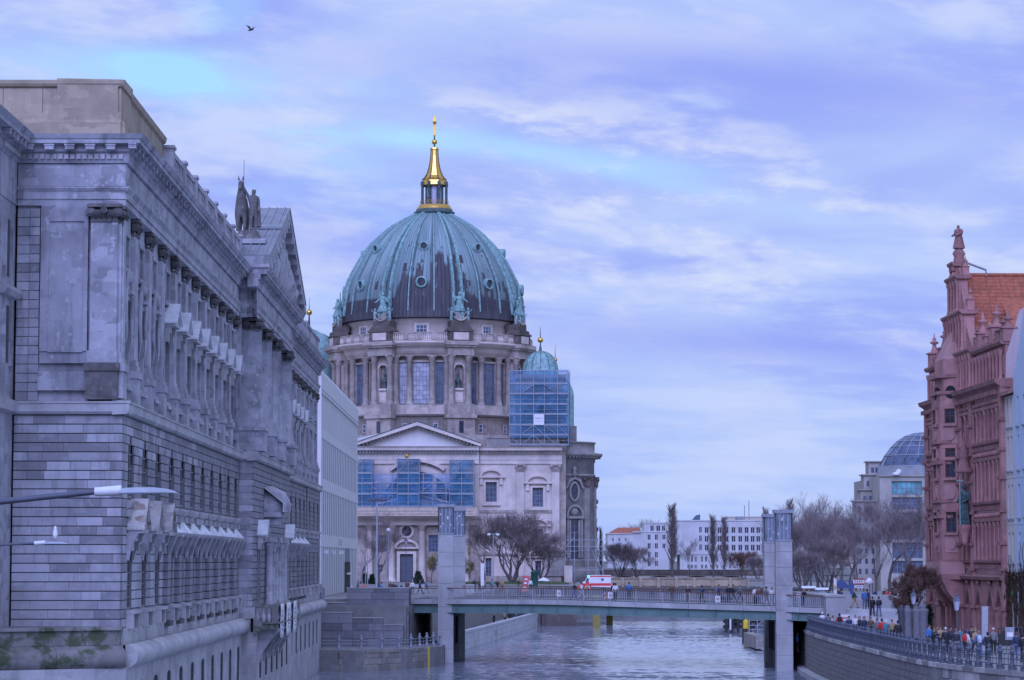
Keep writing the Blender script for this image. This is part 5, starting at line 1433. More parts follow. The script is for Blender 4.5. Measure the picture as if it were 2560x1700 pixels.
def scaffold(name, label, fr, xs, hs, d0, d1, net, netrng, decks=True, braces=(), group='blue netted scaffolds on the cathedral'):
 t = thing(name, fr((xs[0] + xs[-1]) / 2, d1, hs[0]), label, 'scaffold', group)
 q = MB()
 for x in xs:
  for d in (d0, d1): q.tube([fr(x, d, hs[0]), fr(x, d, hs[-1])], .06, 5)
 for h in hs:
  for d in (d0, d1):
   q.tube([fr(xs[0], d, h), fr(xs[-1], d, h)], .045, 5)
   if h < hs[-1]: q.tube([fr(xs[0], d, h + 1.0), fr(xs[-1], d, h + 1.0)], .03, 4)
  for x in xs: q.tube([fr(x, d0, h), fr(x, d1, h)], .05, 4)
 for i, j, up in braces:
  a, b = (hs[j], hs[j + 1]) if up else (hs[j + 1], hs[j]); q.tube([fr(xs[i], d1 + .06, a), fr(xs[i + 1], d1 + .06, b)], .06, 4)
 q.build('scaffold_tubes', M['steel'], t, None, 'stuff')
 if decks:
  for h in hs[:-1]:
   p = MB(); p.box(xs[0], xs[-1], d0 + .1, d1 - .1, h + .02, h + .12, fr); p.box(xs[0], xs[-1], d1 - .1, d1 - .06, h + .12, h + .3, fr); p.build('deck', M['iron_pale'], t)
 x0, x1, h0, h1 = netrng
 p = MB(); p.box(x0, x1, d1 - .13, d1 - .11, h0, h1, fr); p.build('front_net', M[net], t)
 p = MB(); p.box(x1 + .09, x1 + .11, d0, d1 + .1, h0, h1, fr); p.box(x0 - .11, x0 - .09, d0, d1 + .1, h0, h1, fr); p.build('side_net', M[net], t)
 return t
sx = lambda px: wx(px, 509, 1020); sz = lambda y: wz(y, 509)
hsT = [sz(y) for y in (1113, 1088, 1063, 1036, 1011, 985, 960, 926)]
tsc = scaffold('tower_scaffold', 'tall blue netted scaffold round the corner tower below the little green dome', FTW, [sx(1274), sx(1301), sx(1334), sx(1361), sx(1394), sx(1421)], hsT, 1.2, 3.0, 'net', (sx(1274), sx(1421), sz(1094), sz(924)), True,
               [(0, 0, 0), (1, 0, 1), (2, 0, 0), (3, 0, 0), (1, 1, 1), (2, 1, 0), (3, 1, 0), (4, 1, 0), (1, 5, 1), (3, 5, 0)])
p = MB(); p.box(sx(1424), sx(1426), -9, 2.8, sz(1113), sz(928), FTW); p.build('side_net', M['net'], tsc)
sg = thing('scaffold_banner', (sx(1347), TY - 3.3, sz(1062)), 'square white advertising sheet hung on the tower scaffold net', 'banner')
p = MB(); p.box(sx(1334), sx(1360), 3.16, 3.2, sz(1062), sz(1035), FTW); p.build('sheet', M['white'], sg)
def text_mesh(s, size, mat, name='lettering', depth=.01):
 cu = bpy.data.curves.new(name, 'FONT'); cu.body = s; cu.size = size; cu.align_x = 'CENTER'; cu.align_y = 'CENTER'; cu.extrude = depth
 o = bpy.data.objects.new(name, cu); COL.objects.link(o)
 me = bpy.data.meshes.new_from_object(o.evaluated_get(bpy.context.evaluated_depsgraph_get()))
 bpy.data.objects.remove(o); me.materials.clear(); me.materials.append(mat); return me
lm = text_mesh('TRECH', .52, paint((.35, .37, .42)))
link('lettering', lm, sg, (sx(1347), TY - 3.215, sz(1046)), (R(90), 0, 0))
q = MB(); q.box(sx(1338), sx(1356), 3.2, 3.215, sz(1053.5), sz(1052), FTW); q.build('print_line', paint((.5, .52, .56)), sg)
FP = Fr((0, 507.0, 0), (1, 0, 0)); px_ = lambda px: wx(px, 505.5, 1220); pz_ = lambda y: wz(y, 505.5)
hsP = [pz_(y) for y in (1268, 1234, 1208, 1184)]
scaffold('porch_scaffold', 'long low scaffold in pale blue netting across the porch, above pine boards', FP, [px_(x) for x in (870, 899, 919, 951, 980, 1010, 1045, 1082, 1116, 1128)], hsP, -1.0, 1.0, 'net_thin', (px_(870), px_(1128), pz_(1266), pz_(1184)), True, [(7, 0, 0), (6, 1, 1), (2, 1, 0), (3, 0, 1)])
lab = ['narrow blue netted scaffold tower at the left end of the porch', 'blue netted scaffold tower round the gilded cross on the porch', 'deep blue netted scaffold tower at the right end of the porch']
for (a, b), l, yt in zip(((880, 930), (993, 1048), (1124, 1184)), lab, (1148, 1147, 1150)):
 hsN = [pz_(y) for y in (1268, 1236, 1210, 1184, yt)]
 sc_ = scaffold('finial_scaffold', l, FP, [px_(a), px_((a + b) / 2), px_(b)], hsN, -2.2, 1.4, 'net', (px_(a), px_(b), pz_(1266), pz_(yt)), True, [(0, 3, 1)])
 p = MB(); p.box(px_(a), px_(b), -2.2, 1.4, pz_(yt), pz_(yt) + .04, FP); p.build('top_net', M['net'], sc_)
bd = thing('board_band', FP(px_(1000), 1.5, pz_(1291)), 'band of pale pine boards along the porch edge under the blue netting', 'boards')
x = px_(868)
while x < px_(1180):
 p = MB(); p.box(x, x + 1.22, 1.5, 1.56, pz_(1290), pz_(1269), FP); p.build('board', M['plank'], bd); x += 1.26
for y in (1277, 1284): p = MB(); p.tube([FP(px_(868), 1.62, pz_(y)), FP(px_(1182), 1.62, pz_(y))], .05, 4); p.build('scaffold_tube', M['steel'], bd)
FS = Fr((0, 512.0, 0), (1, 0, 0)); sx2 = lambda px: wx(px, 511, 1400); sz2 = lambda y: wz(y, 511)
t = thing('stair_scaffold', (sx2(1450), 511, 5.5), 'open steel scaffold tower and stair without netting beside the rounded flank', 'scaffold', 'steel scaffolds at the flank')
q = MB()
for px in (1414, 1436, 1470, 1490, 1507):
 top = 1330 if px < 1440 else 1352
 for d in (0, 2): q.tube([FS(sx2(px), d, 5.4), FS(sx2(px), d, sz2(top))], .07, 5)
for y in (1350, 1366, 1378, 1400, 1425):
 for d in (0, 2): q.tube([FS(sx2(1412), d, sz2(y)), FS(sx2(1508), d, sz2(y))], .055, 4)
for a, b, c, d in ((1414, 1376, 1428, 1402), (1428, 1376, 1414, 1402), (1480, 1376, 1505, 1440), (1486, 1376, 1510, 1440), (1490, 1400, 1505, 1440), (1436, 1345, 1414, 1366)):
 q.tube([FS(sx2(a), 2.05, sz2(b)), FS(sx2(c), 2.05, sz2(d))], .07, 4)
q.build('scaffold_tubes', M['steel'], t, None, 'stuff')
p = MB(); p.box(sx2(1440), sx2(1508), .1, 1.9, sz2(1380), sz2(1377), FS); p.build('deck', M['tar'], t)
p = MB(); p.box(sx2(1410), sx2(1430), 2.5, 4, 5.4, sz2(1414), FS); hut = p.build('hoarding', M['dom_pale'], None)
tag(hut, 'small pinkish hoarding box standing at the foot of the stair scaffold', 'hoarding')
# ================================================================ THE FOOT AND ROAD BRIDGE
BA, BB = Vector((-10.0, 252.0, 0)), Vector((27.9, 231.0, 0))
BQ = Vector((0.045, 1.0, 0)).normalized()
_bt = [0, .345, .547, .73, .885, 1.0]; _bz = [7.155, 7.23, 7.06, 6.90, 6.79, 6.65]
def brail(t): return float(np.interp(t, _bt, _bz))
def bpt(t, d, dz):
 p = BA + (BB - BA) * t + BQ * d
 return Vector((p.x, p.y, brail(t) + dz))
BLEN = (BB - BA).length
bridge = thing('river_bridge', (9, 241, 0), 'low green steel bridge with concrete deck edge and barred railing across the river', 'bridge')
def bbox(mb, t0, t1, d0, d1, z0, z1):
 v = [bpt(t0, d0, z0), bpt(t1, d0, z0), bpt(t1, d1, z0), bpt(t0, d1, z0), bpt(t0, d0, z1), bpt(t1, d0, z1), bpt(t1, d1, z1), bpt(t0, d1, z1)]
 mb.add(v, [(3, 2, 1, 0), (4, 5, 6, 7), (0, 1, 5, 4), (1, 2, 6, 5), (2, 3, 7, 6), (3, 0, 4, 7)])
N = 16
m = MB()
for i in range(N): bbox(m, i / N, (i + 1) / N, .35, 20, -1.48, -1.1)
m.build('deck', M['asphalt'], bridge)
for i in range(N):
 m = MB(); bbox(m, i / N + .0003, (i + 1) / N - .0003, 0, .34, -1.52, -1.06); m.build('deck_edge', M['concrete'], bridge)
zl = -2.38
def gz(t): return -2.38 + .22 * max(0, t - .4)
for d0, d1 in ((.35, .42), (6, 6.3), (12, 12.3), (19, 19.3)):
 m = MB()
 for i in range(N):
  t0, t1 = i / N, (i + 1) / N
  for e0, e1, f in ((d0, d1, 1), (d0 - .27, d1 + .27, 0)):
   z0, z1 = gz(t0), gz(t1); y0, y1 = (-1.53, -1.53) if f else (z0 + .07, z1 + .07)
   v = [bpt(t0, e0, z0), bpt(t1, e0, z1), bpt(t1, e1, z1), bpt(t0, e1, z0), bpt(t0, e0, y0), bpt(t1, e0, y1), bpt(t1, e1, y1), bpt(t0, e1, y0)]
   m.add(v, [(3, 2, 1, 0), (4, 5, 6, 7), (0, 1, 5, 4), (2, 3, 7, 6)])
 m.build('girder', M['girder'], bridge)
for i in range(1, 16):
 t = i * 2.7 / BLEN
 if t < 1: q = MB(); bbox(q, t - .0006, t + .0006, .12, .36, gz(t) + .08, -1.54); q.build('stiffener', M['girder'], bridge)
def railing(d, name):
 r = MB()
 for i in range(N): bbox(r, i / N, (i + 1) / N, d - .05, d + .05, -.06, .03)
 r.build('handrail', M['wood'], bridge)
 r = MB()
 for i in range(N): bbox(r, i / N, (i + 1) / N, d - .02, d + .02, -.97, -.92)
 r.build('bottom_rail', M['rail'], bridge)
 r = MB(); n = int(BLEN / .19)
 for i in range(n):
  t = (i + .5) / n; bbox(r, t - .00048, t + .00048, d - .018, d + .018, -.92, -.06)
 r.build('railing_bars', M['rail'], bridge, None, 'stuff')
 for i in range(17):
  t = min(.998, i / 16 + .002); q = MB(); bbox(q, t - .001, t + .001, d - .04, d + .04, -1.06, -.06); q.build('post', M['rail'], bridge)
railing(.12, 'near'); railing(19.8, 'far')
def pillar(px0, px1, Y, ztop, zg, label, dx=0.0):
 x0, x1 = wx(px0, Y, 1480), wx(px1, Y, 1480); w = x1 - x0
 x0 += dx; x1 += dx
 t = thing('bridge_pillar', ((x0 + x1) / 2, Y, 0), label, 'pillar', 'concrete pillars with glazed heads on the bridge')
 zs = [-1.0, 1.4, 3.2, 5.4, 7.6, 9.2, 10.6, zg]
 for i in range(len(zs) - 1):
  q = MB(); q.box(x0, x1, Y, Y + w, zs[i] + .012, zs[i + 1] - .012); q.build('concrete_block', M['concrete'], t)
 q = MB(); q.box(x0 + .05, x1 - .05, Y + .05, Y + w - .05, -1, zg - .02); q.build('core', M['stable_joint'], t)
 q = MB(); q.box(x0 + .06, x1 - .06, Y + .06, Y + w - .06, zg, ztop - .35); q.build('glass_head', M['glass_head'], t)
 for k in range(5):
  s = x0 + w * k / 4
  q = MB(); q.box(max(x0, s - .07), min(x1, s + .07), Y, Y + .1, zg, ztop - .3); q.build('mullion', M['iron_pale'], t)
  s = Y + w * k / 4
  q = MB(); q.box(x1 - .1, x1 + .002, max(Y, s - .07), min(Y + w, s + .07), zg, ztop - .3); q.box(x0 - .002, x0 + .1, max(Y, s - .07), min(Y + w, s + .07), zg, ztop - .3); q.build('mullion', M['iron_pale'], t)
 q = MB(); q.box(x0 - .12, x1 + .12, Y - .12, Y + w + .12, ztop - .3, ztop); q.box(x0 - .04, x1 + .04, Y - .04, Y + w + .04, zg - .12, zg + .05); q.build('cap', M['iron_pale'], t)
 for k in range(7):
  q = MB(); a, b = x0 + .15 + random.random() * (w - .5), zg + .2 + random.random() * (ztop - zg - 1.0); q.box(a, a + .14, Y + .03, Y + .058, b, b + .16); q.build('lamp_plate', M['white'], t)
 return x0, x1, w
pl = pillar(1095, 1133.5, 250, 15.2, 12.4, 'tall concrete pillar at the left end of the bridge, nearest the viewer')
pr = pillar(1940.4, 1981.5, 233, 14.33, 11.62, 'tall concrete pillar at the right end of the bridge, nearest the viewer')
pillar(1124, 1162.5, 269.5, 15.2, 12.4, 'concrete pillar at the left end of the bridge, on its far side')
pillar(1912, 1951, 254.5, 14.33, 11.62, 'concrete pillar at the right end of the bridge, on its far side')
for (x0, x1, w), Y, zz in ((pl, 250, 4.75), (pr, 233, 4.55)):
 q = MB(); a = .35
 for k in range(8):
  y0, y1 = Y + w + k * 2.2, Y + w + (k + 1) * 2.2; s = .045 * (k * 2.2)
  q.box(x0 + a + s, x1 - a + s, y0, y1 - .0, -1, zz - .25)
 q.build('pier_wall', M['granite'], bridge)
 for y0 in (Y + 4, Y + 10): q = MB(); q.box(x0 + .2 + .04 * (y0 - Y), x0 + .33 + .04 * (y0 - Y), y0, y0 + 3.2, 1.6, 4.2); q.box(x1 - .34 + .04 * (y0 - Y), x1 - .2 + .04 * (y0 - Y), y0, y0 + 3.2, 1.6, 4.2); q.build('pier_recess', M['dark'], bridge)
ab = thing('granite_abutment', (-14, 247, 2), 'dark grey granite stair wall at the left end of the bridge', 'wall')
st = Stones()
FB = Fr((0, 247.2, 0), (1, 0, 0))
bx_ = lambda px: wx(px, 247, 1550)
def slabwall(s0, s1, h0, h1, d, rowh=.72, L=(1.4, 2.6)):
 h = h0
 while h < h1 - .05:
  e = min(h1, h + rowh)
  if h1 - e < .25: e = h1
  s = s0
  while s < s1 - .05:
   f = min(s1, s + random.uniform(*L))
   if s1 - f < .5: f = s1
   st.add(FB, s + .014, f - .014, d - .05, d + random.uniform(0, .02), h + .016, e - .016); s = f
  h = e
slabwall(bx_(866), bx_(1022), 1.78, 7.17, 0); slabwall(bx_(790), bx_(866), 1.78, 5.8, 0)
slabwall(bx_(884), bx_(960), 1.78, 4.4, 1.8); slabwall(bx_(790), bx_(884), 1.78, 4.9, 1.8); slabwall(bx_(960), bx_(1010), 1.78, 3.75, 1.8)
m = MB(); m.box(bx_(866), bx_(1021), -6, -.05, 1, 7.15, FB); m.box(bx_(790), bx_(866), -6, -.05, 1, 5.78, FB)
m.box(bx_(884), bx_(960), 1.3, 1.74, 1, 4.38, FB); m.box(bx_(790), bx_(884), 1.3, 1.74, 1, 4.88, FB); m.box(bx_(960), bx_(1010), .3, 1.74, 1, 3.73, FB); m.build('core', M['stable_joint'], ab)
st.build('granite_slab', M['granite'], ab)
for a, b, h, d0, d1 in ((866, 1022, 7.17, -.5, .08), (790, 866, 5.8, -.5, .08), (884, 960, 4.4, 1.25, 1.86), (790, 884, 4.9, 1.25, 1.86), (960, 1010, 3.75, .3, 1.86)):
 q = MB(); q.box(bx_(a), bx_(b), d0, d1, h, h + .1, FB); q.build('coping', M['concrete'], ab)
q = MB(); q.box(bx_(808), bx_(866), -9, -.55, 5.85, 6.15, FB); q.build('landing', M['paving'], ab)
q = MB(); q.box(bx_(796), bx_(811), -.4, -.34, 5.9, 7.25, FB); q.build('glass_parapet', M['glass_pale'], ab)
for a in (1022,):
 q = MB(); q.box(bx_(1018), bx_(1022), -3, -.1, 1.5, 4.9, FB); q.build('end_pier', M['dark'], ab)
def spline(pts, n):
 P_ = [Vector(p) for p in pts]; P_ = [2 * P_[0] - P_[1]] + P_ + [2 * P_[-1] - P_[-2]]
 o = []
 for i in range(1, len(P_) - 2):
  for k in range(n):
   t = k / n; a, b, c, d = P_[i - 1:i + 3]
   o.append(.5 * ((2 * b) + (c - a) * t + (2 * a - 5 * b + 4 * c - d) * t * t + (3 * b - a - 3 * c + d) * t ** 3))
 o.append(P_[-2]); return o
def resample(pl_, step):
 o = [pl_[0].copy()]; acc = 0
 for a, b in zip(pl_, pl_[1:]):
  L = (b - a).length;
  while acc + L >= step:
   f = (step - acc) / L; a = a + (b - a) * f; o.append(a.copy()); L = (b - a).length; acc = 0
  acc += L
 return o
def post_mesh(h, mat, k=1.0):
 q = MB(); q.box(-.2 * k, .2 * k, -.2 * k, .2 * k, 0, .16)
 q.lathe([(.17 * k, .16), (.2 * k, .24), (.13 * k, .36), (.115 * k, .5), (.105 * k, h - .42), (.17 * k, h - .36), (.17 * k, h - .28), (.1 * k, h - .24), (.06 * k, h - .18), (.115 * k, h - .1), (.09 * k, h - .02), (.02 * k, h + .07)], (0, 0, 0), 10)
 return q.mesh('post', mat)
def iron_railing(name, label, line, z, h, step, mat, bars=2):
 t = thing(name, (line[0].x, line[0].y, z), label, 'railing', 'iron railings on the quays')
 pm = post_mesh(h, mat); pts = resample(line, step)
 for p in pts: link('post', pm, t, (p.x, p.y, z))
 for hh in (.3, .62, h - .45):
  q = MB(); q.tube([(p.x, p.y, z + hh) for p in pts], .03, 5); q.build('rail', mat, t)
 q = MB()
 for a, b in zip(pts, pts[1:]):
  for k in range(1, bars + 1):
   c = a + (b - a) * k / (bars + 1); q.tube([(c.x, c.y, z + .05), (c.x, c.y, z + h - .45)], .022, 4)
 q.build('bars', mat, t, None, 'stuff')
 return t
ql = spline([(-17.4, 233.6, 0), (-14, 233.1, 0), (-9.6, 236.7, 0), (-6.5, 246.2, 0)], 10)
iron_railing('quay_railing', 'grey iron railing with ball topped posts on the low curved quay left of the bridge', [p + Vector((0, .35, 0)) for p in ql], 1.78, 1.35, 2.05, M['iron_pale'], 1)
qw = thing('quay_wall', (-12, 234, 0), 'low curved stone quay wall at the foot of the left bridge pillar', 'wall')
def curved_wall(line, z0, z1, rowh, L, mat, joint, name, parent, depth=.25, limit=295, w=1.0):
 s_ = Stones(); core = MB()
 segs = resample(line, .5)
 for a, b in zip(segs, segs[1:]):
  v = (b - a).normalized(); n = Vector((v.y, -v.x, 0)) * SIDE[0]
  core.add([a - n * .03 + Vector((0, 0, z0)), b - n * .03 + Vector((0, 0, z0)), b - n * .03 + Vector((0, 0, z1)), a - n * .03 + Vector((0, 0, z1)), a - n * .6 + Vector((0, 0, z1)), b - n * .6 + Vector((0, 0, z1))], [(0, 1, 2, 3), (3, 2, 5, 4)])
 core.build('core', joint, parent)
 cum = [0]
 for a, b in zip(segs, segs[1:]): cum.append(cum[-1] + (b - a).length)
 tot = cum[-1]
 def at_(s):
  s = max(0, min(tot - 1e-4, s)); i = min(int(s / .5), len(segs) - 2); f = (s - cum[i]) / max(1e-6, cum[i + 1] - cum[i]); return segs[i] + (segs[i + 1] - segs[i]) * f
 h = z0
 while h < z1 - .05:
  e = min(z1, h + random.uniform(*rowh));
  if z1 - e < rowh[0] * .5: e = z1
  s = -random.uniform(0, L[0])
  while s < tot:
   f = s + random.uniform(*L); a, b = at_(s), at_(f)
   if (b - a).length > .05:
    fr = Fr(a, b - a) if SIDE[0] > 0 else Fr(a, b - a, Vector((-(b - a).y, (b - a).x, 0)))
    s_.add(fr, .014, (b - a).length - .014, -.12, random.uniform(-.01, .03), h + .014, e - .014, w)
   s = f
  h = e
 s_.build(name, mat, parent, limit)
SIDE = [1]
curved_wall(ql, -.6, 1.6, (.52, .6), (.8, 1.4), M['quay'], M['rubble_joint'], 'quay_stone', qw)
def coping(line, z0, z1, over, back, mat, parent, step=1.5, name='coping_stone'):
 pts = resample(line, step)
 for a, b in zip(pts, pts[1:]):
  v = (b - a).normalized(); n = Vector((v.y, -v.x, 0)) * SIDE[0]; q = MB(); c = v * .008
  p = [a + c + n * over, b - c + n * over, b - c - n * back, a + c - n * back]
  q.add([x + Vector((0, 0, z0)) for x in p] + [x + Vector((0, 0, z1)) for x in p], [(3, 2, 1, 0), (4, 5, 6, 7), (0, 1, 5, 4), (1, 2, 6, 5), (2, 3, 7, 6), (3, 0, 4, 7)]); q.build(name, mat, parent)
coping(ql, 1.6, 1.85, .06, .7, M['quay'], qw)
yp = MB(); yp.box(wx(1070, 240, 1640), wx(1075, 240, 1640), 239.2, 239.4, .0, 1.95)
tag(yp.build('water_gauge', paint((.55, .42, .05))), 'narrow yellow gauge board on the low quay wall beside the left pillar', 'gauge')
pw = thing('promenade_wall', (-2, 320, 0), 'pale stone river wall of the low promenade seen under the bridge', 'wall')
pl2 = [Vector(p) for p in ((-6.0, 271.5, 0), (-5.5, 282, 0), (-2.0, 320, 0), (3.8, 388, 0))]
curved_wall(spline(pl2, 8), -.6, 1.9, (.62, .62), (1.6, 2.4), M['quay_white'], M['concrete'], 'wall_slab', pw)
coping(spline(pl2, 8), 1.9, 2.15, .1, .5, M['quay_white'], pw, 2.6)
m = MB()
for i in range(8): m.slab([(-8.3 - .45 * i, 285), (-1.2 - .45 * i, 395), (-30, 395), (-30, 285)], 1.25 + .5 * i, 1.75 + .5 * i)
struct('steps', m, M['quay_white'])
ra = thing('stair_abutment', (30, 232, 3.6), 'pale concrete stair block with wide steps down to the right promenade', 'stairs')
q = MB(); q.box(27.6, 29.3, 229.6, 246, -1, 6.62); q.build('end_block', M['concrete'], ra)
q = MB(); q.box(27.5, 29.45, 229.5, 246, 6.62, 6.78); q.build('coping', M['concrete'], ra)
q = MB(); q.box(29.32, 36.5, 236.5, 237.4, 3.5, 6.72); q.build('back_wall', M['concrete'], ra)
q = MB(); q.box(29.32, 34.4, 231.2, 236.48, 3.5, 5.5); q.build('landing', M['quay_white'], ra)
for i in range(10):
 q = MB(); y1 = 231.18 - .62 * i; q.box(29.34 if i < 4 else 29.0, 34.38, y1 - .62 + .004, y1, 3.5, 5.5 - .185 * (i + 1)); q.build('step', M['quay_white'], ra)
q = MB(); q.add([(34.42, 236.4, 3.5), (34.42, 224.5, 3.5), (34.42, 224.5, 4.2), (34.42, 231, 6.4), (34.42, 236.4, 6.6), (34.9, 236.4, 3.5), (34.9, 224.5, 3.5), (34.9, 224.5, 4.2), (34.9, 231, 6.4), (34.9, 236.4, 6.6)], [(0, 1, 2, 3, 4), (9, 8, 7, 6, 5), (2, 7, 8, 3), (3, 8, 9, 4), (1, 6, 7, 2)]); q.build('cheek_wall', M['concrete'], ra)
q = MB(); q.tube([(34.3, 224.5, 4.9), (34.3, 231, 7.0), (34.3, 236, 7.3)], .04, 5); q.build('handrail', M['iron'], ra)
q = MB(); q.box(34.92, 46, 236.5, 237.5, 3.5, 6.65); q.build('back_wall', M['concrete'], ra)
q = MB(); q.box(24.3, 27.6, 246, 246.3, -1, 5.0); q.build('end_block', M['concrete'], ra)
rw = thing('river_wall', (25.4, 180, 0), 'old dark river wall of squared stones curving along the right bank', 'wall')
RL = spline([(27.2, 240, 0), (26.2, 234, 0), (25.35, 212, 0), (25.2, 182, 0), (25.6, 160, 0), (28.6, 145, 0), (33.5, 132, 0), (40, 122, 0)], 12)
curved_wall(RL, -.8, 3.38, (.36, .46), (.5, 1.25), M['rubble'], M['rubble_joint'], 'wall_stone', rw)
coping(RL, 3.38, 3.66, .1, .5, M['rubble'], rw, 1.7)
q = MB(); pts = resample(RL, 1.2)
for a, b in zip(pts, pts[1:]):
 v = (b - a).normalized(); n = Vector((v.y, -v.x, 0))
 q.add([a + n * .7 + Vector((0, 0, -.8)), b + n * .7 + Vector((0, 0, -.8)), b + n * .7 + Vector((0, 0, .28)), a + n * .7 + Vector((0, 0, .28)), b + Vector((0, 0, .34)), a + Vector((0, 0, .34))], [(0, 1, 2, 3), (3, 2, 4, 5)])
q.build('footing', M['concrete'], rw)
iron_railing('quay_railing', 'long blue grey iron railing with stout ball topped posts on the old right river wall', [p + Vector((.0, 0, 0)) + Vector((.22, 0, 0)) for p in RL], 3.66, 1.36, 1.55, M['iron'], 2)
def torus_mesh(R_, r_, n=24, k=8):
 q = MB(); vs, fs = [], []
 for i in range(n):
  a = 2 * math.pi * i / n
  for j in range(k):
   b = 2 * math.pi * j / k; vs.append(((R_ + r_ * math.cos(b)) * math.cos(a), r_ * math.sin(b), (R_ + r_ * math.cos(b)) * math.sin(a)))
 for i in range(n):
  for j in range(k): fs.append((i * k + j, ((i + 1) % n) * k + j, ((i + 1) % n) * k + (j + 1) % k, i * k + (j + 1) % k))
 q.add(vs, fs, True); return q
lr = torus_mesh(.30, .065).mesh('ring', paint((.62, .06, .04)))
for px, dz, Y0, lab in ((1468, .33, .5, 'red life ring hung on a post above the bridge handrail in front of the ambulance'), (1516, -.55, .3, 'red and white life ring hung low behind the bars of the bridge railing'),):
 t_ = (wx(px, 243, 1470) - BA.x) / (BB.x - BA.x); p = bpt(t_, Y0, dz)
 t = thing('life_ring', p, lab, 'life ring', 'life rings on the bridge')
 link('ring', lr, t); q = MB()
 for a in (0.8, 2.36, 3.93, 5.5): c = Vector((p.x + .3 * math.cos(a), p.y, p.z + .3 * math.sin(a))); q.ball(c, .085, 6)
 q.build('band', M['white'], t)
 q = MB(); q.box(p.x - .05, p.x + .05, p.y + .1, p.y + .18, p.z - 1.3 if dz > 0 else p.z - .4, p.z + .1); q.build('post', paint((.35, .38, .2)), t)
for px, dz in ((1524, -.5), (1398, -.45), (1780, -.55)):
 t_ = (wx(px, 243, 1470) - BA.x) / (BB.x - BA.x); p = bpt(t_, .16, dz); q = MB()
 q.prism([(-.22, -.3), (.22, -.3), (.22, .3), (-.22, .3)], -.02, .02, Fr(p, (1, 0, 0))); o = q.build('navigation_board', M['white'], None)
 w = {1524: 'white board with red marks on the bars of the bridge railing below the ambulance', 1398: 'small white and red board on the bridge railing left of the ambulance', 1780: 'round white board on the bridge railing right of the middle'}[px]
 tag(o, w, 'sign', 'boards on the bridge railing'); q = MB(); q.box(p.x - .12, p.x + .12, p.y - .03, p.y - .022, p.z - .06, p.z + .06); q.build('red_mark', paint((.6, .08, .06)), o)
# ================================================================ FARTHER OFF: OLD STONE BRIDGE, WHITE BLOCKS
sb = thing('stone_bridge', (18, 396, 3), 'old sandstone bridge with solid ochre parapet beyond the green steel bridge', 'bridge')
S_ = lambda px: wx(px, 390, 1450)
m = MB(); m.box(S_(1340), 46, 390, 414, 4.75, 5.55); m.build('deck', M['asphalt'], sb)
m = MB(); m.box(S_(1528), S_(1890), 413.2, 413.8, 5.55, 6.9); m.build('parapet', M['stable_attic'], sb)
x = S_(1530)
while x < S_(1888): q = MB(); q.box(x, x + 2.3, 413.0, 413.2, 5.75, 6.7); q.build('parapet_panel', M['stable_attic'], sb); q = MB(); q.box(x + 2.34, x + 2.8, 412.9, 413.9, 5.55, 7.0); q.build('parapet_post', M['stable_attic'], sb); x += 2.84
q = MB(); q.box(S_(1528), S_(1890), 413.0, 414.0, 6.9, 7.1); q.build('coping', M['stable_attic'], sb)
A_ = lambda a, b, z0, r, x0: [(x0 + a * math.cos(t), z0 + b * math.sin(t)) for t in r]
F39 = Fr((0, 390, 0), (1, 0, 0))
m = MB(); xl_, xr_ = S_(1355), S_(1462)
m.prism([(xl_, -1), (xl_, 4.75), (S_(1505), 4.75), (S_(1470), 4.2), (S_(1452), 2.8), (S_(1442), .8), (S_(1440), -1)], -22, 0, F39); m.build('pier', M['dom_dark'], sb)
m = MB(); m.prism([(S_(1790), 4.75), (46, 4.75), (46, -1), (S_(1852), -1), (S_(1848), 1.2), (S_(1838), 3.0), (S_(1815), 4.3)], -22, 0, F39); m.build('pier', M['dom_dark'], sb)
for px, Y, w in ((1491, 379, 1.05), (1524, 402, .95)):
 x = wx(px, Y, 1550); o = MB().box(x - w / 2, x + w / 2, Y - w / 2, Y + w / 2, -1, 4.6).build('fender_post', paint((.27, .23, .05)), None)  # yellow paint darkened to put the shadow they stand in into the colour
 tag(o, {1491: 'thick yellow fender post in the water, nearer of the two under the bridge', 1524: 'thick yellow fender post in the water, farther of the two under the bridge'}[px], 'post', 'yellow fender posts')
 q = MB(); q.box(x - w / 2 - .05, x + w / 2 + .05, Y - w / 2 - .05, Y + w / 2 + .05, 4.6, 4.75); q.build('cap', paint((.27, .23, .05)), o)
t = thing('timber_fender', (S_(1860), 356, 0), 'black timber fender wall standing in the water at the right bank under the bridge', 'fender')
for k in range(7):
 x = wx(1812 + 15 * k, 356, 1560); q = MB(); q.box(x, x + .35, 355.6, 356, -1, 2.2); q.build('timber_post', M['tar'], t)
for z in (.6, 1.3, 1.95): q = MB(); q.box(wx(1808, 356, 1560), wx(1908, 356, 1560), 356.01, 356.4, z, z + .4); q.build('plank', M['tar'], t)
q = MB(); q.box(wx(1824, 355.5, 1560), wx(1828, 355.5, 1560), 355.5, 355.59, .4, 2.0); q.build('white_scale', M['white'], t)
bx0 = wx(1862, 312, 1590)
t = thing('mooring_dolphin', (bx0, 312, 0), 'dark mooring pile with a bright yellow top near the right pillar', 'bollard')
q = MB(); q.lathe([(.34, -1), (.34, 1.7), (.0, 1.7)], (bx0, 312, 0), 12); q.build('pile', M['tar'], t)
q = MB(); q.lathe([(.36, 1.7), (.37, 2.0), (.3, 2.25), (.36, 2.6), (.12, 2.8)], (bx0 + .15, 312, 0), 12); q.build('yellow_top', paint((.75, .55, .04)), t)
t = thing('landing_gangway', (wx(1895, 312, 1590), 312, 0), 'small steel landing stage with ladder rails beside the yellow topped pile', 'landing stage')
gx0, gx1 = wx(1872, 312, 1580), wx(1912, 312, 1580)
q = MB(); q.box(gx0, gx1 + 1.5, 311, 316, .3, .6); q.build('pontoon', M['tar'], t)
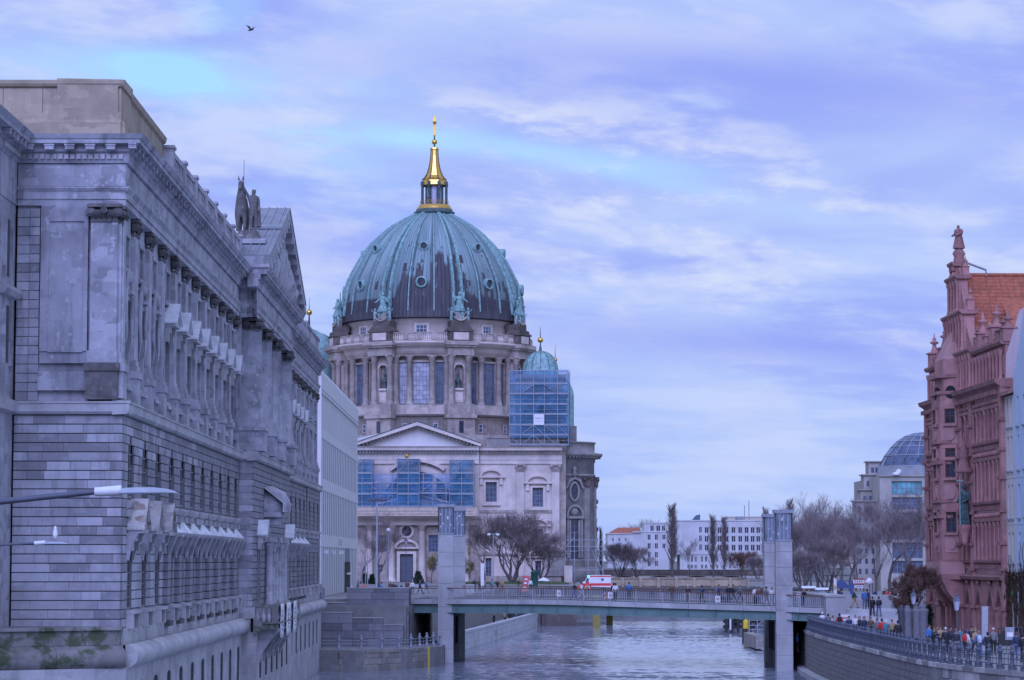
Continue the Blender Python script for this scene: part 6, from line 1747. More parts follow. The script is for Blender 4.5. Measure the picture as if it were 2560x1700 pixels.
for k in range(3): q = MB(); x = gx0 + (gx1 - gx0) * k / 2; q.tube([(x, 311.2, .6), (x, 311.2, 3.2)], .06, 5); q.build('rail_post', M['iron_pale'], t)
for z in (1.1, 1.6, 2.1, 2.7, 3.2): q = MB(); q.tube([(gx0, 311.2, z), (gx1, 311.2, z)], .05, 5); q.build('rung', M['iron_pale'], t)
q = MB(); q.box(wx(1890, 285, 1620), wx(1914, 285, 1620), 285, 300, .2, 1.6); o = q.build('landing_step', M['quay'], None); tag(o, 'ochre stone landing step at the water beside the right pillar', 'steps')
q = MB()
for k in range(9): x = wx(1890 + 2.8 * k, 285, 1600); q.tube([(x, 285.1, 1.6), (x, 285.1, 2.6 + .11 * k)], .03, 4)
q.tube([(wx(1890, 285, 1600), 285.1, 2.6), (wx(1914, 285, 1600), 285.1, 3.5)], .05, 4); q.build('rail', M['iron_pale'], o)
YB = 720.0
B_ = lambda px: wx(px, YB, 1380); BZ = lambda y: wz(y, YB)
FBk = Fr((0, YB, 0), (1, 0, 0))
def far_block(name, label, px0, px1, y0, y1, wins, mat='farwhite', depth=14, roof=None, cat='building', group='white buildings far beyond the bridge', fr=FBk, gl='glass', cols=True):
 t = thing(name, ((B_(px0) + B_(px1)) / 2, YB, 5.5), label, cat, group)
 m = MB(); m.box(B_(px0), B_(px1), -depth, -.25, BZ(y1), BZ(y0), fr); m.build('core_wall', M[mat], t)
 xs = sorted(set([w[0] for w in wins])); holes = {}
 for w in wins: holes.setdefault((w[0], w[1]), []).append(w)
 keys = sorted(holes); prev = px0
 m = MB()
 for k in keys:
  if k[0] > prev: m.box(B_(prev), B_(k[0]), -.25, 0, BZ(y1), BZ(y0), fr)
  holed(m, fr, B_(k[0]), B_(k[1]), BZ(y1), BZ(y0), -.25, 0, [(B_(k[0]), B_(k[1]), BZ(w[3]), BZ(w[2])) for w in holes[k]]); prev = k[1]
 if prev < px1: m.box(B_(prev), B_(px1), -.25, 0, BZ(y1), BZ(y0), fr)
 m.build('wall', M[mat], t)
 for a, b, ya, yb in wins: put_window(t, fr, (B_(a) + B_(b)) / 2, -.2, BZ(yb), B_(b) - B_(a), BZ(ya) - BZ(yb), 2, 1, M[gl], M['frame_pale'], False, .12, .08)
 m = MB(); m.box(B_(px0) - .15, B_(px1) + .15, -depth, .2, BZ(y0), BZ(y0) + .35, fr); m.build('roof_edge', M[mat], t)
 return t
wA = [(a, a + 8, y, y + 14) for a in (1619, 1637) for y in (1336, 1358, 1380, 1402)] + [(1656, 1664, y, y + 12) for y in (1337, 1359)]
far_block('apartment_block', 'white apartment block with two columns of dark windows and a set back top floor', 1583, 1672, 1331, 1425, wA)
far_block('penthouse', 'white set back top storey with dark windows on the white apartment block', 1611, 1668, 1309, 1330.9, [(1626, 1635, 1314, 1328), (1641, 1651, 1314, 1328), (1655, 1663, 1314, 1328)], 'farwhite', 8)
t = far_block('corner_house', 'white house with a red tiled roof left of the white apartment block', 1519, 1583, 1336, 1420, [(a, a + 5, y, y + 9) for a in (1530, 1546, 1562) for y in (1345, 1366)])
m = MB(); m.add([FBk(B_(1517), .3, BZ(1336)), FBk(B_(1603), .3, BZ(1333)), FBk(B_(1603), -9, BZ(1318)), FBk(B_(1548), -9, BZ(1318)), FBk(B_(1517), -14, BZ(1336))], [(0, 1, 2, 3), (0, 3, 4)]); m.build('roof', M['tile'], t)
wB = [(1748, 1755, y, y + 15) for y in (1317, 1339, 1361)]
wB += [(a, a + 10, y, y + 15) for a in (1762, 1778, 1794, 1812, 1829, 1846, 1862, 1877, 1891) for y in (1318, 1340, 1362)]
far_block('hotel_block', 'long white hotel block with a blank wall and three rows of windows behind the poplars', 1690, 1908, 1303, 1386, wB)
wC = [(a, a + 6, y, y + h) for a in (1718, 1727, 1736, 1752, 1762, 1776, 1790, 1806, 1822) for y, h in ((1391, 14), (1412, 10))]
far_block('low_block', 'low white two storey wing under the hotel block', 1700, 1850, 1386.3, 1428, wC)
far_block('old_house', 'pale old house with dark attic windows behind the right pillars', 1840, 1960, 1290, 1392, [(a, a + 4, 1296, 1303) for a in (1868, 1876, 1884, 1892, 1900, 1910)] + [(a, a + 6, 1316, 1330) for a in (1915, 1930, 1945)], 'cream', 20, None, 'building', 'white buildings far beyond the bridge', Fr((0, YB + 26, 0), (1, 0, 0)))
q = MB(); q.lathe([(.1, 0), (.1, 4.5)], (B_(1866), YB + 5, BZ(1303)), 5); q.lathe([(.1, 0), (.1, 5.5)], (B_(1878), YB + 6, BZ(1300)), 5); q.box(B_(1845), B_(1862), YB + 3, YB + 8, BZ(1300), BZ(1291)); o = q.build('roof_aerials', M['zinc_dark'], None); tag(o, 'roof hut with thin aerials on the pale old house', 'aerials')
q = MB(); q.prism([(B_(1731), BZ(1303)), (B_(1755), BZ(1303)), (B_(1755), BZ(1285)), (B_(1745), BZ(1287))], -12, -6, FBk); o = q.build('glass_stairhead', M['glass_blue'], None); tag(o, 'slanting glazed stair head on the roof of the white hotel block', 'roof light')
t = far_block('red_house', 'red brick house end with a white gable between the bare trees on the right', 2100, 2152, 1300, 1420, [(2110, 2116, 1330, 1345), (2130, 2136, 1330, 1345)], 'red_dark', 30)
m = MB(); m.prism([(B_(2060), BZ(1420)), (B_(2128), BZ(1420)), (B_(2094), BZ(1305))], .5, 8, FBk); m.build('white_gable', M['cream'], t)
far_block('far_terrace', 'pale row of city houses far behind the bare trees', 1990, 2110, 1302, 1420, [(a, a + 5, y, y + 8) for a in (2000, 2014, 2028, 2042, 2060, 2075) for y in (1312, 1330, 1350)], 'cream', 20, None, 'building', 'white buildings far beyond the bridge', Fr((0, YB + 60, 0), (1, 0, 0)))
t = thing('far_quay_wall', (B_(1700), 650, 3), 'dark stone quay wall with shallow arches below the white blocks', 'wall')
C_ = lambda px: wx(px, 650, 1440); CZ = lambda y: wz(y, 650); F65 = Fr((0, 650, 0), (1, 0, 0))
m = MB(); m.box(C_(1500), C_(1960), -2, 0, CZ(1470), CZ(1437), F65); m.build('wall', M['cream'], t)
m = MB(); m.box(C_(1500), C_(1960), -2, .5, CZ(1437), CZ(1424), F65); m.build('parapet', M['dom_dark'], t)
for px in (1560, 1650, 1742, 1830):
 q = MB(); c = C_(px); q.prism([(c + 4.4 * math.cos(t_), CZ(1456) + 1.6 * math.sin(t_)) for t_ in np.linspace(0, math.pi, 11)], .0, .1, F65); q.build('arch', M['dark'], t)
# ================================================================ STONE OFFICE BLOCK WITH THE GLASS DOME
YG = 400.0
G_ = lambda px: wx(px, YG, 1300); GZ = lambda y: wz(y, YG); FG = Fr((0, YG, 0), (1, 0, 0))
gb = thing('glass_dome_building', (G_(2260), YG, 5), 'pale stone office block with a bulging glass dome on its roof behind the bare trees', 'building')
m = MB(); m.box(G_(2200), 95, -30, -.6, 4, GZ(1191), FG); m.build('core_wall', M['limestone'], gb)
rows = [(1203, 1237, 'glass_teal'), (1243, 1274, 'glass_blue'), (1281, 1311, 'glass_blue'), (1318, 1348, 'glass_blue'), (1356, 1396, 'glass_blue'), (1402, 1434, 'glass_blue')]
M['glass_teal'] = glass('teal glass', (.10, .26, .30), .15)
m = MB(); holed(m, FG, G_(2218), G_(2316), 4, GZ(1191), -.6, 0, [(G_(2230), G_(2306), GZ(b), GZ(a)) for a, b, _ in rows]); m.box(G_(2316), 95, -.6, 0, 4, GZ(1191), FG); m.box(G_(2200), G_(2218), -.6, 0, 4, GZ(1191), FG); m.build('wall', M['limestone'], gb)
for a, b, g in rows: put_window(gb, FG, G_(2268), -.4, GZ(b), G_(2306) - G_(2230), GZ(a) - GZ(b), 6, 2, M[g], M['frame'], False, .08, .1)
m = MB(); m.box(G_(2198), 95, -.6, .35, GZ(1191), GZ(1188), FG); m.build('cornice', M['limestone'], gb)
for px0, px1, y0, d in ((2150, 2200, 1252, 5), (2172, 2218, 1222, 9), (2188, 2222, 1182, 12), (2207, 2240, 1146, 15)):
 m = MB(); m.box(G_(px0), G_(px1), -d - 4, -d, 4, GZ(y0), FG); m.build('side_block', M['limestone'], gb)
 for k in range(3):
  for y in range(int(y0) + 14, 1430, 26):
   q = MB(); a = px0 + 6 + (px1 - px0) / 3 * k; q.box(G_(a), G_(a + 7), -d, -d + .06, GZ(y + 13), GZ(y), FG); q.build('window', M['glass_blue'], gb)
 m = MB(); m.box(G_(px0) - .3, G_(px1) + .2, -d - 4, -d + .4, GZ(y0), GZ(y0 - 3), FG); m.build('cornice', M['limestone'], gb)
dcx, dcy = G_(2335), YG + 8.0
pro = [(7.6, 1191), (7.2, 1163), (6.3, 1135), (5.2, 1112), (4.3, 1098), (3.1, 1085), (1.8, 1078), (.3, 1075)]
prz = [(r, GZ(y)) for r, y in pro]
m = MB(); m.lathe(prz, (dcx, dcy, 0), 20, 0, 2 * math.pi, False); m.build('glass_dome', M['glass_blue'], gb)
m = MB(); m.lathe([(7.75, GZ(1191)), (7.35, GZ(1163)), (7.25, GZ(1163))], (dcx, dcy, 0), 20); m.build('dome_skirt', M['zinc_dark'], gb)
for k in range(20):
 a = 2 * math.pi * k / 20; q = MB(); q.tube([(dcx + (r + .05) * math.cos(a), dcy + (r + .05) * math.sin(a), z) for r, z in prz], .09, 4); q.build('dome_rib', M['iron_pale'], gb)
for r, z in prz[1:6]: q = MB(); q.lathe([(r + .1, z - .08), (r + .16, z), (r + .1, z + .08)], (dcx, dcy, 0), 20); q.build('dome_hoop', M['iron_pale'], gb)
q = MB(); q.lathe([(.5, 0), (.6, .3), (.1, .5)], (G_(2240), YG - .5, GZ(1188)), 10); q.ball((G_(2247), YG - .5, GZ(1180)), .45, 8); o = q.build('roof_dish', M['white'], None); tag(o, 'white dish aerial on the roof edge in front of the glass dome', 'aerial')
# ================================================================ RED SANDSTONE HOUSE
FRH = Fr((43.7 - .03 * 230, 230, 0), (.03, -1, 0))
RH = thing('red_sandstone_house', (37.5, 215, 3.6), 'red sandstone town house with stepped gable, oriel and steep tiled roof', 'house')
RLN = 31.0
rz = lambda y, Y=217.0: wz(y, Y)
def rpart(name, mb, mat='red'): return mb.build(name, M[mat], RH)
m = MB(); m.box(.3, RLN - .2, -16, -1.0, 3, 23.2, FRH); rpart('core_wall', m)
FL = [(9.8, 12.8), (14.4, 17.6), (19.1, 21.6)]
def red_wing(s0, s1, n):
 m = MB(); holed(m, FRH, s0, s1, 8.8, 23.1, -1.0, 0, []) if False else None
 m = MB(); m.box(s0, s1, -.9, -.45, 8.8, 23.1, FRH); rpart('wall', m, 'red_dark')
 zs = [8.8] + [z for f in FL for z in f] + [23.1]
 for i in range(0, len(zs), 2):
  m = MB(); m.box(s0, s1, -.45, 0, zs[i] + (0 if i else 0), zs[i + 1], FRH); rpart('spandrel', m, 'red_pale' if i in (2, 4) else 'red')
 w = (s1 - s0) / n
 for lo, hi in FL:
  for i in range(n + 1):
   s = s0 + w * i; m = MB(); m.box(max(s0, s - .2), min(s1, s + .2), -.45, .06, lo, hi, FRH); m.lathe([(.13, lo), (.17, lo + .2), (.11, lo + .3), (.1, hi - .4), (.18, hi - .2), (.18, hi)], FRH(min(max(s, s0 + .2), s1 - .2), .12, 0), 8); rpart('mullion', m)
  for i in range(n):
   put_window(RH, FRH, s0 + w * (i + .5), -.4, lo, w - .4, hi - lo, 1, 3, M['glass'], M['red_dark' if False else 'frame'], False, .06, .08)
  m = MB(); m.profile([(0, lo - .3), (.3, lo - .15), (.34, lo), (0, lo)], s0, s1, FRH); rpart('sill', m, 'red_dark')
  for i in range(2 * n):
   s = s0 + w * (i + .5) / 2; m = MB(); m.box(s - .12, s + .12, .002, .26, lo - .62, lo - .3, FRH); rpart('sill_bracket', m, 'red_dark')
  m = MB(); m.profile([(0, hi), (.22, hi + .05), (.3, hi + .3), (0, hi + .35)], s0, s1, FRH); rpart('lintel', m)
  for i in range(2 * n):
   s = s0 + w * (i + .5) / 2; m = MB(); m.ball(FRH(s, .1, hi + .55), .2, 6); rpart('carved_boss', m)
red_wing(.3, 8.6, 5); red_wing(15.0, 18.9, 2); red_wing(20.0, RLN - .5, 7)
for s in (0.15, 8.8, 14.8, 19.45, RLN - .25):
 m = MB(); m.box(s - .35, s + .35, -.5, .3, 3.6, 23.1, FRH); rpart('corner_pier', m)
 for h in (6, 9, 11, 13.5, 16, 18.2, 20.5): m = MB(); m.box(s - .5, s + .5, -.3, .5, h, h + .25, FRH); rpart('pier_band', m, 'red_dark')
for s0, s1 in ((-.3, 9.0), (14.4, RLN + .1)):
 m = MB(); m.profile([(-.8, 22.9), (.2, 22.95), (.35, 23.2), (.7, 23.4), (.8, 23.7), (-.8, 23.8)], s0, s1, FRH); rpart('cornice', m, 'red_dark')
 for i in range(int((s1 - s0) / .8)): s = s0 + .4 + .8 * i; m = MB(); m.box(s - .15, s + .15, .2, .6, 22.6, 22.95, FRH); rpart('cornice_bracket', m, 'red_dark')
m = MB(); m.profile([(0, 8.2), (.45, 8.3), (.55, 8.55), (0, 8.75)], -.2, RLN, FRH); rpart('string_course', m, 'red_dark')
m = MB(); m.box(.1, RLN - .1, -.8, .02, 8.76, 9.5, FRH); rpart('frieze', m, 'red_pale')
m = MB(); m.box(0, RLN - .2, -1.2, -.2, 23.7, 26.4, FRH); rpart('attic_wall', m)
for i in range(24):
 s = .8 + 1.27 * i
 m = MB(); m.lathe([(.2, 23.75), (.14, 24.0), (.14, 25.6), (.24, 25.9), (.24, 26.1)], FRH(s, .0, 0), 8); rpart('dwarf_column', m)
 if i % 2: m = MB(); m.box(s - .4, s + .4, -.2, -.1, 24.1, 25.6, FRH); rpart('attic_niche', m, 'red_dark')
m = MB(); m.profile([(-1.2, 26.4), (.1, 26.4), (.25, 26.6), (.25, 26.75), (-1.2, 26.8)], -.1, RLN - .1, FRH); rpart('attic_cornice', m, 'red_dark')
def pinnacle(s, h0, hh, d=-.5, w=.5):
 t = MB(); t.box(s - w, s + w, d - w, d + w, h0, h0 + hh * .42, FRH); t.box(s - w * 1.25, s + w * 1.25, d - w * 1.25, d + w * 1.25, h0 + hh * .42, h0 + hh * .46, FRH)
 c = FRH(s, d, h0 + hh * .46); k = hh * .54
 t.lathe([(w * .75, 0), (w * .5, k * .2), (w * .3, k * .42), (w * .75, k * .5), (w * .8, k * .56), (w * .25, k * .64), (w * .4, k * .72), (w * .15, k * .8), (.03, k)], c, 8); rpart('pinnacle', t, 'red_dark' if random.random() < .3 else 'red')
for s, h, hh in ((1.0, 26.6, 3.2), (5.6, 26.6, 3.4), (21.4, 26.6, 3.2), (26.6, 26.6, 3.4), (29.0, 26.6, 2.2), (30.5, 26.6, 2.4), (24.0, 26.6, 2.2)): pinnacle(s, h, hh)
for i in range(22):
 s = 1.5 + 1.35 * i
 if abs(s - 13) > 4: m = MB(); m.lathe([(.25, 26.8), (.32, 27.0), (.1, 27.3), (.26, 27.5), (.05, 27.9)], FRH(s, -.4, 0), 8); rpart('finial', m, 'red_dark')
tiers = [(6.6, 23.7, 27.0, .9), (3.8, 27.0, 30.4, .8), (2.0, 30.4, 33.5, .65), (.75, 33.5, 34.7, .6)]
gc = 13.0
for i, (hw, z0, z1, dp) in enumerate(tiers):
 m = MB(); m.box(gc - hw, gc + hw, -dp, .1, z0, z1 - .35, FRH); rpart('gable_tier', m)
 m = MB(); m.profile([(-dp - .1, z1 - .35), (.3, z1 - .35), (.5, z1 - .15), (.5, z1), (-dp - .1, z1)], gc - hw - .3, gc + hw + .3, FRH); m.box(gc - hw - .3, gc + hw + .3, -dp - .3, -dp - .1, z1 - .3, z1, FRH); rpart('gable_cornice', m, 'red_dark')
 k = int(hw * 2 / 1.1)
 for j in range(k + 1):
  s = gc - hw + .2 + (2 * hw - .4) * j / max(1, k); m = MB(); m.lathe([(.22, z0 + .05), (.14, z0 + .4), (.13, z1 - .9), (.22, z1 - .6), (.22, z1 - .36)], FRH(s, .2, 0), 8); rpart('gable_column', m)
 if i < 3:
  nx = tiers[i + 1][0]
  for sx_ in (-1, 1):   # scroll filling the step
   m = MB(); pts = [(gc + sx_ * nx, z1), (gc + sx_ * (hw), z1)] + [(gc + sx_ * (nx + (hw - nx) * (1 - t_) ** 2), z1 + (tiers[i + 1][2] - tiers[i + 1][1]) * .8 * t_) for t_ in np.linspace(.15, 1, 6)]
   m.prism(pts[::sx_], -dp * .8, -.1, FRH); rpart('scroll', m)
   pinnacle(gc + sx_ * (hw - .2), z1, (1.9, 2.0, 1.6)[i], -.5, .28)
m = MB(); m.lathe([(.5, 34.7), (.42, 35.2), (.55, 35.5), (.3, 35.9)], FRH(gc, -.35, 0), 8); rpart('gable_pedestal', m, 'red_dark')
GO = 11.6
def oriel(z0, z1, mat='red', out=1.5):
 q = MB(); q.slab([FRH(x, d, 0)[:2] for x, d in ((GO - 3.0, 0), (GO - 1.9, out), (GO + 1.9, out), (GO + 3.0, 0))], z0, z1); return q
q = oriel(9.0, 23.6); rpart('oriel_wall', q)
for z in (9.6, 13.3, 14.6, 17.8, 19.5, 23.6, 25.0):
 q = oriel(z, z + .28, 'red', 1.75); rpart('oriel_cornice', q, 'red_dark')
q = oriel(23.9, 26.6, 'red', 1.2); rpart('oriel_wall', q)
q = MB(); q.add([FRH(GO - 3, 0, 26.6), FRH(GO - 1.9, 1.2, 26.6), FRH(GO + 1.9, 1.2, 26.6), FRH(GO + 3, 0, 26.6), FRH(GO - .6, 0, 29.3), FRH(GO + .6, 0, 29.3)], [(0, 1, 4), (1, 2, 5, 4), (2, 3, 5)]); rpart('oriel_roof', q, 'red_pale')
of = Fr(FRH(GO + 2.45, .75, 0), FRH(GO + 3.0, 0, 0) - FRH(GO + 1.9, 1.5, 0))
off_ = Fr(FRH(GO, 1.5, 0), FRH.s)
for f2, ww in ((of, .95), (off_, 1.5)):
 for lo, hi in ((rz(1331, 215), rz(1279, 215)), (rz(1193, 215), rz(1150, 215)), (rz(1142, 215), rz(1119, 215)), (rz(1057, 215), rz(1020, 215))):
  put_window(RH, f2, 0, .06, lo, ww, hi - lo, 2, 2, M['glass'], M['wood'], False, .05, .08)
  q = MB(); q.box(-ww / 2 - .16, -ww / 2, -.1, .2, lo - .2, hi + .2, f2); q.box(ww / 2, ww / 2 + .16, -.1, .2, lo - .2, hi + .2, f2); q.box(-ww / 2 - .16, ww / 2 + .16, -.1, .22, hi, hi + .22, f2); q.box(-ww / 2 - .16, ww / 2 + .16, -.1, .25, lo - .22, lo, f2); rpart('window_surround', q)
 for z in (rz(1085, 215), rz(1232, 215), rz(1358, 215)):
  q = MB(); q.prism([(.42 * math.cos(a), z + .5 * math.sin(a)) for a in np.linspace(0, 6.283, 13)[:-1]], 0, .16, f2); q.box(-.62, .62, -.1, .06, z - .75, z + .75, f2); rpart('carved_shield', q, 'red_pale')
 q = MB(); q.prism([(.45 * math.cos(a), rz(978, 215) + .55 * math.sin(a)) for a in np.linspace(0, 6.28, 15)[:-1]], -.2, .04, f2); rpart('oval_window', q, 'dark')
q = MB(); q.slab([FRH(x, d, 0)[:2] for x, d in ((GO - 4.2, 0), (GO - 3.2, 2.0), (GO + 3.2, 2.0), (GO + 4.4, 0))], 8.25, 8.7); rpart('balcony_slab', q, 'red_dark')
q = MB(); q.slab([FRH(x, d, 0)[:2] for x, d in ((GO - 4.1, .1), (GO - 3.15, 1.9), (GO + 3.15, 1.9), (GO + 4.3, .1))], 8.7, 9.7); rpart('balcony_parapet', q, 'red_pale')
q = MB(); q.profile([(0, 8.24), (1.9, 8.24), (1.4, 7.2), (.7, 6.4), (0, 6.0)], GO + 1.6, GO + 3.6, FRH); rpart('balcony_bracket', q)
q = MB(); q.profile([(0, 8.24), (1.9, 8.24), (1.4, 7.2), (.7, 6.4), (0, 6.0)], GO - 3.6, GO - 1.6, FRH); rpart('balcony_bracket', q)
m = MB(); m.box(0, RLN - .2, -.9, -.5, 3.4, 8.2, FRH); rpart('ground_wall', m, 'red_dark')
ars = [2.2, 6.2, 10.8, 17.5, 21.6, 26.0, 29.2]
prev = 0
for s in ars + [None]:
 e = (s - 1.0) if s is not None else RLN - .2
 m = MB(); m.box(prev, e, -.5, .1, 3.4, 8.2, FRH); rpart('pier', m, 'red')
 m = MB(); m.box(prev - .05, e + .05, -.4, .25, 6.0, 6.25, FRH); m.box(prev - .05, e + .05, -.4, .3, 3.4, 4.2, FRH); rpart('pier_band', m, 'red')
 if s is None: break
 pts = [(s - 1.0, 8.2), (s - 1.0, 6.2)] + [(s - 1.0 + 1.0 * t_, 6.2 + 1.5 * math.sin(t_ * math.pi / 2)) for t_ in np.linspace(0, 1, 6)[1:]] + [(s + 1.0 - 1.0 * t_, 6.2 + 1.5 * math.sin(t_ * math.pi / 2)) for t_ in np.linspace(1, 0, 6)[1:]] + [(s + 1.0, 6.2), (s + 1.0, 8.2)]
 m = MB(); m.prism(pts, -.5, .1, FRH); rpart('arch', m)
 m = MB(); m.prism([(s - 1.15, 6.2), (s - 1.15, 6.5), (s, 8.0), (s + 1.15, 6.5), (s + 1.15, 6.2), (s + .98, 6.2), (s, 7.68), (s - .98, 6.2)], .1, .3, FRH); m.ball(FRH(s, .25, 8.05), .2, 6); rpart('arch_hood', m, 'red_dark')
 put_window(RH, FRH, s, -.42, 4.2, 1.9, 3.6, 2, 3, M['glass'], M['frame'], False, .08, .1)
 prev = s + 1.0
rdg, ev = 33.6, 24.0
m = MB(); xs0, xs1 = 1.2, 26
m.add([FRH(gc, -.9, rdg), FRH(gc, -xs1, rdg), FRH(gc + 6.2, -xs1, ev), FRH(gc + 6.2, -.9, ev), FRH(gc - 6.2, -.9, ev), FRH(gc - 6.2, -xs1, ev)], [(0, 3, 2, 1), (0, 1, 5, 4)])
rf = rpart('roof', m, 'red_dark')
q = MB(); nr = 30
for i in range(nr):    # overlapping tile courses, each tilted
 f0, f1 = i / nr, (i + 1.12) / nr
 z0, z1 = rdg + (ev - rdg) * f0, rdg + (ev - rdg) * min(1, f1)
 n_ = 44
 for j in range(n_):
  d0, d1 = -.85 - 25 * j / n_, -.85 - 25 * (j + .93) / n_
  if j % 2 != i % 2: pass
  up = .04 + .03 * random.random()
  q.add([FRH(gc + 6.2 * f0, d0, z0 + .04), FRH(gc + 6.2 * f0, d1, z0 + .04), FRH(gc + 6.2 * min(1, f1), d1, z1 + .1 + up), FRH(gc + 6.2 * min(1, f1), d0, z1 + .1 + up), FRH(gc + 6.2 * min(1, f1), d0, z1), FRH(gc + 6.2 * min(1, f1), d1, z1)], [(0, 3, 2, 1), (3, 4, 5, 2)])
q.build('roof_tiles', M['tile'], rf, None, 'stuff')
q = MB(); q.tube([FRH(gc, -.9 - k, rdg + .1) for k in range(0, 25, 2)], .16, 6); q.build('ridge', M['tile'], rf)
q = MB(); q.tube([FRH(gc + .3, -.4, 34.9), FRH(gc + .1, -2.6, 34.1), FRH(gc + .1, -2.6, rdg)], .09, 6); rpart('iron_stay', q, 'zinc_dark')
for k, (d, z, w) in enumerate(((-4.3, 26.2, 1.9), (-6.8, 26.4, 2.6))):   # dormers
 s = gc + 6.6
 q = MB(); q.box(s - 3, s, d - w / 2, d + w / 2, 24, z + 2.6, FRH); o = rpart('dormer', q, 'red_pale')
 q = MB(); q.box(s + .002, s + .06, d - w * .3, d + w * .3, z + .4, z + 2.3, FRH); q.build('window', M['glass_pale'], o)
 q = MB(); q.add([FRH(s + .4, d - w / 2 - .3, z + 2.6), FRH(s + .4, d + w / 2 + .3, z + 2.6), FRH(s - 3, d + w / 2 + .3, z + 5.2), FRH(s - 3, d - w / 2 - .3, z + 5.2), FRH(s + .4, d - w / 2 - .3, z + 2.3), FRH(s + .4, d + w / 2 + .3, z + 2.3)], [(0, 1, 2, 3), (4, 5, 1, 0)]); q.build('roof', M['tile'], o)
def figure_mb(h, k=1.0, robe=True):
 q = MB();
 q.lathe([(.30 * k, 0), (.33 * k, .08 * h), (.24 * k, .3 * h), (.22 * k, .48 * h), (.2 * k, .58 * h), (.26 * k, .7 * h), (.24 * k, .8 * h), (.1 * k, .855 * h), (.08 * k, .87 * h)], (0, 0, 0), 10)
 q.ball((0, -.03, .925 * h), .085 * h * .8, 8, .085 * h)
 for a in range(7): c, s = math.cos(a * .9), math.sin(a * .9); q.tube([(.3 * k * c, .3 * k * s, .02), (.2 * k * c, .2 * k * s, .5 * h)], [.06 * k, .02], 4)
 for sx_ in (-1, 1): q.tube([(sx_ * .22 * k, 0, .79 * h), (sx_ * .36 * k, -.08, .62 * h), (sx_ * .2 * k, -.3 * k, .55 * h)], [.09 * k, .075 * k, .055 * k], 6)
 return q
fm = figure_mb(2.0, 1.5)
o = link('gable_statue', fm.mesh('gable_statue', M['red_dark']), None, FRH(gc, -.35, 35.9), (0, 0, -1.2)); tag(o, 'weathered red stone figure on the very top of the stepped gable', 'statue')
bp = FRH(19.45, .8, rz(1312, 210.5))
t = thing('bronze_statue', bp, 'dark green bronze figure holding a tall cross staff on a bracket of the red house', 'statue')
link('figure', figure_mb(3.3, 1.6).mesh('figure', M['verdigris_dark']), t, bp, (0, 0, -1.0))
q = MB(); b2 = bp + Vector((-.45, -.5, 0)); q.tube([b2, b2 + Vector((0, 0, 3.9))], .05, 6); q.box(b2.x - .3, b2.x + .3, b2.y - .04, b2.y + .04, b2.z + 3.5, b2.z + 3.6); q.build('cross_staff', M['verdigris'], t)
q = MB(); q.lathe([(.1, -1.6), (.3, -1.3), (.2, -1.1), (.5, -.4), (.62, -.1), (.62, 0)], bp, 10); rpart('statue_bracket', q)
q = MB(); c = bp + Vector((0, 0, 4.2)); q.lathe([(.75, 0), (.8, .25), (.5, .4), (.35, 1.2), (.45, 1.3), (.2, 2.2), (.02, 3.2)], c, 8); rpart('statue_canopy', q, 'red_dark')
def slim_house(name, label, s0, s1, htop, mat, cols, rows, group='narrow houses beside the red house'):
 t = thing(name, FRH((s0 + s1) / 2, 0, 3.6), label, 'house', group)
 m = MB(); m.box(s0, s1, -12, -.3, 3, htop, FRH); m.build('core_wall', M[mat], t)
 m = MB(); prev = s0
 for c in cols:
  m.box(prev, c - .3, -.3, 0, 3, htop, FRH); holed(m, FRH, c - .3, c + .3, 3, htop, -.3, 0, [(c - .3, c + .3, z, z + h) for z, h in rows]); prev = c + .3
 m.box(prev, s1, -.3, 0, 3, htop, FRH); m.build('wall', M[mat], t)
 for c in cols:
  for z, h in rows:
   put_window(t, FRH, c, -.2, z, .6, h, 1, 3, M['glass_pale'], M['frame_pale'], False, .05, .07)
   q = MB(); q.box(c - .42, c + .42, .002, .14, z - .14, z - .02, FRH); q.build('sill', M['zinc_dark'], t)
 for z in (8.9, 12.5, 16.0): q = MB(); q.box(s0, s1, .0, .03, z, z + .06, FRH); q.build('string_course', M[mat], t)
 return t
rws = [(9.6, 2.3), (13.0, 2.5), (16.6, 2.6), (19.9, 2.2)]
t = slim_house('cream_house', 'narrow cream rendered house with pairs of slit windows right of the red house', RLN + .1, RLN + 3.2, 22.3, 'cream', (RLN + 1.1, RLN + 2.3), rws)
m = MB(); m.profile([(-4, 24.0), (.5, 22.3), (.5, 22.6), (-4, 24.3)], RLN, RLN + 3.2, FRH); m.build('eaves', M['red_dark'], t)
t2 = slim_house('blue_house', 'narrow pale blue rendered house at the right edge of the picture', RLN + 3.21, RLN + 9, 23.5, 'skyblue', (RLN + 4.6, RLN + 6.6), rws)
m = MB(); m.prism([(RLN + 3.21, 23.5), (RLN + 9, 23.5), (RLN + 9, 29), (RLN + 7.6, 29)], -1.0, .0, FRH); m.build('gable', M['skyblue'], t2)
m = MB(); m.prism([(.1, 21), (8, 21), (8, 31.5), (4, 30.6), (1.3, 29), (.2, 25.5)], -.3, 0, Fr(FRH(RLN, 0, 0), (1, 0, 0)));
o = m.build('fire_wall', M['pinkwall'], None); tag(o, 'bare pinkish fire wall rising above the cream house', 'wall')
cr = thing('creeper', FRH(RLN + 3, .1, 3.6), 'dead brown creeper covering the lower walls of the cream and blue houses', 'plant')
q = MB(); rr = random.Random(5)
for k in range(45):
 s = RLN + .3 + rr.random() * 8; z = 3.7; p = [FRH(s, .05, z)]
 top = 8.6 + rr.random() * (2.5 if rr.random() < .25 else .2)
 while z < top: z += .5; s += rr.uniform(-.25, .25); p.append(FRH(s, .06 + rr.random() * .12, z))
 q.tube(p, [.07 * (1 - .7 * i / len(p)) for i in range(len(p))], 4)
q.build('stems', M['ivy'], cr)
q = MB()
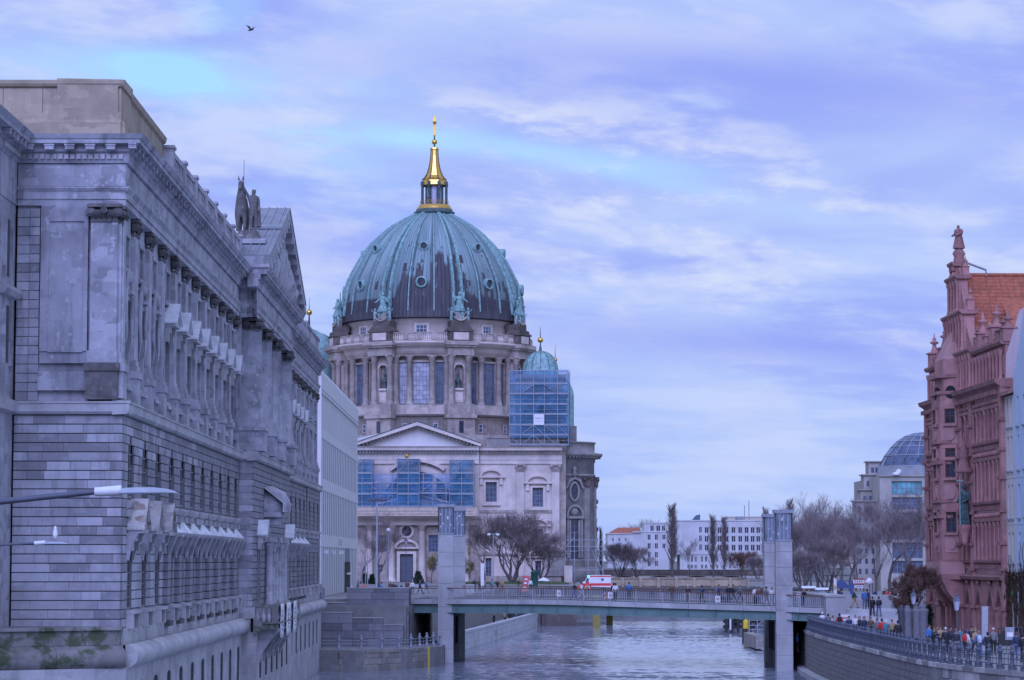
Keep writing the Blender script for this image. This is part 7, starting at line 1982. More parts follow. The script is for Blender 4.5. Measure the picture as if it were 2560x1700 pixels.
for k in range(480):
 s, z = RLN + .2 + rr.random() * 8, 5.8 + rr.random() ** .7 * 3.2
 if (z > 6.2 and z < 8.2) and abs(((s - RLN) % 1.4) - .7) < .32: continue
 c = FRH(s, .1 + rr.random() * .2, z); a = rr.random() * 3; w = .12 + rr.random() * .12
 q.add([c + Vector((0, -w * math.cos(a), -w)), c + Vector((.05, w * math.cos(a), -w * .3)), c + Vector((0, w * .6, w)), c + Vector((-.04, -w * .5, w * .7))], [(0, 1, 2, 3)])
q.build('leaves', M['ivy'], cr, None, 'stuff')
for s, cc in ((RLN + 1.0, (.03, .30, .09)), (RLN + 2.2, (.03, .24, .09))):
 o = MB().box(s - .4, s + .4, .05, .12, 6.9, 8.1, FRH).build('shop_sign', paint(cc), None); tag(o, 'upright green shop sign on the cream house, %s' % ('nearer the red house' if s < RLN + 2 else 'nearer the right edge'), 'sign', 'green signs on the cream house')
# ================================================================ BARE TREES
def make_tree(seed, h, spread, trunk_h, levels=5, up=.35, nb=3, r0=.28, twig=.012, poplar=False, stems=1):
 rn = random.Random(seed); tr, cr = MB(), MB(); cnt = [0]
 def branch(p, d, L, r, lev, mb):
  n = 3 if lev < 2 else 2
  pts, rad = [p], [r]; q = p.copy(); dd = d.copy()
  for i in range(n):
   dd = (dd + Vector((rn.uniform(-1, 1), rn.uniform(-1, 1), rn.uniform(-.6, 1) * .5 + up * .5)) * .22).normalized()
   q = q + dd * (L / n); pts.append(q.copy()); rad.append(max(twig, r * (1 - .45 * (i + 1) / n)))
  (tr if lev < 2 else cr).tube(pts, rad, 6 if lev == 0 else (4 if lev < 3 else 3), False, lev < 3)
  if lev >= levels: return
  k = nb if lev else nb + 1
  for j in range(k + (1 if lev > 2 else 0)):
   t = rn.uniform(.35, 1.0) if j else 1.0
   i = min(n - 1, int(t * n)); s = pts[i].lerp(pts[i + 1], t * n - i)
   ax = dd.orthogonal().normalized(); ax.rotate(Matrix.Rotation(rn.uniform(0, 6.283), 3, dd))
   sp = spread * rn.uniform(.6, 1.25)
   nd = (dd * math.cos(sp) + ax * math.sin(sp) + Vector((0, 0, up * .35))).normalized()
   branch(s, nd, L * rn.uniform(.62, .86), max(twig, rad[i + 1] * rn.uniform(.55, .75)), lev + 1, mb)
 if poplar:
  tr.tube([(0, 0, 0), (.1, 0, h * .35), (0, .1, h * .7), (0, 0, h)], [r0, r0 * .7, r0 * .35, .02], 6, False)
  for k in range(250):
   z = h * (.1 + .86 * rn.random() ** .85); a = rn.uniform(0, 6.283); L = h * .23 * (1 - z / h) ** .5 * rn.uniform(.4, 1.1) + .6
   p = Vector((0, 0, z)); d = Vector((math.cos(a) * .32, math.sin(a) * .32, 1)).normalized(); e = p + d * L
   cr.tube([p, p + d * L * .5 + Vector((math.cos(a), math.sin(a), 0)) * .12, e], [.05, .03, .012], 3, False)
   for m_ in range(5):
    s = p.lerp(e, rn.uniform(.2, .95)); b = a + rn.uniform(-1.2, 1.2); dd = Vector((math.cos(b) * .4, math.sin(b) * .4, 1)).normalized()
    cr.tube([s, s + dd * rn.uniform(.5, 1.6)], [.022, .01], 3, False)
 else:
  for s in range(stems):
   a = 6.283 * s / stems + rn.random()
   d = Vector((math.cos(a) * .3, math.sin(a) * .3, 1)).normalized() if stems > 1 else Vector((rn.uniform(-.06, .06), rn.uniform(-.06, .06), 1)).normalized()
   branch(Vector((math.cos(a) * .25, math.sin(a) * .25, 0)) if stems > 1 else Vector((0, 0, 0)), d, trunk_h, r0, 0, tr)
 zmax = max(v[2] for v in cr.v); k = h / zmax
 for mb in (tr, cr): mb.v = [(x * k, y * k, z * k) for x, y, z in mb.v]
 return tr.mesh('trunk', M['bark']), cr.mesh('crown', M['twig'])
T1 = make_tree(3, 13, .5, 4.0, 6, .42, 3, .2, .009)
T2 = make_tree(11, 14, .45, 4.6, 6, .46, 3, .2, .009)
T3 = make_tree(23, 10, .52, 2.6, 6, .36, 3, .16, .008, False, 4)
T4 = make_tree(31, 6, .62, 1.3, 6, .3, 3, .12, .008)
T5 = make_tree(41, 6, .8, .6, 7, .38, 3, .09, .005)
TP = make_tree(5, 20, 0, 0, 0, 0, 0, .26, .012, True)
def tree(proto, px, y_base, y_top, Y, label, group, mat=None, wide=1.0, rz=None, name='bare_tree', zb=None):
 z0 = zb if zb is not None else wz(y_base, Y)
 H_ = wz(y_top, Y) - z0
 x = wx(px, Y, y_base)
 hh = max(v.co.z for v in proto[1].vertices) if proto[1].name not in _hc else _hc[proto[1].name]
 _hc[proto[1].name] = hh
 t = thing(name, (x, Y, z0), label, 'tree', group, rz if rz is not None else random.uniform(0, 6.28))
 k = H_ / hh
 a = link('trunk', proto[0], t); a.location = (0, 0, 0); a.scale = (k * wide, k * wide, k)
 b = link('crown', proto[1], t); b.location = (0, 0, 0); b.scale = (k * wide, k * wide, k)
 if mat:
  b.material_slots[0].link = 'OBJECT'; b.material_slots[0].material = M[mat]
 return t
_hc = {}
gl, gm, gr = 'bare trees in front of the cathedral', 'bare trees along the far bank', 'bare trees on the right bank'
tree(T3, 1282, 1455, 1268, 482, 'broad many stemmed bare tree in front of the cathedral right of the pillar', gl, None, 1.25, 0.4)
tree(T1, 1212, 1455, 1288, 486, 'slender bare tree close to the right side of the left pillar', gl, None, .95, 1.9)
tree(T3, 1352, 1455, 1322, 488, 'low bare tree at the right corner of the pale cathedral front', gl, None, 1.1, 2.7)
tree(T2, 948, 1458, 1270, 430, 'bare tree left of the left pillar in front of the porch', gl, None, 1.2, .5)
tree(T1, 905, 1458, 1310, 440, 'small bare tree beside the white forum building', gl, None, 1.0, 3.5)
tree(T4, 1142, 1458, 1352, 470, 'yellow green twiggy bush behind the left pillar', gl, 'yellowbush', .9, .3, 'winter_bush')
tree(T4, 1078, 1458, 1372, 470, 'yellow green twiggy bush left of the left pillar', gl, 'yellowbush', .8, 1.3, 'winter_bush')
tree(T4, 1172, 1458, 1392, 474, 'small yellow green bush right of the left pillar', gl, 'yellowbush', .8, 2.3, 'winter_bush')
tree(TP, 1488, 1455, 1292, 600, 'poplar showing behind the rounded flank of the cathedral', gm, 'rusttwig', 1.0)
tree(TP, 1502, 1455, 1312, 610, 'thin poplar just right of the cathedral flank', gm, 'rusttwig', .8)
tree(TP, 1681, 1446, 1252, 640, 'tallest poplar in front of the white blocks, left of the others', gm, None, 1.7)
tree(TP, 1783, 1450, 1280, 640, 'poplar in the middle before the white hotel windows', gm, None, 1.5)
tree(TP, 1811, 1450, 1286, 640, 'thin poplar right of the middle before the white hotel windows', gm, None, 1.3)
tree(TP, 1915, 1440, 1262, 700, 'poplar rising behind the right pillars', gm, None, 1.3)
tree(TP, 1977, 1440, 1240, 600, 'poplar just right of the right pillar', gm, None, 1.4)
tree(T3, 1552, 1445, 1350, 560, 'rounded bare tree beside the white house with the red roof', gm, None, 1.2, .2)
tree(T3, 1592, 1445, 1362, 570, 'smaller rounded bare tree in front of the white apartment block', gm, None, .9, 1.2)
tree(T2, 1725, 1446, 1340, 560, 'slim bare tree between the two white blocks', gm, None, .9, 2.0)
tree(T1, 1632, 1300, 1290, 760, 'distant bare tree top showing above the white apartment roof', gm, None, 1.6, 1.0, 'bare_tree', 5.5)
tree(T3, 1858, 1448, 1372, 520, 'bushy bare tree left of the right pillars', gm, 'rusttwig', 1.3, .9)
tree(T3, 1895, 1448, 1385, 500, 'low bushy bare tree touching the right pillars', gm, None, 1.1, 1.9)
tree(T2, 2028, 1478, 1222, 330, 'tall bare tree right of the right pillar', gr, None, 1.0, .6)
tree(T1, 2002, 1478, 1250, 345, 'bare tree close beside the right pillar', gr, None, .9, 1.6)
tree(T2, 2082, 1478, 1236, 340, 'bare tree between the tall one and the brick gable', gr, None, .95, 2.6)
tree(T1, 2125, 1478, 1262, 350, 'bare tree in front of the white gable', gr, None, 1.0, 3.4)
tree(T2, 2055, 1478, 1258, 370, 'bare tree half hidden in the right bank grove', gr, None, 1.1, 4.1)
tree(T1, 2262, 1480, 1200, 290, 'large spreading bare tree in front of the stone office block', gr, None, 1.35, 5.0)
tree(T2, 2190, 1480, 1222, 300, 'bare tree left of the stone office block windows', gr, None, 1.1, 5.7)
tree(T5, 2282, 1600, 1400, 214, 'rounded reddish brown twiggy tree beside the red house', gr, 'rusttwig', .8, .8, 'twiggy_tree', 3.62)
tree(T2, 2012, 1478, 1250, 410, 'bare tree far behind the right pillar in the grove', gr, None, 1.2, 2.2)
tree(T1, 2045, 1478, 1268, 420, 'bare tree far behind the tall one in the grove', gr, None, 1.2, .9)
tree(T1, 2102, 1478, 1245, 400, 'bare tree far behind the brick gable trees', gr, None, 1.2, 5.2)
tree(T2, 2140, 1478, 1285, 390, 'bare tree at the left corner of the stone office block', gr, None, 1.2, 3.9)
tree(T3, 2070, 1478, 1340, 320, 'low spreading bare tree in the middle of the grove', gr, None, 1.3, .1)
tree(T3, 2008, 1478, 1370, 310, 'low spreading bare tree touching the right pillar', gr, None, 1.1, 2.1)
tree(T1, 2225, 1480, 1240, 320, 'bare tree behind the large spreading one at the office block', gr, None, 1.2, 2.9)
tree(T4, 2150, 1478, 1440, 300, 'small rust coloured shrub by the ticket signs', gr, 'rusttwig', 1.3, 1.4, 'winter_bush')
def shrub(px, yb, yt, w, Y, label, mat='conifer', group='evergreen shrubs'):
 rn = random.Random(px); q = MB(); z0, z1 = wz(yb, Y), wz(yt, Y); x = wx(px, Y, yb); ww = w / FPX * Y / 2
 for k in range(700):
  a, b, r = rn.uniform(0, 6.28), rn.random(), rn.random() ** .45
  h = z0 + (z1 - z0) * b; rr = ww * r * (1 - b * .75)
  c = Vector((x + rr * math.cos(a), Y + rr * math.sin(a), h)); d = Vector((rn.uniform(-1, 1), rn.uniform(-1, 1), rn.uniform(-.2, 1))) * .35
  n = d.orthogonal().normalized() * .12
  q.add([c - n, c + n, c + d * 1.2], [(0, 1, 2)])
 t = thing('evergreen_shrub', (x, Y, z0), label, 'shrub', group)
 q.build('foliage', M[mat], t); s = MB(); s.tube([(x, Y, z0), (x, Y, z0 + (z1 - z0) * .6)], .08, 5); s.build('stem', M['bark'], t)
shrub(1046, 1460, 1430, 34, 470, 'dark spreading evergreen shrub behind the crowd left of the left pillar')
shrub(912, 1460, 1436, 22, 440, 'dark clipped evergreen beside the white forum building')
shrub(930, 1460, 1438, 20, 445, 'dark evergreen bush next to the tall floodlight mast')
shrub(2322, 1605, 1520, 30, 216, 'dark ivy bush at the near corner of the red house')
m = MB(); m.slab([(wx(1120, 470), 462), (wx(1420, 470), 462), (wx(1420, 470), 500), (wx(1120, 470), 500)], 5.4, 5.75); gr_ = m.build('lawn', M['grass'], None); gr_['kind'] = 'structure'
# ================================================================ PEOPLE
def skin_mesh(name, joints, edges, mat, sub=1, root=0):
 me = bpy.data.meshes.new(name); me.from_pydata([j[0] for j in joints], edges, [])
 o = bpy.data.objects.new(name, me); COL.objects.link(o)
 md = o.modifiers.new('s', 'SKIN'); md.use_smooth_shade = True
 for i, j in enumerate(joints):
  sv = me.skin_vertices[0].data[i]; r = j[1]; sv.radius = r if isinstance(r, tuple) else (r, r); sv.use_root = (i == root)
 if sub: s2 = o.modifiers.new('u', 'SUBSURF'); s2.levels = s2.render_levels = sub
 dg = bpy.context.evaluated_depsgraph_get()
 out = bpy.data.meshes.new_from_object(o.evaluated_get(dg)); out.name = name
 bpy.data.objects.remove(o); bpy.data.meshes.remove(me)
 out.materials.clear(); out.materials.append(mat); return out
def pose(kind):
 hz = .92
 J = dict(pel=(0, 0, .95), sp=(0, .01, 1.12), ch=(0, .01, 1.32), nk=(0, 0, 1.48), hd=(0, -.015, 1.62), top=(0, 0, 1.71),
             sL=(.17, .01, 1.40), sR=(-.17, .01, 1.40), eL=(.24, .03, 1.13), eR=(-.24, .03, 1.13), wL=(.24, -.08, .89), wR=(-.24, -.08, .89), hL=(.24, -.12, .81), hR=(-.24, -.12, .81),
             pL=(.09, 0, .90), pR=(-.09, 0, .90), kL=(.10, -.02, .50), kR=(-.10, -.02, .50), aL=(.10, .02, .09), aR=(-.10, .02, .09), tL=(.11, -.15, .03), tR=(-.11, -.15, .03))
 if kind == 'walk':
  J.update(kL=(.10, -.2, .52), aL=(.10, -.30, .12), tL=(.10, -.46, .08), kR=(-.10, .1, .5), aR=(-.10, .36, .16), tR=(-.10, .26, .03), eL=(.24, .16, 1.16), wL=(.23, .16, .92), hL=(.23, .14, .84), eR=(-.24, -.1, 1.14), wR=(-.22, -.26, .98), hR=(-.21, -.32, .93))
 if kind == 'lean':
  J.update(ch=(0, -.08, 1.29), nk=(0, -.16, 1.43), hd=(0, -.22, 1.55), top=(0, -.22, 1.65), sL=(.17, -.12, 1.35), sR=(-.17, -.12, 1.35), eL=(.24, -.2, 1.10), eR=(-.24, -.2, 1.10), wL=(.13, -.42, 1.08), wR=(-.13, -.42, 1.08), hL=(.05, -.47, 1.08), hR=(-.05, -.47, 1.08))
 if kind == 'phone':
  J.update(eL=(.25, -.08, 1.16), wL=(.13, -.30, 1.28), hL=(.09, -.36, 1.33), eR=(-.25, -.08, 1.16), wR=(-.13, -.30, 1.28), hR=(-.09, -.36, 1.33))
 return J
def make_person(kind):
 J = pose(kind)
 V = lambda k: Vector(J[k])
 names = ['pel', 'sp', 'ch', 'nk', 'hd', 'top', 'sL', 'eL', 'wL', 'hL', 'sR', 'eR', 'wR', 'hR', 'pL', 'kL', 'aL', 'tL', 'pR', 'kR', 'aR', 'tR']
 rad = dict(pel=(.15, .11), sp=(.13, .095), ch=(.165, .11), nk=.052, hd=(.078, .095), top=(.055, .07), sL=.062, eL=.045, wL=.032, hL=(.022, .04), sR=.062, eR=.045, wR=.032, hR=(.022, .04), pL=.085, kL=.058, aL=.04, tL=(.04, .03), pR=.085, kR=.058, aR=.04, tR=(.04, .03))
 E = [('pel', 'sp'), ('sp', 'ch'), ('ch', 'nk'), ('nk', 'hd'), ('hd', 'top'), ('ch', 'sL'), ('sL', 'eL'), ('eL', 'wL'), ('wL', 'hL'), ('ch', 'sR'), ('sR', 'eR'), ('eR', 'wR'), ('wR', 'hR'), ('pel', 'pL'), ('pL', 'kL'), ('kL', 'aL'), ('aL', 'tL'), ('pel', 'pR'), ('pR', 'kR'), ('kR', 'aR'), ('aR', 'tR')]
 idx = {n: i for i, n in enumerate(names)}
 body = skin_mesh('body', [(J[n], rad[n]) for n in names], [(idx[a], idx[b]) for a, b in E], M['skin'])
 fac = bmesh.new(); fac.from_mesh(body)     # nose and ears on the same mesh
 hd = V('hd')
 for off, sc_ in (((0, -.10, -.005), (.014, .02, .022)), ((.078, .01, 0), (.012, .02, .03)), ((-.078, .01, 0), (.012, .02, .03))):
  bmesh.ops.create_uvsphere(fac, u_segments=6, v_segments=4, radius=1, matrix=Matrix.Translation(hd + Vector(off)) @ Matrix.Diagonal((*sc_, 1)))
 fac.to_mesh(body); fac.free()
 jn = ['pel', 'sp', 'ch', 'sL', 'eL', 'wL', 'sR', 'eR', 'wR', 'nk']; jr = dict(pel=(.19, .15), sp=(.165, .135), ch=(.195, .145), sL=.085, eL=.07, wL=.052, sR=.085, eR=.07, wR=.052, nk=.07)
 ji = {n: i for i, n in enumerate(jn)}; JJ = dict(J); JJ['pel'] = tuple(V('pel') - Vector((0, 0, .14))); JJ['nk'] = tuple(V('nk').lerp(V('ch'), .35))
 jac = skin_mesh('jacket', [(JJ[n], jr[n]) for n in jn], [(ji[a], ji[b]) for a, b in (('pel', 'sp'), ('sp', 'ch'), ('ch', 'nk'), ('ch', 'sL'), ('sL', 'eL'), ('eL', 'wL'), ('ch', 'sR'), ('sR', 'eR'), ('eR', 'wR'))], M['tar'])
 tn = ['pel', 'pL', 'kL', 'aL', 'pR', 'kR', 'aR']; trd = dict(pel=(.155, .12), pL=.1, kL=.076, aL=.062, pR=.1, kR=.076, aR=.062); ti = {n: i for i, n in enumerate(tn)}
 tro = skin_mesh('trousers', [(J[n], trd[n]) for n in tn], [(ti[a], ti[b]) for a, b in (('pel', 'pL'), ('pL', 'kL'), ('kL', 'aL'), ('pel', 'pR'), ('pR', 'kR'), ('kR', 'aR'))], M['tar'])
 sh = MB()
 for s in 'LR':
  a, t_ = V('a' + s), V('t' + s); sh.tube([a + Vector((0, .04, -.05)), (a + t_) / 2 + Vector((0, 0, -.02)), t_], [.055, .055, .035], 6)
 shoe = sh.mesh('shoes', M['tar'])
 hm = MB(); c = hd + Vector((0, .012, .02))
 pr_ = [(.001, .125), (.06, .115), (.092, .07), (.1, .02), (.098, -.04), (.085, -.09)]
 vs = []
 for r, z in pr_:
  for i in range(10):
   a = 2 * math.pi * i / 10; back = 1 if math.sin(a) > -.35 else 0
   zz = z if (back or z > .03) else .03
   vs.append(c + Vector((r * .88 * math.cos(a), r * math.sin(a) * 1.1 + .005, zz)))
 fs = [(j * 10 + i, j * 10 + (i + 1) % 10, (j + 1) * 10 + (i + 1) % 10, (j + 1) * 10 + i) for j in range(5) for i in range(10)]
 hm.add(vs, fs, True); hair = hm.mesh('hair', M['tar'])
 bg_ = MB(); c = V('ch'); bg_.tube([c + Vector((0, .2, -.3)), c + Vector((0, .24, -.1)), c + Vector((0, .2, .1)), c + Vector((0, .14, .14))], [.13, .17, .15, .06], 8); bag = bg_.mesh('backpack', M['tar'])
 return dict(body=body, jacket=jac, trousers=tro, shoes=shoe, hair=hair, backpack=bag)
PROTO = {k: make_person(k) for k in ('stand', 'walk', 'lean', 'phone')}
CC = dict(black=(.02, .02, .025), navy=(.03, .045, .11), dark=(.035, .035, .045), grey=(.18, .18, .2), white=(.7, .7, .72), red=(.52, .03, .03), orange=(.6, .14, .05), blue=(.06, .18, .45), brown=(.13, .075, .04), tan=(.36, .25, .14), jeans=(.09, .13, .26), green=(.03, .07, .06), pale=(.5, .5, .52), teal=(.06, .2, .26), blond=(.35, .25, .12), pink=(.5, .2, .22))
def person(px, Y, z, kind, rz, jacket, trousers, hair, label, group, h=1.74, bag=None, x=None):
 X = x if x is not None else wx(px, Y, 1500)
 t = thing('person', (X, Y, z), label, 'person', group, R(rz))
 k = h / 1.75
 cols = dict(body=None, jacket=jacket, trousers=trousers, shoes='black', hair=hair)
 if bag: cols['backpack'] = bag
 for n, c in cols.items():
  o = link(n, PROTO[kind][n], t); o.location = (0, 0, 0); o.scale = (k, k, k)
  if c: o.material_slots[0].link = 'OBJECT'; o.material_slots[0].material = paint(CC[c])
 return t
def dz(px, back):    # deck height and depth on the bridge
 Y0 = 252 - (px - 1022) / 1038 * 21
 t = min(1, max(0, (wx(px, Y0) - BA.x) / (BB.x - BA.x))); return Y0 + back, brail(t) - 1.09
gb1 = 'people crossing the bridge'
for px, back, kind, rz, j, tr_, ha, lab, bag in (
 (1436, 1.2, 'walk', -80, 'dark', 'jeans', 'brown', 'person in dark jacket walking left on the bridge below the ambulance', None),
 (1454, 1.4, 'walk', 75, 'white', 'pale', 'black', 'person in white top with an orange bag beside the red life ring', 'orange'),
 (1534, .9, 'stand', 170, 'black', 'dark', 'black', 'person in black behind the one in white by the ambulance', None),
 (1539, .8, 'walk', 160, 'white', 'black', 'black', 'person in a short white jacket seen from behind near the ambulance tail', None),
 (1573, 14, 'stand', 180, 'blue', 'black', 'black', 'person with a bright blue jacket at the far bridge railing', 'blue'),
 (1680, 14, 'stand', 150, 'brown', 'dark', 'blond', 'person in a brown coat at the far bridge railing', None),
 (1720, 1.1, 'stand', 10, 'dark', 'brown', 'white', 'person with a white woolly hat and dark jacket at the near railing', None),
 (1755, 1.0, 'walk', 200, 'navy', 'black', 'black', 'person in navy walking right of the white hatted one', None),
 (1798, 13, 'walk', 60, 'navy', 'dark', 'brown', 'person in navy on the far side walking, right of the poplars', 'grey'),
 (1822, 15, 'stand', 0, 'black', 'black', 'black', 'person in black on the far side, left of a similar walker', None),
 (1833, 15.5, 'walk', 90, 'dark', 'black', 'brown', 'person in charcoal on the far side walking towards the right pillars', None),
 (1850, 15.5, 'walk', 90, 'grey', 'navy', 'grey', 'person in grey on the far side just behind the charcoal walker', None),
 (1888, 2.0, 'stand', 30, 'white', 'black', 'black', 'person in white shirt left of the right pillars', None),
 (1897, 1.4, 'stand', 0, 'brown', 'jeans', 'black', 'person in a brown jacket and jeans left of the right pillars', 'dark'),
 (1916, 2.4, 'walk', 100, 'grey', 'grey', 'black', 'person in grey close to the right pillar', None),
 (1930, 1.6, 'stand', -20, 'white', 'jeans', 'blond', 'person in a white jacket and jeans touching the right pillar', None),
 (2008, .75, 'lean', 30, 'black', 'black', 'blond', 'person in black leaning on the railing right of the right pillar', None)):
 Y, z = dz(px, back); person(px, Y, z, kind, rz, j, tr_, ha, lab, gb1, 1.74, bag)
g2 = 'people on the square left of the bridge'
for px, Y, z, kind, rz, j, tr_, ha, lab in (
 (799, 247.5, 5.85, 'stand', 90, 'dark', 'dark', 'black', 'person in dark clothes behind the glass parapet at the palace corner'),
 (874, 262, 5.55, 'stand', 180, 'red', 'dark', 'black', 'person in a red jacket by the dark doorway of the white forum'),
 (879, 259, 5.55, 'walk', 120, 'red', 'black', 'white', 'person in a red jacket with a white hat near the white forum'),
 (895, 330, 5.55, 'walk', 60, 'grey', 'jeans', 'brown', 'person in grey between the two groups in red'),
 (908, 300, 5.55, 'stand', 0, 'orange', 'dark', 'black', 'person in an orange red jacket by the thin flag poles'),
 (944, 330, 5.55, 'walk', -60, 'navy', 'black', 'brown', 'person in navy at the foot of the tall floodlight mast'),
 (953, 300, 5.55, 'walk', -80, 'blue', 'navy', 'black', 'person in dull blue just right of the floodlight mast'),
 (976, 320, 5.55, 'stand', 0, 'brown', 'black', 'black', 'person in brown in the crowd right of the lamp'),
 (984, 310, 5.55, 'stand', 20, 'dark', 'black', 'brown', 'person in charcoal in the crowd right of the lamp'),
 (991, 255, 5.75, 'lean', 170, 'black', 'black', 'black', 'person in black leaning on the granite wall, left of two'),
 (1004, 255, 5.75, 'lean', 190, 'navy', 'black', 'black', 'person in navy leaning on the granite wall, right of two'),
 (1018, 330, 5.55, 'stand', 0, 'brown', 'dark', 'brown', 'person in brown behind the granite wall near the pillar'),
 (1031, 330, 5.55, 'stand', 0, 'white', 'grey', 'white', 'person in white behind the granite wall near the pillar'),
 (1050, 330, 5.55, 'walk', 60, 'navy', 'dark', 'brown', 'person in navy close left of the left pillar'),
 (1066, 330, 5.55, 'walk', 90, 'blue', 'dark', 'black', 'person in blue right against the left pillar'),
 (1186, 360, 5.55, 'stand', 0, 'dark', 'jeans', 'black', 'person in charcoal and jeans right of the left pillar, first of a row'),
 (1199, 360, 5.55, 'stand', 30, 'brown', 'black', 'black', 'person in brown second in the row right of the pillar'),
 (1212, 350, 5.55, 'walk', 70, 'pink', 'grey', 'brown', 'person in dusty pink in the row right of the pillar'),
 (1229, 350, 5.55, 'stand', 0, 'teal', 'jeans', 'black', 'person in teal at the foot of the double headed lamp'),
 (1244, 350, 5.55, 'walk', 90, 'dark', 'dark', 'pink', 'person in dark clothes right of the double headed lamp'),
 (1255, 350, 5.55, 'stand', 0, 'tan', 'brown', 'blond', 'person in a tan coat in front of the lawn'),
 (1296, 420, 5.55, 'stand', 0, 'tan', 'dark', 'blond', 'person with a yellow bag standing on the lawn edge by the tree'),
 (1326, 360, 5.55, 'stand', 0, 'white', 'dark', 'black', 'person in white right of the slanting red flag'),
 (936, 249.7, 3.7, 'stand', 90, 'navy', 'black', 'brown', 'person whose head and shoulders show above the granite stair wall'),
 (1235, 341, 1.25, 'stand', -60, 'black', 'black', 'black', 'person in black alone on the low promenade under the bridge'),
 (1262, 352, 1.25, 'stand', 60, 'tan', 'black', 'brown', 'person in a tan coat in the group on the low promenade'),
 (1274, 354, 1.25, 'stand', -60, 'black', 'black', 'black', 'person in black in the middle of the group on the low promenade'),
 (1280, 356, 1.25, 'stand', 0, 'dark', 'dark', 'brown', 'person in charcoal in the group on the low promenade'),
 (1291, 360, 1.25, 'stand', -90, 'grey', 'black', 'black', 'person in grey at the right of the group on the low promenade')):
 person(px, Y, z, kind, rz, j, tr_, ha, lab, g2)
g3 = 'people on the stairs and promenade at the right'
for px, Y, z, kind, rz, j, tr_, ha, lab, bag in (
 (2136, 234.5, 5.5, 'walk', 90, 'green', 'tan', 'blond', 'person in a dark green coat and tan trousers striding on the stair landing', None),
 (2161, 233, 5.5, 'stand', 10, 'blue', 'jeans', 'brown', 'person in blue jacket and jeans standing on the stair landing', 'white'),
 (2168, 234, 5.5, 'stand', 170, 'black', 'black', 'black', 'person in black behind the one in blue on the stair landing', None),
 (2181, 229.6, 4.9, 'walk', 180, 'black', 'black', 'black', 'person in black climbing the stairs, left of a couple', None),
 (2197, 228.8, 4.9, 'walk', 185, 'dark', 'jeans', 'black', 'person in a charcoal puffer jacket climbing the stairs, right of a couple', None),
 (1993, 236.5, 1.6, 'stand', 60, 'blue', 'black', 'brown', 'person in bright blue half hidden behind the right pillar below the bridge', None),
 (2056, 226, 3.62, 'walk', 150, 'white', 'grey', 'white', 'person in a white hooded jacket at the foot of the end block', None),
 (2070, 218, 3.62, 'walk', 180, 'black', 'dark', 'black', 'person in black with a grey backpack by the river railing', 'grey'),
 (2098, 220, 3.62, 'stand', 180, 'red', 'black', 'black', 'person in a long red jacket seen from behind by the stairs', 'black'),
 (2138, 214, 3.62, 'stand', 0, 'white', 'black', 'blond', 'person in a white top and black waistcoat before the stairs', None),
 (2160, 208, 3.62, 'stand', 20, 'navy', 'navy', 'brown', 'person in navy before the stairs, left of the one in dark brown', 'tan'),
 (2176, 207, 3.62, 'stand', -20, 'brown', 'black', 'brown', 'person in dark brown before the stairs', None),
 (2214, 196, 3.62, 'walk', 200, 'teal', 'dark', 'white', 'person with a white hat and teal jacket behind the river railing', None),
 (2229, 198, 3.62, 'stand', 0, 'tan', 'dark', 'brown', 'person in tan beside the white hatted one in teal', None),
 (2244, 194, 3.62, 'stand', 170, 'black', 'black', 'black', 'person in black close left of the wrapped parasols', None),
 (2334, 176, 3.62, 'phone', 30, 'dark', 'dark', 'brown', 'person in charcoal holding a phone up before the red house, leftmost there', None),
 (2350, 178, 3.62, 'phone', 10, 'tan', 'dark', 'brown', 'person in tan holding a phone up before the red house', None),
 (2363, 174, 3.62, 'stand', 0, 'black', 'black', 'white', 'person in black with a white hat before the red house', None),
 (2389, 170, 3.62, 'stand', 0, 'dark', 'grey', 'grey', 'person in charcoal beside the lantern post', None),
 (2413, 168, 3.62, 'stand', 150, 'white', 'dark', 'navy', 'person in white with a red backpack behind the river railing', 'red'),
 (2446, 166, 3.62, 'stand', 180, 'blue', 'jeans', 'grey', 'person in a blue jacket with grey hair seen from behind near the rolled banner', 'pale'),
 (2468, 163, 3.62, 'walk', 170, 'black', 'dark', 'black', 'person in a black coat just right of the rolled banner', None),
 (2556, 160, 3.62, 'stand', 180, 'black', 'black', 'black', 'person in black cut by the right edge of the picture', None)):
 person(px, Y, z, kind, rz, j, tr_, ha, lab, g3, 1.76, bag)
for i, (px, Y, kind, rz, j, tr_, ha, lab) in enumerate((
 (2082, 215, 'walk', 20, 'pale', 'dark', 'brown', 'person in pale grey between the black backpack and the red jacket'),
 (2122, 212, 'stand', 0, 'navy', 'jeans', 'black', 'person in navy in front of the white pavement board'),
 (2148, 211, 'walk', 60, 'dark', 'dark', 'blond', 'person in charcoal with fair hair before the stairs'),
 (2192, 203, 'stand', 190, 'grey', 'dark', 'brown', 'person in grey at the foot of the stairs, right of the brown jacket'),
 (2204, 200, 'walk', 170, 'red', 'dark', 'black', 'person in a red jacket left of the white hat and teal jacket'),
 (2322, 181, 'stand', 40, 'blue', 'dark', 'black', 'person in blue left of the two with raised phones'),
 (2343, 185, 'stand', 0, 'brown', 'jeans', 'brown', 'person in brown behind the two with raised phones'),
 (2375, 180, 'walk', 60, 'navy', 'dark', 'black', 'person in navy between the white hat and the lantern post'),
 (2399, 176, 'stand', 20, 'teal', 'jeans', 'brown', 'person in teal just right of the lantern post'),
 (2428, 178, 'stand', 0, 'dark', 'grey', 'black', 'person in charcoal left of the rolled banner'),
 (2437, 171, 'walk', 200, 'tan', 'dark', 'blond', 'person in tan left of the blue jacket with grey hair'),
 (2482, 172, 'stand', 0, 'grey', 'black', 'white', 'person in grey with a white hat right of the black coat'),
 (2540, 166, 'walk', 150, 'navy', 'jeans', 'brown', 'person in navy near the right edge, left of the one in black'))):
 person(px, Y, 3.62, kind, rz, j, tr_, ha, lab, g3, 1.68 + .02 * (i % 6))
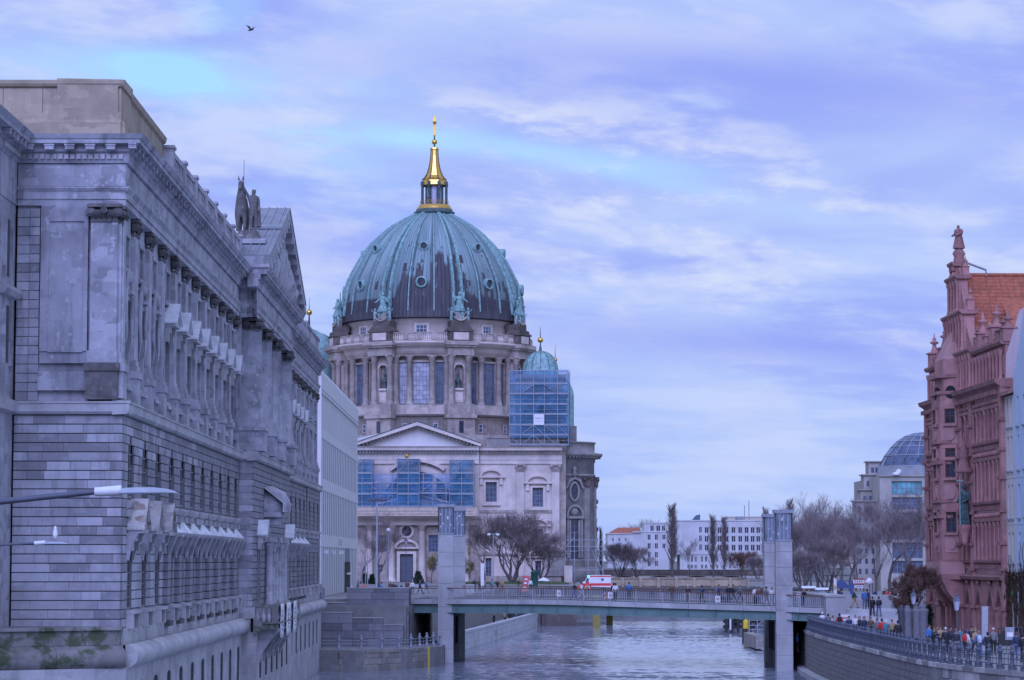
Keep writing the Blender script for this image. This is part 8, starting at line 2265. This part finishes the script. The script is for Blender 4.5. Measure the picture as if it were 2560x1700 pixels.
g4 = 'passers by at the market under the bare trees'
spec = [(1998, 'white', 'pale'), (2022, 'tan', 'dark'), (2046, 'blue', 'dark'), (2073, 'teal', 'jeans'), (2088, 'orange', 'dark'), (2098, 'dark', 'dark'), (2104, 'navy', 'black'), (2188, 'navy', 'black'), (2212, 'dark', 'dark'), (2218, 'red', 'dark')]
wh = ['in white nearest the right pillar', 'in tan beside the first grey stall', 'in blue at the second stall', 'in teal between the stalls', 'in orange by the white beach flag', 'in charcoal left of the parasol', 'in navy under the small parasol', 'in navy by the ticket sign', 'in charcoal next to the one in red', 'in red at the far right of the market']
for i, (px, j, tr_) in enumerate(spec):
 person(px, 262 + (i % 3) * 6, 5.2, 'walk' if i % 2 else 'stand', 40 * i, j, tr_, ('black', 'brown', 'blond')[i % 3], 'person %s' % wh[i], g4)
# ================================================================ AMBULANCE
AY = 300.0
ax0, ax1 = wx(1452, AY, 1455), wx(1527, AY, 1455)
az1 = wz(1437, AY); s_ = (ax1 - ax0) / 5.6
amb = thing('ambulance', ((ax0 + ax1) / 2, AY, az1 - 2.75 * s_), 'white ambulance with red stripes and a lit blue light behind the bridge railing', 'ambulance', None)
FAm = Fr((ax0, AY, az1 - 2.75 * s_), (s_, 0, 0))
A = lambda mb, name, mat, par=None: mb.build(name, mat, par or amb)
fa = lambda s, d, h: (ax0 + s * s_, AY - d * s_, az1 - 2.75 * s_ + h * s_)
class FS_:
 def __call__(f, s, d, h): return Vector(fa(s, d, h))
fa_ = FS_()
q = MB(); q.prism([(1.55, .45), (5.6, .45), (5.6, 2.7), (1.75, 2.7), (1.55, 2.5)], -1.05, 1.05, fa_); A(q, 'box_body', M['white'])
q = MB(); q.prism([(.05, .45), (1.54, .45), (1.54, 2.35), (1.2, 2.3), (.72, 1.55), (.1, 1.35)], -.98, .98, fa_); A(q, 'cab', M['white'])
q = MB(); q.prism([(.78, 1.5), (1.42, 1.5), (1.42, 2.15), (1.2, 2.15)], .985, 1.0, fa_); A(q, 'cab_window', M['glass'])
for h0, h1 in ((2.35, 2.58), (.72, 1.2)): q = MB(); q.box(1.6 if h0 > 2 else .1, 5.58, 1.052, 1.06, h0, h1, fa_); A(q, 'red_stripe', paint((.75, .05, .05), .4))
q = MB(); q.box(3.75, 4.25, 1.055, 1.075, 1.65, 2.1, fa_); A(q, 'side_window', M['glass_blue'])
q = MB()
for k in range(7): q.box(2.6 + .15 * k, 2.68 + .15 * k, 1.055, 1.062, 1.95, 2.02, fa_)
A(q, 'lettering', paint((.6, .2, .25)))
for s in (.95, 4.3):
 for d in (-.75, .75):
  w = MB(); c = Vector(fa(s, d, .38)); pts_ = 14
  w.prism([(c.x + .38 * s_ * math.cos(a), c.z + .38 * s_ * math.sin(a)) for a in np.linspace(0, 6.283, 15)[:-1]], -c.y - .14, -c.y + .14, Fr((0, 0, 0), (1, 0, 0))); A(w, 'wheel', M['tar'])
q = MB(); q.box(1.25, 1.55, -.8, .8, 2.36, 2.62, fa_)
bl = bpy.data.materials.new('blue light'); bl.use_nodes = True; b_ = bl.node_tree.nodes['Principled BSDF']; b_.inputs['Base Color'].default_value = (.02, .2, .9, 1); b_.inputs['Emission Color'].default_value = (.02, .35, 1, 1); b_.inputs['Emission Strength'].default_value = 5
A(q, 'blue_light', bl)
# ================================================================ LAMPS, MASTS, SIGNS
g5 = 'street lamps on the square'
def mast(px, y0, y1, Y, r, label, heads, mat='iron_pale', name='street_lamp', z0=5.5, group=g5):
 x = wx(px, Y, 1400); zt = wz(y1, Y)
 t = thing(name, (x, Y, z0), label, 'lamp post', group)
 q = MB(); q.tube([(x, Y, z0), (x, Y, z0 + (zt - z0) * .4), (x, Y, zt)], [r, r * .8, r * .55], 8); q.build('pole', M[mat], t)
 heads(t, x, Y, zt); return t
def head_cluster(t, x, Y, z):
 q = MB(); q.box(x - 1.1, x + 1.1, Y - .06, Y + .06, z - .1, z + .05); q.build('crossbar', M['iron'], t)
 for k in range(5):
  q = MB(); a = x - 1.0 + .5 * k; q.prism([(a - .18, z + .05), (a + .18, z + .05), (a + .12, z + .42), (a - .12, z + .42)], -Y - .1, -Y + .2, Fr((0, 0, 0), (1, 0, 0))); q.build('floodlight', M['iron'], t)
def head_ball(t, x, Y, z):
 q = MB(); q.lathe([(.08, 0), (.3, .1), (.34, .3), (.2, .5), (.05, .6)], (x, Y, z), 10); q.build('lamp_head', M['white'], t)
def head_twin(t, x, Y, z):
 for sx_ in (-1, 1):
  q = MB(); q.tube([(x, Y, z), (x + sx_ * .35, Y, z + .12), (x + sx_ * .55, Y, z + .05)], .05, 5); q.build('arm', M['iron_pale'], t)
  q = MB(); q.lathe([(.06, .15), (.26, .05), (.24, -.12), (.05, -.2)], (x + sx_ * .58, Y, z), 8); q.build('lamp_head', M['white'], t)
def head_lantern(t, x, Y, z):
 q = MB(); q.lathe([(.06, -.7), (.14, -.62), (.24, 0), (.0, 0)], (x, Y, z), 6, 0, 6.2832, False); q.build('lantern_glass', M['glass_pale'], t)
 q = MB(); q.lathe([(.3, 0), (.26, .08), (.14, .25), (.06, .32), (.08, .38), (.01, .55)], (x, Y, z), 6, 0, 6.2832, False); q.build('lantern_roof', M['iron'], t)
mast(942, 1470, 1252, 300, .17, 'tall pale mast with a cluster of floodlights beside the white forum', head_cluster)
mast(970.5, 1470, 1330, 380, .12, 'plain lamp post with a single round head left of the cathedral door', head_ball)
mast(1233, 1470, 1336, 345, .1, 'pale lamp post with two small heads in front of the large bare tree', head_twin)
mast(1015, 1470, 1352, 360, .07, 'thin dark lantern post in front of the cathedral door', head_lantern, 'iron')
mast(2390, 1600, 1502, 178, .07, 'old lantern on a dark post before the red house', head_lantern, 'iron', 'street_lamp', 3.62)
mast(2283, 1600, 1490, 205, .08, 'old lantern on a dark post among the wrapped parasols', head_lantern, 'iron', 'street_lamp', 3.62)
mast(2173, 1560, 1462, 222, .06, 'thin dark post at the foot of the stairs', head_ball, 'iron', 'street_lamp', 3.62)
for px, l in ((905, 'thin pale flag pole, leftmost of three by the white forum'), (914, 'thin pale flag pole, middle of three by the white forum'), (919, 'thin pale flag pole, rightmost of three by the white forum')):
 x = wx(px, 310, 1420); o = MB().tube([(x, 310, 5.5), (x, 310, wz(1388, 310))], [.07, .05], 6).build('flag_pole', M['iron_pale'], None); tag(o, l, 'pole', 'flag poles by the forum')
x = wx(1206, 345, 1430); t = thing('info_column', (x, 345, 5.5), 'white upright information column right of the left pillar', 'sign')
q = MB(); q.box(x - .22, x + .22, 345, 345.2, 6.3, wz(1408, 345)); q.build('panel', M['white'], t); q = MB(); q.box(x - .1, x + .1, 345.02, 345.18, 5.5, 6.3); q.build('foot', M['iron'], t)
x = wx(1313, 345, 1455); t = thing('beach_flag', (x, 345, 5.5), 'slanting coral red advertising flag on the square', 'flag')
q = MB(); q.prism([(x - .5, 5.7), (x + .25, 5.7), (x + .55, wz(1440, 345)), (x - .2, wz(1439, 345))], -345.05, -345, Fr((0, 0, 0), (1, 0, 0))); q.build('cloth', paint((.62, .12, .11)), t)
q = MB(); q.tube([(x - .5, 345.1, 5.5), (x - .22, 345.1, wz(1438, 345))], .035, 5); q.build('pole', M['iron'], t)
q = MB()
for k in range(3): q.box(x - .25 + .08 * k, x + .15 + .08 * k, 344.96, 344.98, 6.2 + .5 * k, 6.42 + .5 * k)
q.build('print', M['white'], t, None, 'stuff')
x = wx(1336, 380, 1440); t = thing('green_column', (x, 380, 5.5), 'narrow dark green advertising column near the lawn', 'column')
q = MB(); q.lathe([(.5, 5.5), (.5, wz(1432, 380)), (.6, wz(1431, 380)), (.1, wz(1424, 380))], (x, 380, 0), 12); q.build('drum', paint((.02, .10, .07)), t)
x = wx(1359, 370, 1455); t = thing('market_stall', (x, 370, 5.5), 'small white covered stall on the square left of the ambulance', 'stall')
q = MB(); q.lathe([(1.1, 6.9), (1.05, 7.05), (.1, 7.4)], (x, 370, 0), 4, .785, .785 + 6.2832, False); q.build('canopy', M['white'], t)
for a in (-1, 1): q = MB(); q.tube([(x + a, 369.2, 5.5), (x + a * .8, 369.2, 6.9)], .05, 5); q.build('leg', M['iron'], t)
for px0, px1, Y, lab in ((952, 1068, 337, 'long low pale grey planter wall in front of the crowd left of the pillar'), (1166, 1186, 345, 'short pale grey box seat just right of the left pillar')):
 o = MB().box(wx(px0, Y), wx(px1, Y), Y, Y + .8, 5.5, wz(1461, Y)).build('planter_wall', M['concrete'], None); tag(o, lab, 'planter', 'pale planters on the square')
for px, yt, lab in ((2021, 1468, 'small pale covered stall nearest the right pillar'), (2053, 1472, 'small blue sided stall second from the right pillar')):
 Y = 262; x = wx(px, Y, 1475); z = wz(yt, Y); t = thing('market_stall', (x, Y, 5.2), lab, 'stall', 'stalls under the bare trees')
 q = MB(); q.profile([(-.5, z - .1), (.5, z - .1), (.3, z + .12), (-.3, z + .12)], x - .7, x + .7, Fr((0, Y, 0), (1, 0, 0))); q.build('canopy', M['white'], t)
 q = MB(); q.box(x - .55, x + .55, Y - .3, Y + .3, 5.2, z - .5); q.build('counter', paint((.1, .22, .4)) if px > 2030 else M['iron_pale'], t)
 for a in (-.5, .5): q = MB(); q.tube([(x + a, Y - .35, 5.2), (x + a, Y - .35, z - .1)], .03, 4); q.build('leg', M['iron'], t)
Y = 255
x0, x1 = wx(2133, Y, 1460), wx(2184, Y, 1460); t = thing('ticket_sign', ((x0 + x1) / 2, Y, 5.2), 'white and blue ticket kiosk boards with red edges by the stairs', 'sign')
for a, b, y0, y1, mt in ((0, .55, 1450, 1458, 'white'), (.58, 1, 1451, 1457, 'white'), (.05, .5, 1463, 1470, 'white')):
 q = MB(); q.box(x0 + (x1 - x0) * a, x0 + (x1 - x0) * b, Y, Y + .05, wz(y1, Y), wz(y0, Y)); o = q.build('board', M[mt], t)
 r_ = MB()
 for k in range(4): u = x0 + (x1 - x0) * (a + (b - a) * (.12 + .2 * k)); r_.box(u, u + .13, Y - .012, Y - .002, wz(y1 - 2, Y), wz(y0 + 2, Y))
 r_.build('lettering', paint((.25, .2, .3)), o)
for y in (1448.6, 1459): q = MB(); q.box(x0, x1, Y - .02, Y + .06, wz(y, Y) - .05, wz(y, Y) + .03); q.build('red_edge', paint((.55, .08, .06)), t)
for u in (x0 + .1, (x0 + x1) / 2, x1 - .1): q = MB(); q.box(u - .05, u + .05, Y + .06, Y + .16, 5.2, wz(1449, Y)); q.build('post', M['iron'], t)
q = MB(); q.box(x0 - .3, x0 + .05, Y + .01, Y + .07, 5.2, wz(1452, Y)); q.build('side_panel', paint((.06, .1, .3)), t)
x = wx(2087, 262, 1460); t = thing('beach_flag', (x, 262, 5.2), 'upright white advertising flag among the market people', 'flag')
q = MB(); q.prism([(x - .14, 5.5), (x + .16, 5.5), (x + .18, 7.9), (x - .1, 8.1)], -262.04, -262, Fr((0, 0, 0), (1, 0, 0))); q.build('cloth', M['white'], t); q = MB(); q.tube([(x - .16, 262.1, 5.2), (x - .12, 262.1, 8.2)], .03, 5); q.build('pole', M['iron'], t)
q = MB(); q.lathe([(.09, 7.0), (.1, 7.3), (.02, 7.4)], (x + .02, 261.9, 0), 8); q.build('print', paint((.6, .45, .05)), t)
x = wx(2103, 265, 1462); t = thing('parasol', (x, 265, 5.2), 'small dark blue parasol with a white wedge under the bare trees', 'parasol')
q = MB(); q.lathe([(.95, 7.0), (.6, 7.5), (.05, 7.9)], (x, 265, 0), 8, 0, 6.2832, False); q.build('canopy', paint((.04, .06, .18)), t); q = MB(); q.tube([(x, 265, 5.2), (x, 265, 7.9)], .03, 5); q.build('pole', M['iron'], t)
x = wx(2113, 221, 1550); t = thing('pavement_sign', (x, 221, 3.62), 'white standing board with pink print at the foot of the stairs', 'sign')
q = MB(); q.box(x - .35, x + .35, 221, 221.06, 3.75, 5.25); q.build('board', M['white'], t)
for k in range(4): q = MB(); q.box(x - .25, x + .25 - .1 * (k % 2), 220.98, 220.995, 4.9 - .3 * k, 5.05 - .3 * k); q.build('print', paint((.6, .25, .28)) if k % 2 == 0 else paint((.2, .22, .35)), t)
q = MB(); q.box(x - .3, x - .24, 221.02, 221.2, 3.62, 3.8); q.build('foot', M['iron'], t)
for px, yt, r, lab in ((2254, 1512, .32, 'dark slim wrapped parasol, leftmost of four by the twiggy tree'), (2269, 1513, .38, 'grey wrapped parasol, second of four by the twiggy tree'), (2291, 1514, .38, 'grey wrapped parasol, third of four by the twiggy tree'), (2308, 1513, .42, 'grey wrapped parasol, rightmost of four by the twiggy tree')):
 Y = 200; x = wx(px, Y, 1560); zt = wz(yt, Y); t = thing('wrapped_parasol', (x, Y, 3.62), lab, 'parasol', 'wrapped parasols')
 q = MB(); q.lathe([(r * .9, 3.9), (r, 4.3), (r * .82, 5.4), (r, zt - .5), (r * 1.05, zt - .3), (r * .5, zt - .2), (r * .7, zt - .1), (.03, zt)], (x, Y, 0), 9); q.build('cover', paint((.17, .17, .19)) if px > 2260 else paint((.07, .07, .09)), t)
 q = MB(); q.lathe([(.45, 3.62), (.45, 3.75), (.06, 3.78), (.06, 4.0)], (x, Y, 0), 10); q.build('foot', M['iron'], t)
x = wx(2463, 172, 1560); t = thing('rolled_banner', (x, 172, 3.62), 'pale grey rolled banner standing upright before the red house', 'banner')
q = MB(); q.prism([(x - .22, 3.75), (x + .12, 3.75), (x + .22, wz(1516, 172)), (x - .2, wz(1516, 172))], -172.3, -172, Fr((0, 0, 0), (1, 0, 0))); q.build('cloth', paint((.38, .39, .43)), t); q = MB(); q.box(x - .3, x + .3, 171.7, 172.5, 3.62, 3.75); q.build('foot', M['iron'], t)
x = wx(2525, 176, 1600); t = thing('menu_board', (x, 176, 3.62), 'grey framed menu board on a stand by the cream house', 'sign')
q = MB(); q.box(x - .3, x + .3, 176, 176.05, 4.5, 5.35); q.build('board', M['iron_pale'], t); q = MB(); q.tube([(x - .25, 176.1, 3.62), (x, 176.05, 5.2), (x + .25, 176.1, 3.62)], .03, 4); q.build('stand', M['iron'], t); q = MB(); q.box(x - .2, x + .2, 175.98, 175.998, 4.7, 5.0); q.build('sheet', M['white'], t)
t = thing('cafe_shade', (wx(2515, 182), 182, 3.62), 'dark folded cafe awning by the red house corner', 'awning')
q = MB(); a, b = wx(2495, 182, 1620), wx(2555, 182, 1620); q.prism([(a, 3.9), (b, 3.9), (b, 4.3), ((a + b) / 2, 4.9), (a + .5, 5.0), (a + .1, 4.6)], -183, -182, Fr((0, 0, 0), (1, 0, 0))); q.build('cloth', M['tar'], t)
q = MB(); q.tube([(a, 181.9, 3.62), (a, 181.9, 5.1), (b, 181.9, 5.2), (b, 181.9, 3.62)], .035, 5); q.build('frame', M['iron'], t)
def arm_lamp(px_tip, px_head, y_tip, y_left, Y, label, pole_x, zbase):
 tip = P(px_tip, y_tip, Y); hd0 = P(px_head, y_tip + (y_left - y_tip) * .12, Y); L = tip.x - hd0.x
 t = thing('street_lamp', (pole_x, Y, zbase), label, 'street lamp', 'arm lamps at the left edge')
 left = P(0, y_left, Y); a = Vector((pole_x, Y, left.z - (hd0.z - left.z) / (hd0.x - left.x) * (left.x - pole_x)))
 q = MB(); q.tube([(pole_x, Y, zbase), (pole_x, Y, a.z - .3), (pole_x + .1, Y, a.z)], [.1, .08, .05], 8); q.build('pole', M['iron'], t)
 q = MB(); q.tube([a, left, hd0], [.05 * L / 1.07, .043 * L / 1.07, .036 * L / 1.07], 10); q.build('arm', M['iron'], t)
 k = L / 1.07; hz_ = hd0.z
 q = MB(); q.tube([hd0 + Vector((-.03 * k, 0, 0)), hd0 + Vector((.02 * k, 0, 0)), hd0 + Vector((.32 * k, 0, .02 * k))], [.06 * k, .062 * k, .068 * k], 12); q.build('driver_box', M['zinc'], t)
 ax_ = Vector((1, 0, (tip.z - hd0.z) / L)).normalized()
 q = MB(); vs = []; n = 9; prof_ = [(.30, .075, .085), (.36, .09, .095), (.55, .095, .10), (.75, .09, .10), (.9, .07, .075), (1.0, .04, .035), (1.06, .012, .008)]
 for s, hh, ww in prof_:
  c = hd0 + ax_ * s * k
  for i in range(n):
   w = math.pi * i / (n - 1); vs.append(c + Vector((0, -math.cos(w) * ww * k * 1.2, math.sin(w) * hh * k * (.9) - .035 * k)))
 fs = [(j * n + i, j * n + i + 1, (j + 1) * n + i + 1, (j + 1) * n + i) for j in range(len(prof_) - 1) for i in range(n - 1)] + [(j * n, (j + 1) * n, (j + 1) * n + n - 1, j * n + n - 1) for j in range(len(prof_) - 1)]
 q.add(vs, fs, True); q.build('lamp_head', paint((.38, .42, .48), .4), t)
 return t
arm_lamp(446, 243, 1226, 1254, 34, 'near grey street lamp with a long flat head reaching in from the left edge', -8.2, 5.9)
l2 = arm_lamp(171, 88, 1357, 1362, 84, 'smaller grey street lamp low at the left edge in front of the palace end wall', -17.6, -1.0)
gp = P(138, 1343, 84); t = thing('gull', gp, 'white gull perched on the smaller street lamp', 'gull')
q = MB(); q.lathe([(.01, -.06), (.06, 0), (.085, .08), (.07, .2), (.05, .26), (.055, .31), (.02, .36)], gp, 8); q.build('body', M['white'], t); q = MB(); q.tube([gp + Vector((.04, 0, .3)), gp + Vector((.12, 0, .29))], [.02, .005], 5); q.build('beak', paint((.6, .4, .05)), t)
bp_ = P(627, 74, 200); t = thing('flying_bird', bp_, 'dark bird with raised wings flying high above the palace roof', 'bird')
q = MB(); q.tube([bp_ + Vector((-.22, 0, -.1)), bp_ + Vector((-.05, 0, -.02)), bp_ + Vector((.12, 0, .02)), bp_ + Vector((.24, 0, .02))], [.02, .09, .08, .02], 7); q.build('body', M['tar'], t)
for dx, dz_ in ((-.42, .38), (.38, .22)):
 q = MB(); c = bp_; e = bp_ + Vector((dx, .1, dz_)); mdl = bp_ + Vector((dx * .5, .05, dz_ * .75))
 q.add([c + Vector((-.08, 0, 0)), c + Vector((.1, 0, 0)), mdl + Vector((.09, 0, 0)), e, mdl + Vector((-.09, 0, -.02)), c + Vector((0, .02, .03)), mdl + Vector((0, .02, .03))], [(0, 1, 2, 4), (4, 2, 3), (0, 5, 6, 4), (5, 1, 2, 6), (6, 2, 3), (4, 6, 3)]); q.build('wing', M['tar'], t)
for k, (s, w) in enumerate(((53.6, 2.5), (58.8, 3.4), (64.2, 2.7))):
 lab = ['left', 'middle and widest', 'right'][k]
 t = thing('hanging_banner', FA(s, 1.6, 5.2), 'white cloth banner hung over the mossy palace balcony, %s of three' % lab, 'banner', 'white banners on the palace balcony')
 q = MB(); n = 6
 vs = []
 for i in range(n + 1):
  h = 7.15 - 2.1 * i / n; d = 1.6 + .012 * math.sin(i * 1.3 + k)
  for j in range(4): vs.append(FA(s - w / 2 + w * j / 3, d + .012 * math.sin(j * 2 + i), h))
 q.add(vs, [(i * 4 + j, i * 4 + j + 1, i * 4 + j + 5, i * 4 + j + 4) for i in range(n) for j in range(3)], True)
 o = q.build('cloth', paint((.72, .73, .76)), t); md = o.modifiers.new('t', 'SOLIDIFY'); md.thickness = .02
 q = MB()
 for i in range(5): q.box(s - .3, s + .2, 1.63, 1.64, 6.6 - .28 * i, 6.75 - .28 * i, FA)
 q.build('print', paint((.3, .32, .4)), t, None, 'stuff')
sp = FM(53.4, .2, 0); zb = wz(600, 162.4)
t = thing('roof_statue', (sp.x, sp.y, zb), 'weathered stone group of a man holding a horse on the palace roof', 'statue')
q = MB(); q.box(sp.x - .95, sp.x + .95, sp.y - .95, sp.y + .95, 27.6, zb - .35); q.box(sp.x - 1.2, sp.x + 1.2, sp.y - 1.2, sp.y + 1.2, zb - .35, zb - .05); q.build('statue_pedestal', M['stable'], pal)
q = MB(); q.lathe([(.85, -.05), (.75, .3), (.6, .55)], (sp.x, sp.y, zb), 10); q.build('plinth', M['capital'], t)
hx, hy, hz2 = sp.x - .42, sp.y, zb + .5
jj = [((hx, hy, hz2 + 1.55), (.42, .5)), ((hx, hy + .7, hz2 + 1.5), (.45, .5)), ((hx, hy + 1.2, hz2 + 1.55), (.36, .4)), ((hx + .0, hy - .35, hz2 + 2.1), (.34, .36)), ((hx + .04, hy - .55, hz2 + 2.7), (.22, .28)), ((hx + .03, hy - .72, hz2 + 3.1), (.19, .2)), ((hx + .0, hy - .95, hz2 + 2.85), (.14, .15)), ((hx, hy - 1.1, hz2 + 2.55), (.1, .1))]
ed = [(0, 1), (1, 2), (0, 3), (3, 4), (4, 5), (5, 6), (6, 7)]
for dx in (-.22, .22):
 b = len(jj); jj += [((hx + dx, hy - .2, hz2 + 1.0), .2), ((hx + dx, hy - .25, hz2 + .5), .12), ((hx + dx, hy - .2, hz2), .1)]; ed += [(0, b), (b, b + 1), (b + 1, b + 2)]
 b = len(jj); jj += [((hx + dx, hy + 1.3, hz2 + 1.0), .22), ((hx + dx, hy + 1.45, hz2 + .55), .12), ((hx + dx, hy + 1.35, hz2), .1)]; ed += [(2, b), (b, b + 1), (b + 1, b + 2)]
hm = skin_mesh('horse', jj, ed, M['capital'])
o = link('horse', hm, t); o.location = -Vector(t.location)
q = MB()
for dx in (-.11, .13): q.tube([(hx + dx, hy - .68, hz2 + 3.2), (hx + dx * 1.3, hy - .66, hz2 + 3.48)], [.07, .015], 5)
q.build('ear', M['capital'], t)
mx, my = sp.x + .36, sp.y - .45; Jm = [((mx, my, hz2 + 1.25), (.26, .2)), ((mx, my, hz2 + 1.65), (.24, .18)), ((mx, my, hz2 + 2.05), (.3, .2)), ((mx, my - .02, hz2 + 2.3), .1), ((mx + .06, my - .06, hz2 + 2.66), (.2, .22)), ((mx - .3, my, hz2 + 2.15), .11), ((mx - .5, my - .15, hz2 + 2.55), .09), ((mx - .62, my - .3, hz2 + 2.8), .07), ((mx + .3, my, hz2 + 2.1), .11), ((mx + .36, my, hz2 + 1.6), .08), ((mx + .28, my - .15, hz2 + 1.2), .07),
      ((mx - .12, my, hz2 + 1.05), .17), ((mx - .14, my - .05, hz2 + .55), .11), ((mx - .12, my, hz2 + .05), .09), ((mx + .13, my, hz2 + 1.05), .17), ((mx + .18, my - .02, hz2 + .55), .11), ((mx + .16, my, hz2 + .05), .09)]
man = skin_mesh('man', Jm, [(0, 1), (1, 2), (2, 3), (3, 4), (2, 5), (5, 6), (6, 7), (2, 8), (8, 9), (9, 10), (0, 11), (11, 12), (12, 13), (0, 14), (14, 15), (15, 16)], M['capital'])
o = link('man', man, t); o.location = -Vector(t.location)
q = MB(); q.tube([(mx + .1, my + .25, hz2 + 2.2), (mx + .15, my + .35, hz2 + 1.2), (mx + .2, my + .3, hz2 + .3)], [.15, .28, .3], 7); q.build('cloak', M['capital'], t)
q = MB(); q.tube([(sp.x - .5, sp.y + 2, 28), (sp.x - .5, sp.y + 2, zb + 5.4)], .02, 4); o = q.build('lightning_rod', M['iron'], None); tag(o, 'thin lightning rod behind the horse statue on the palace roof', 'rod')
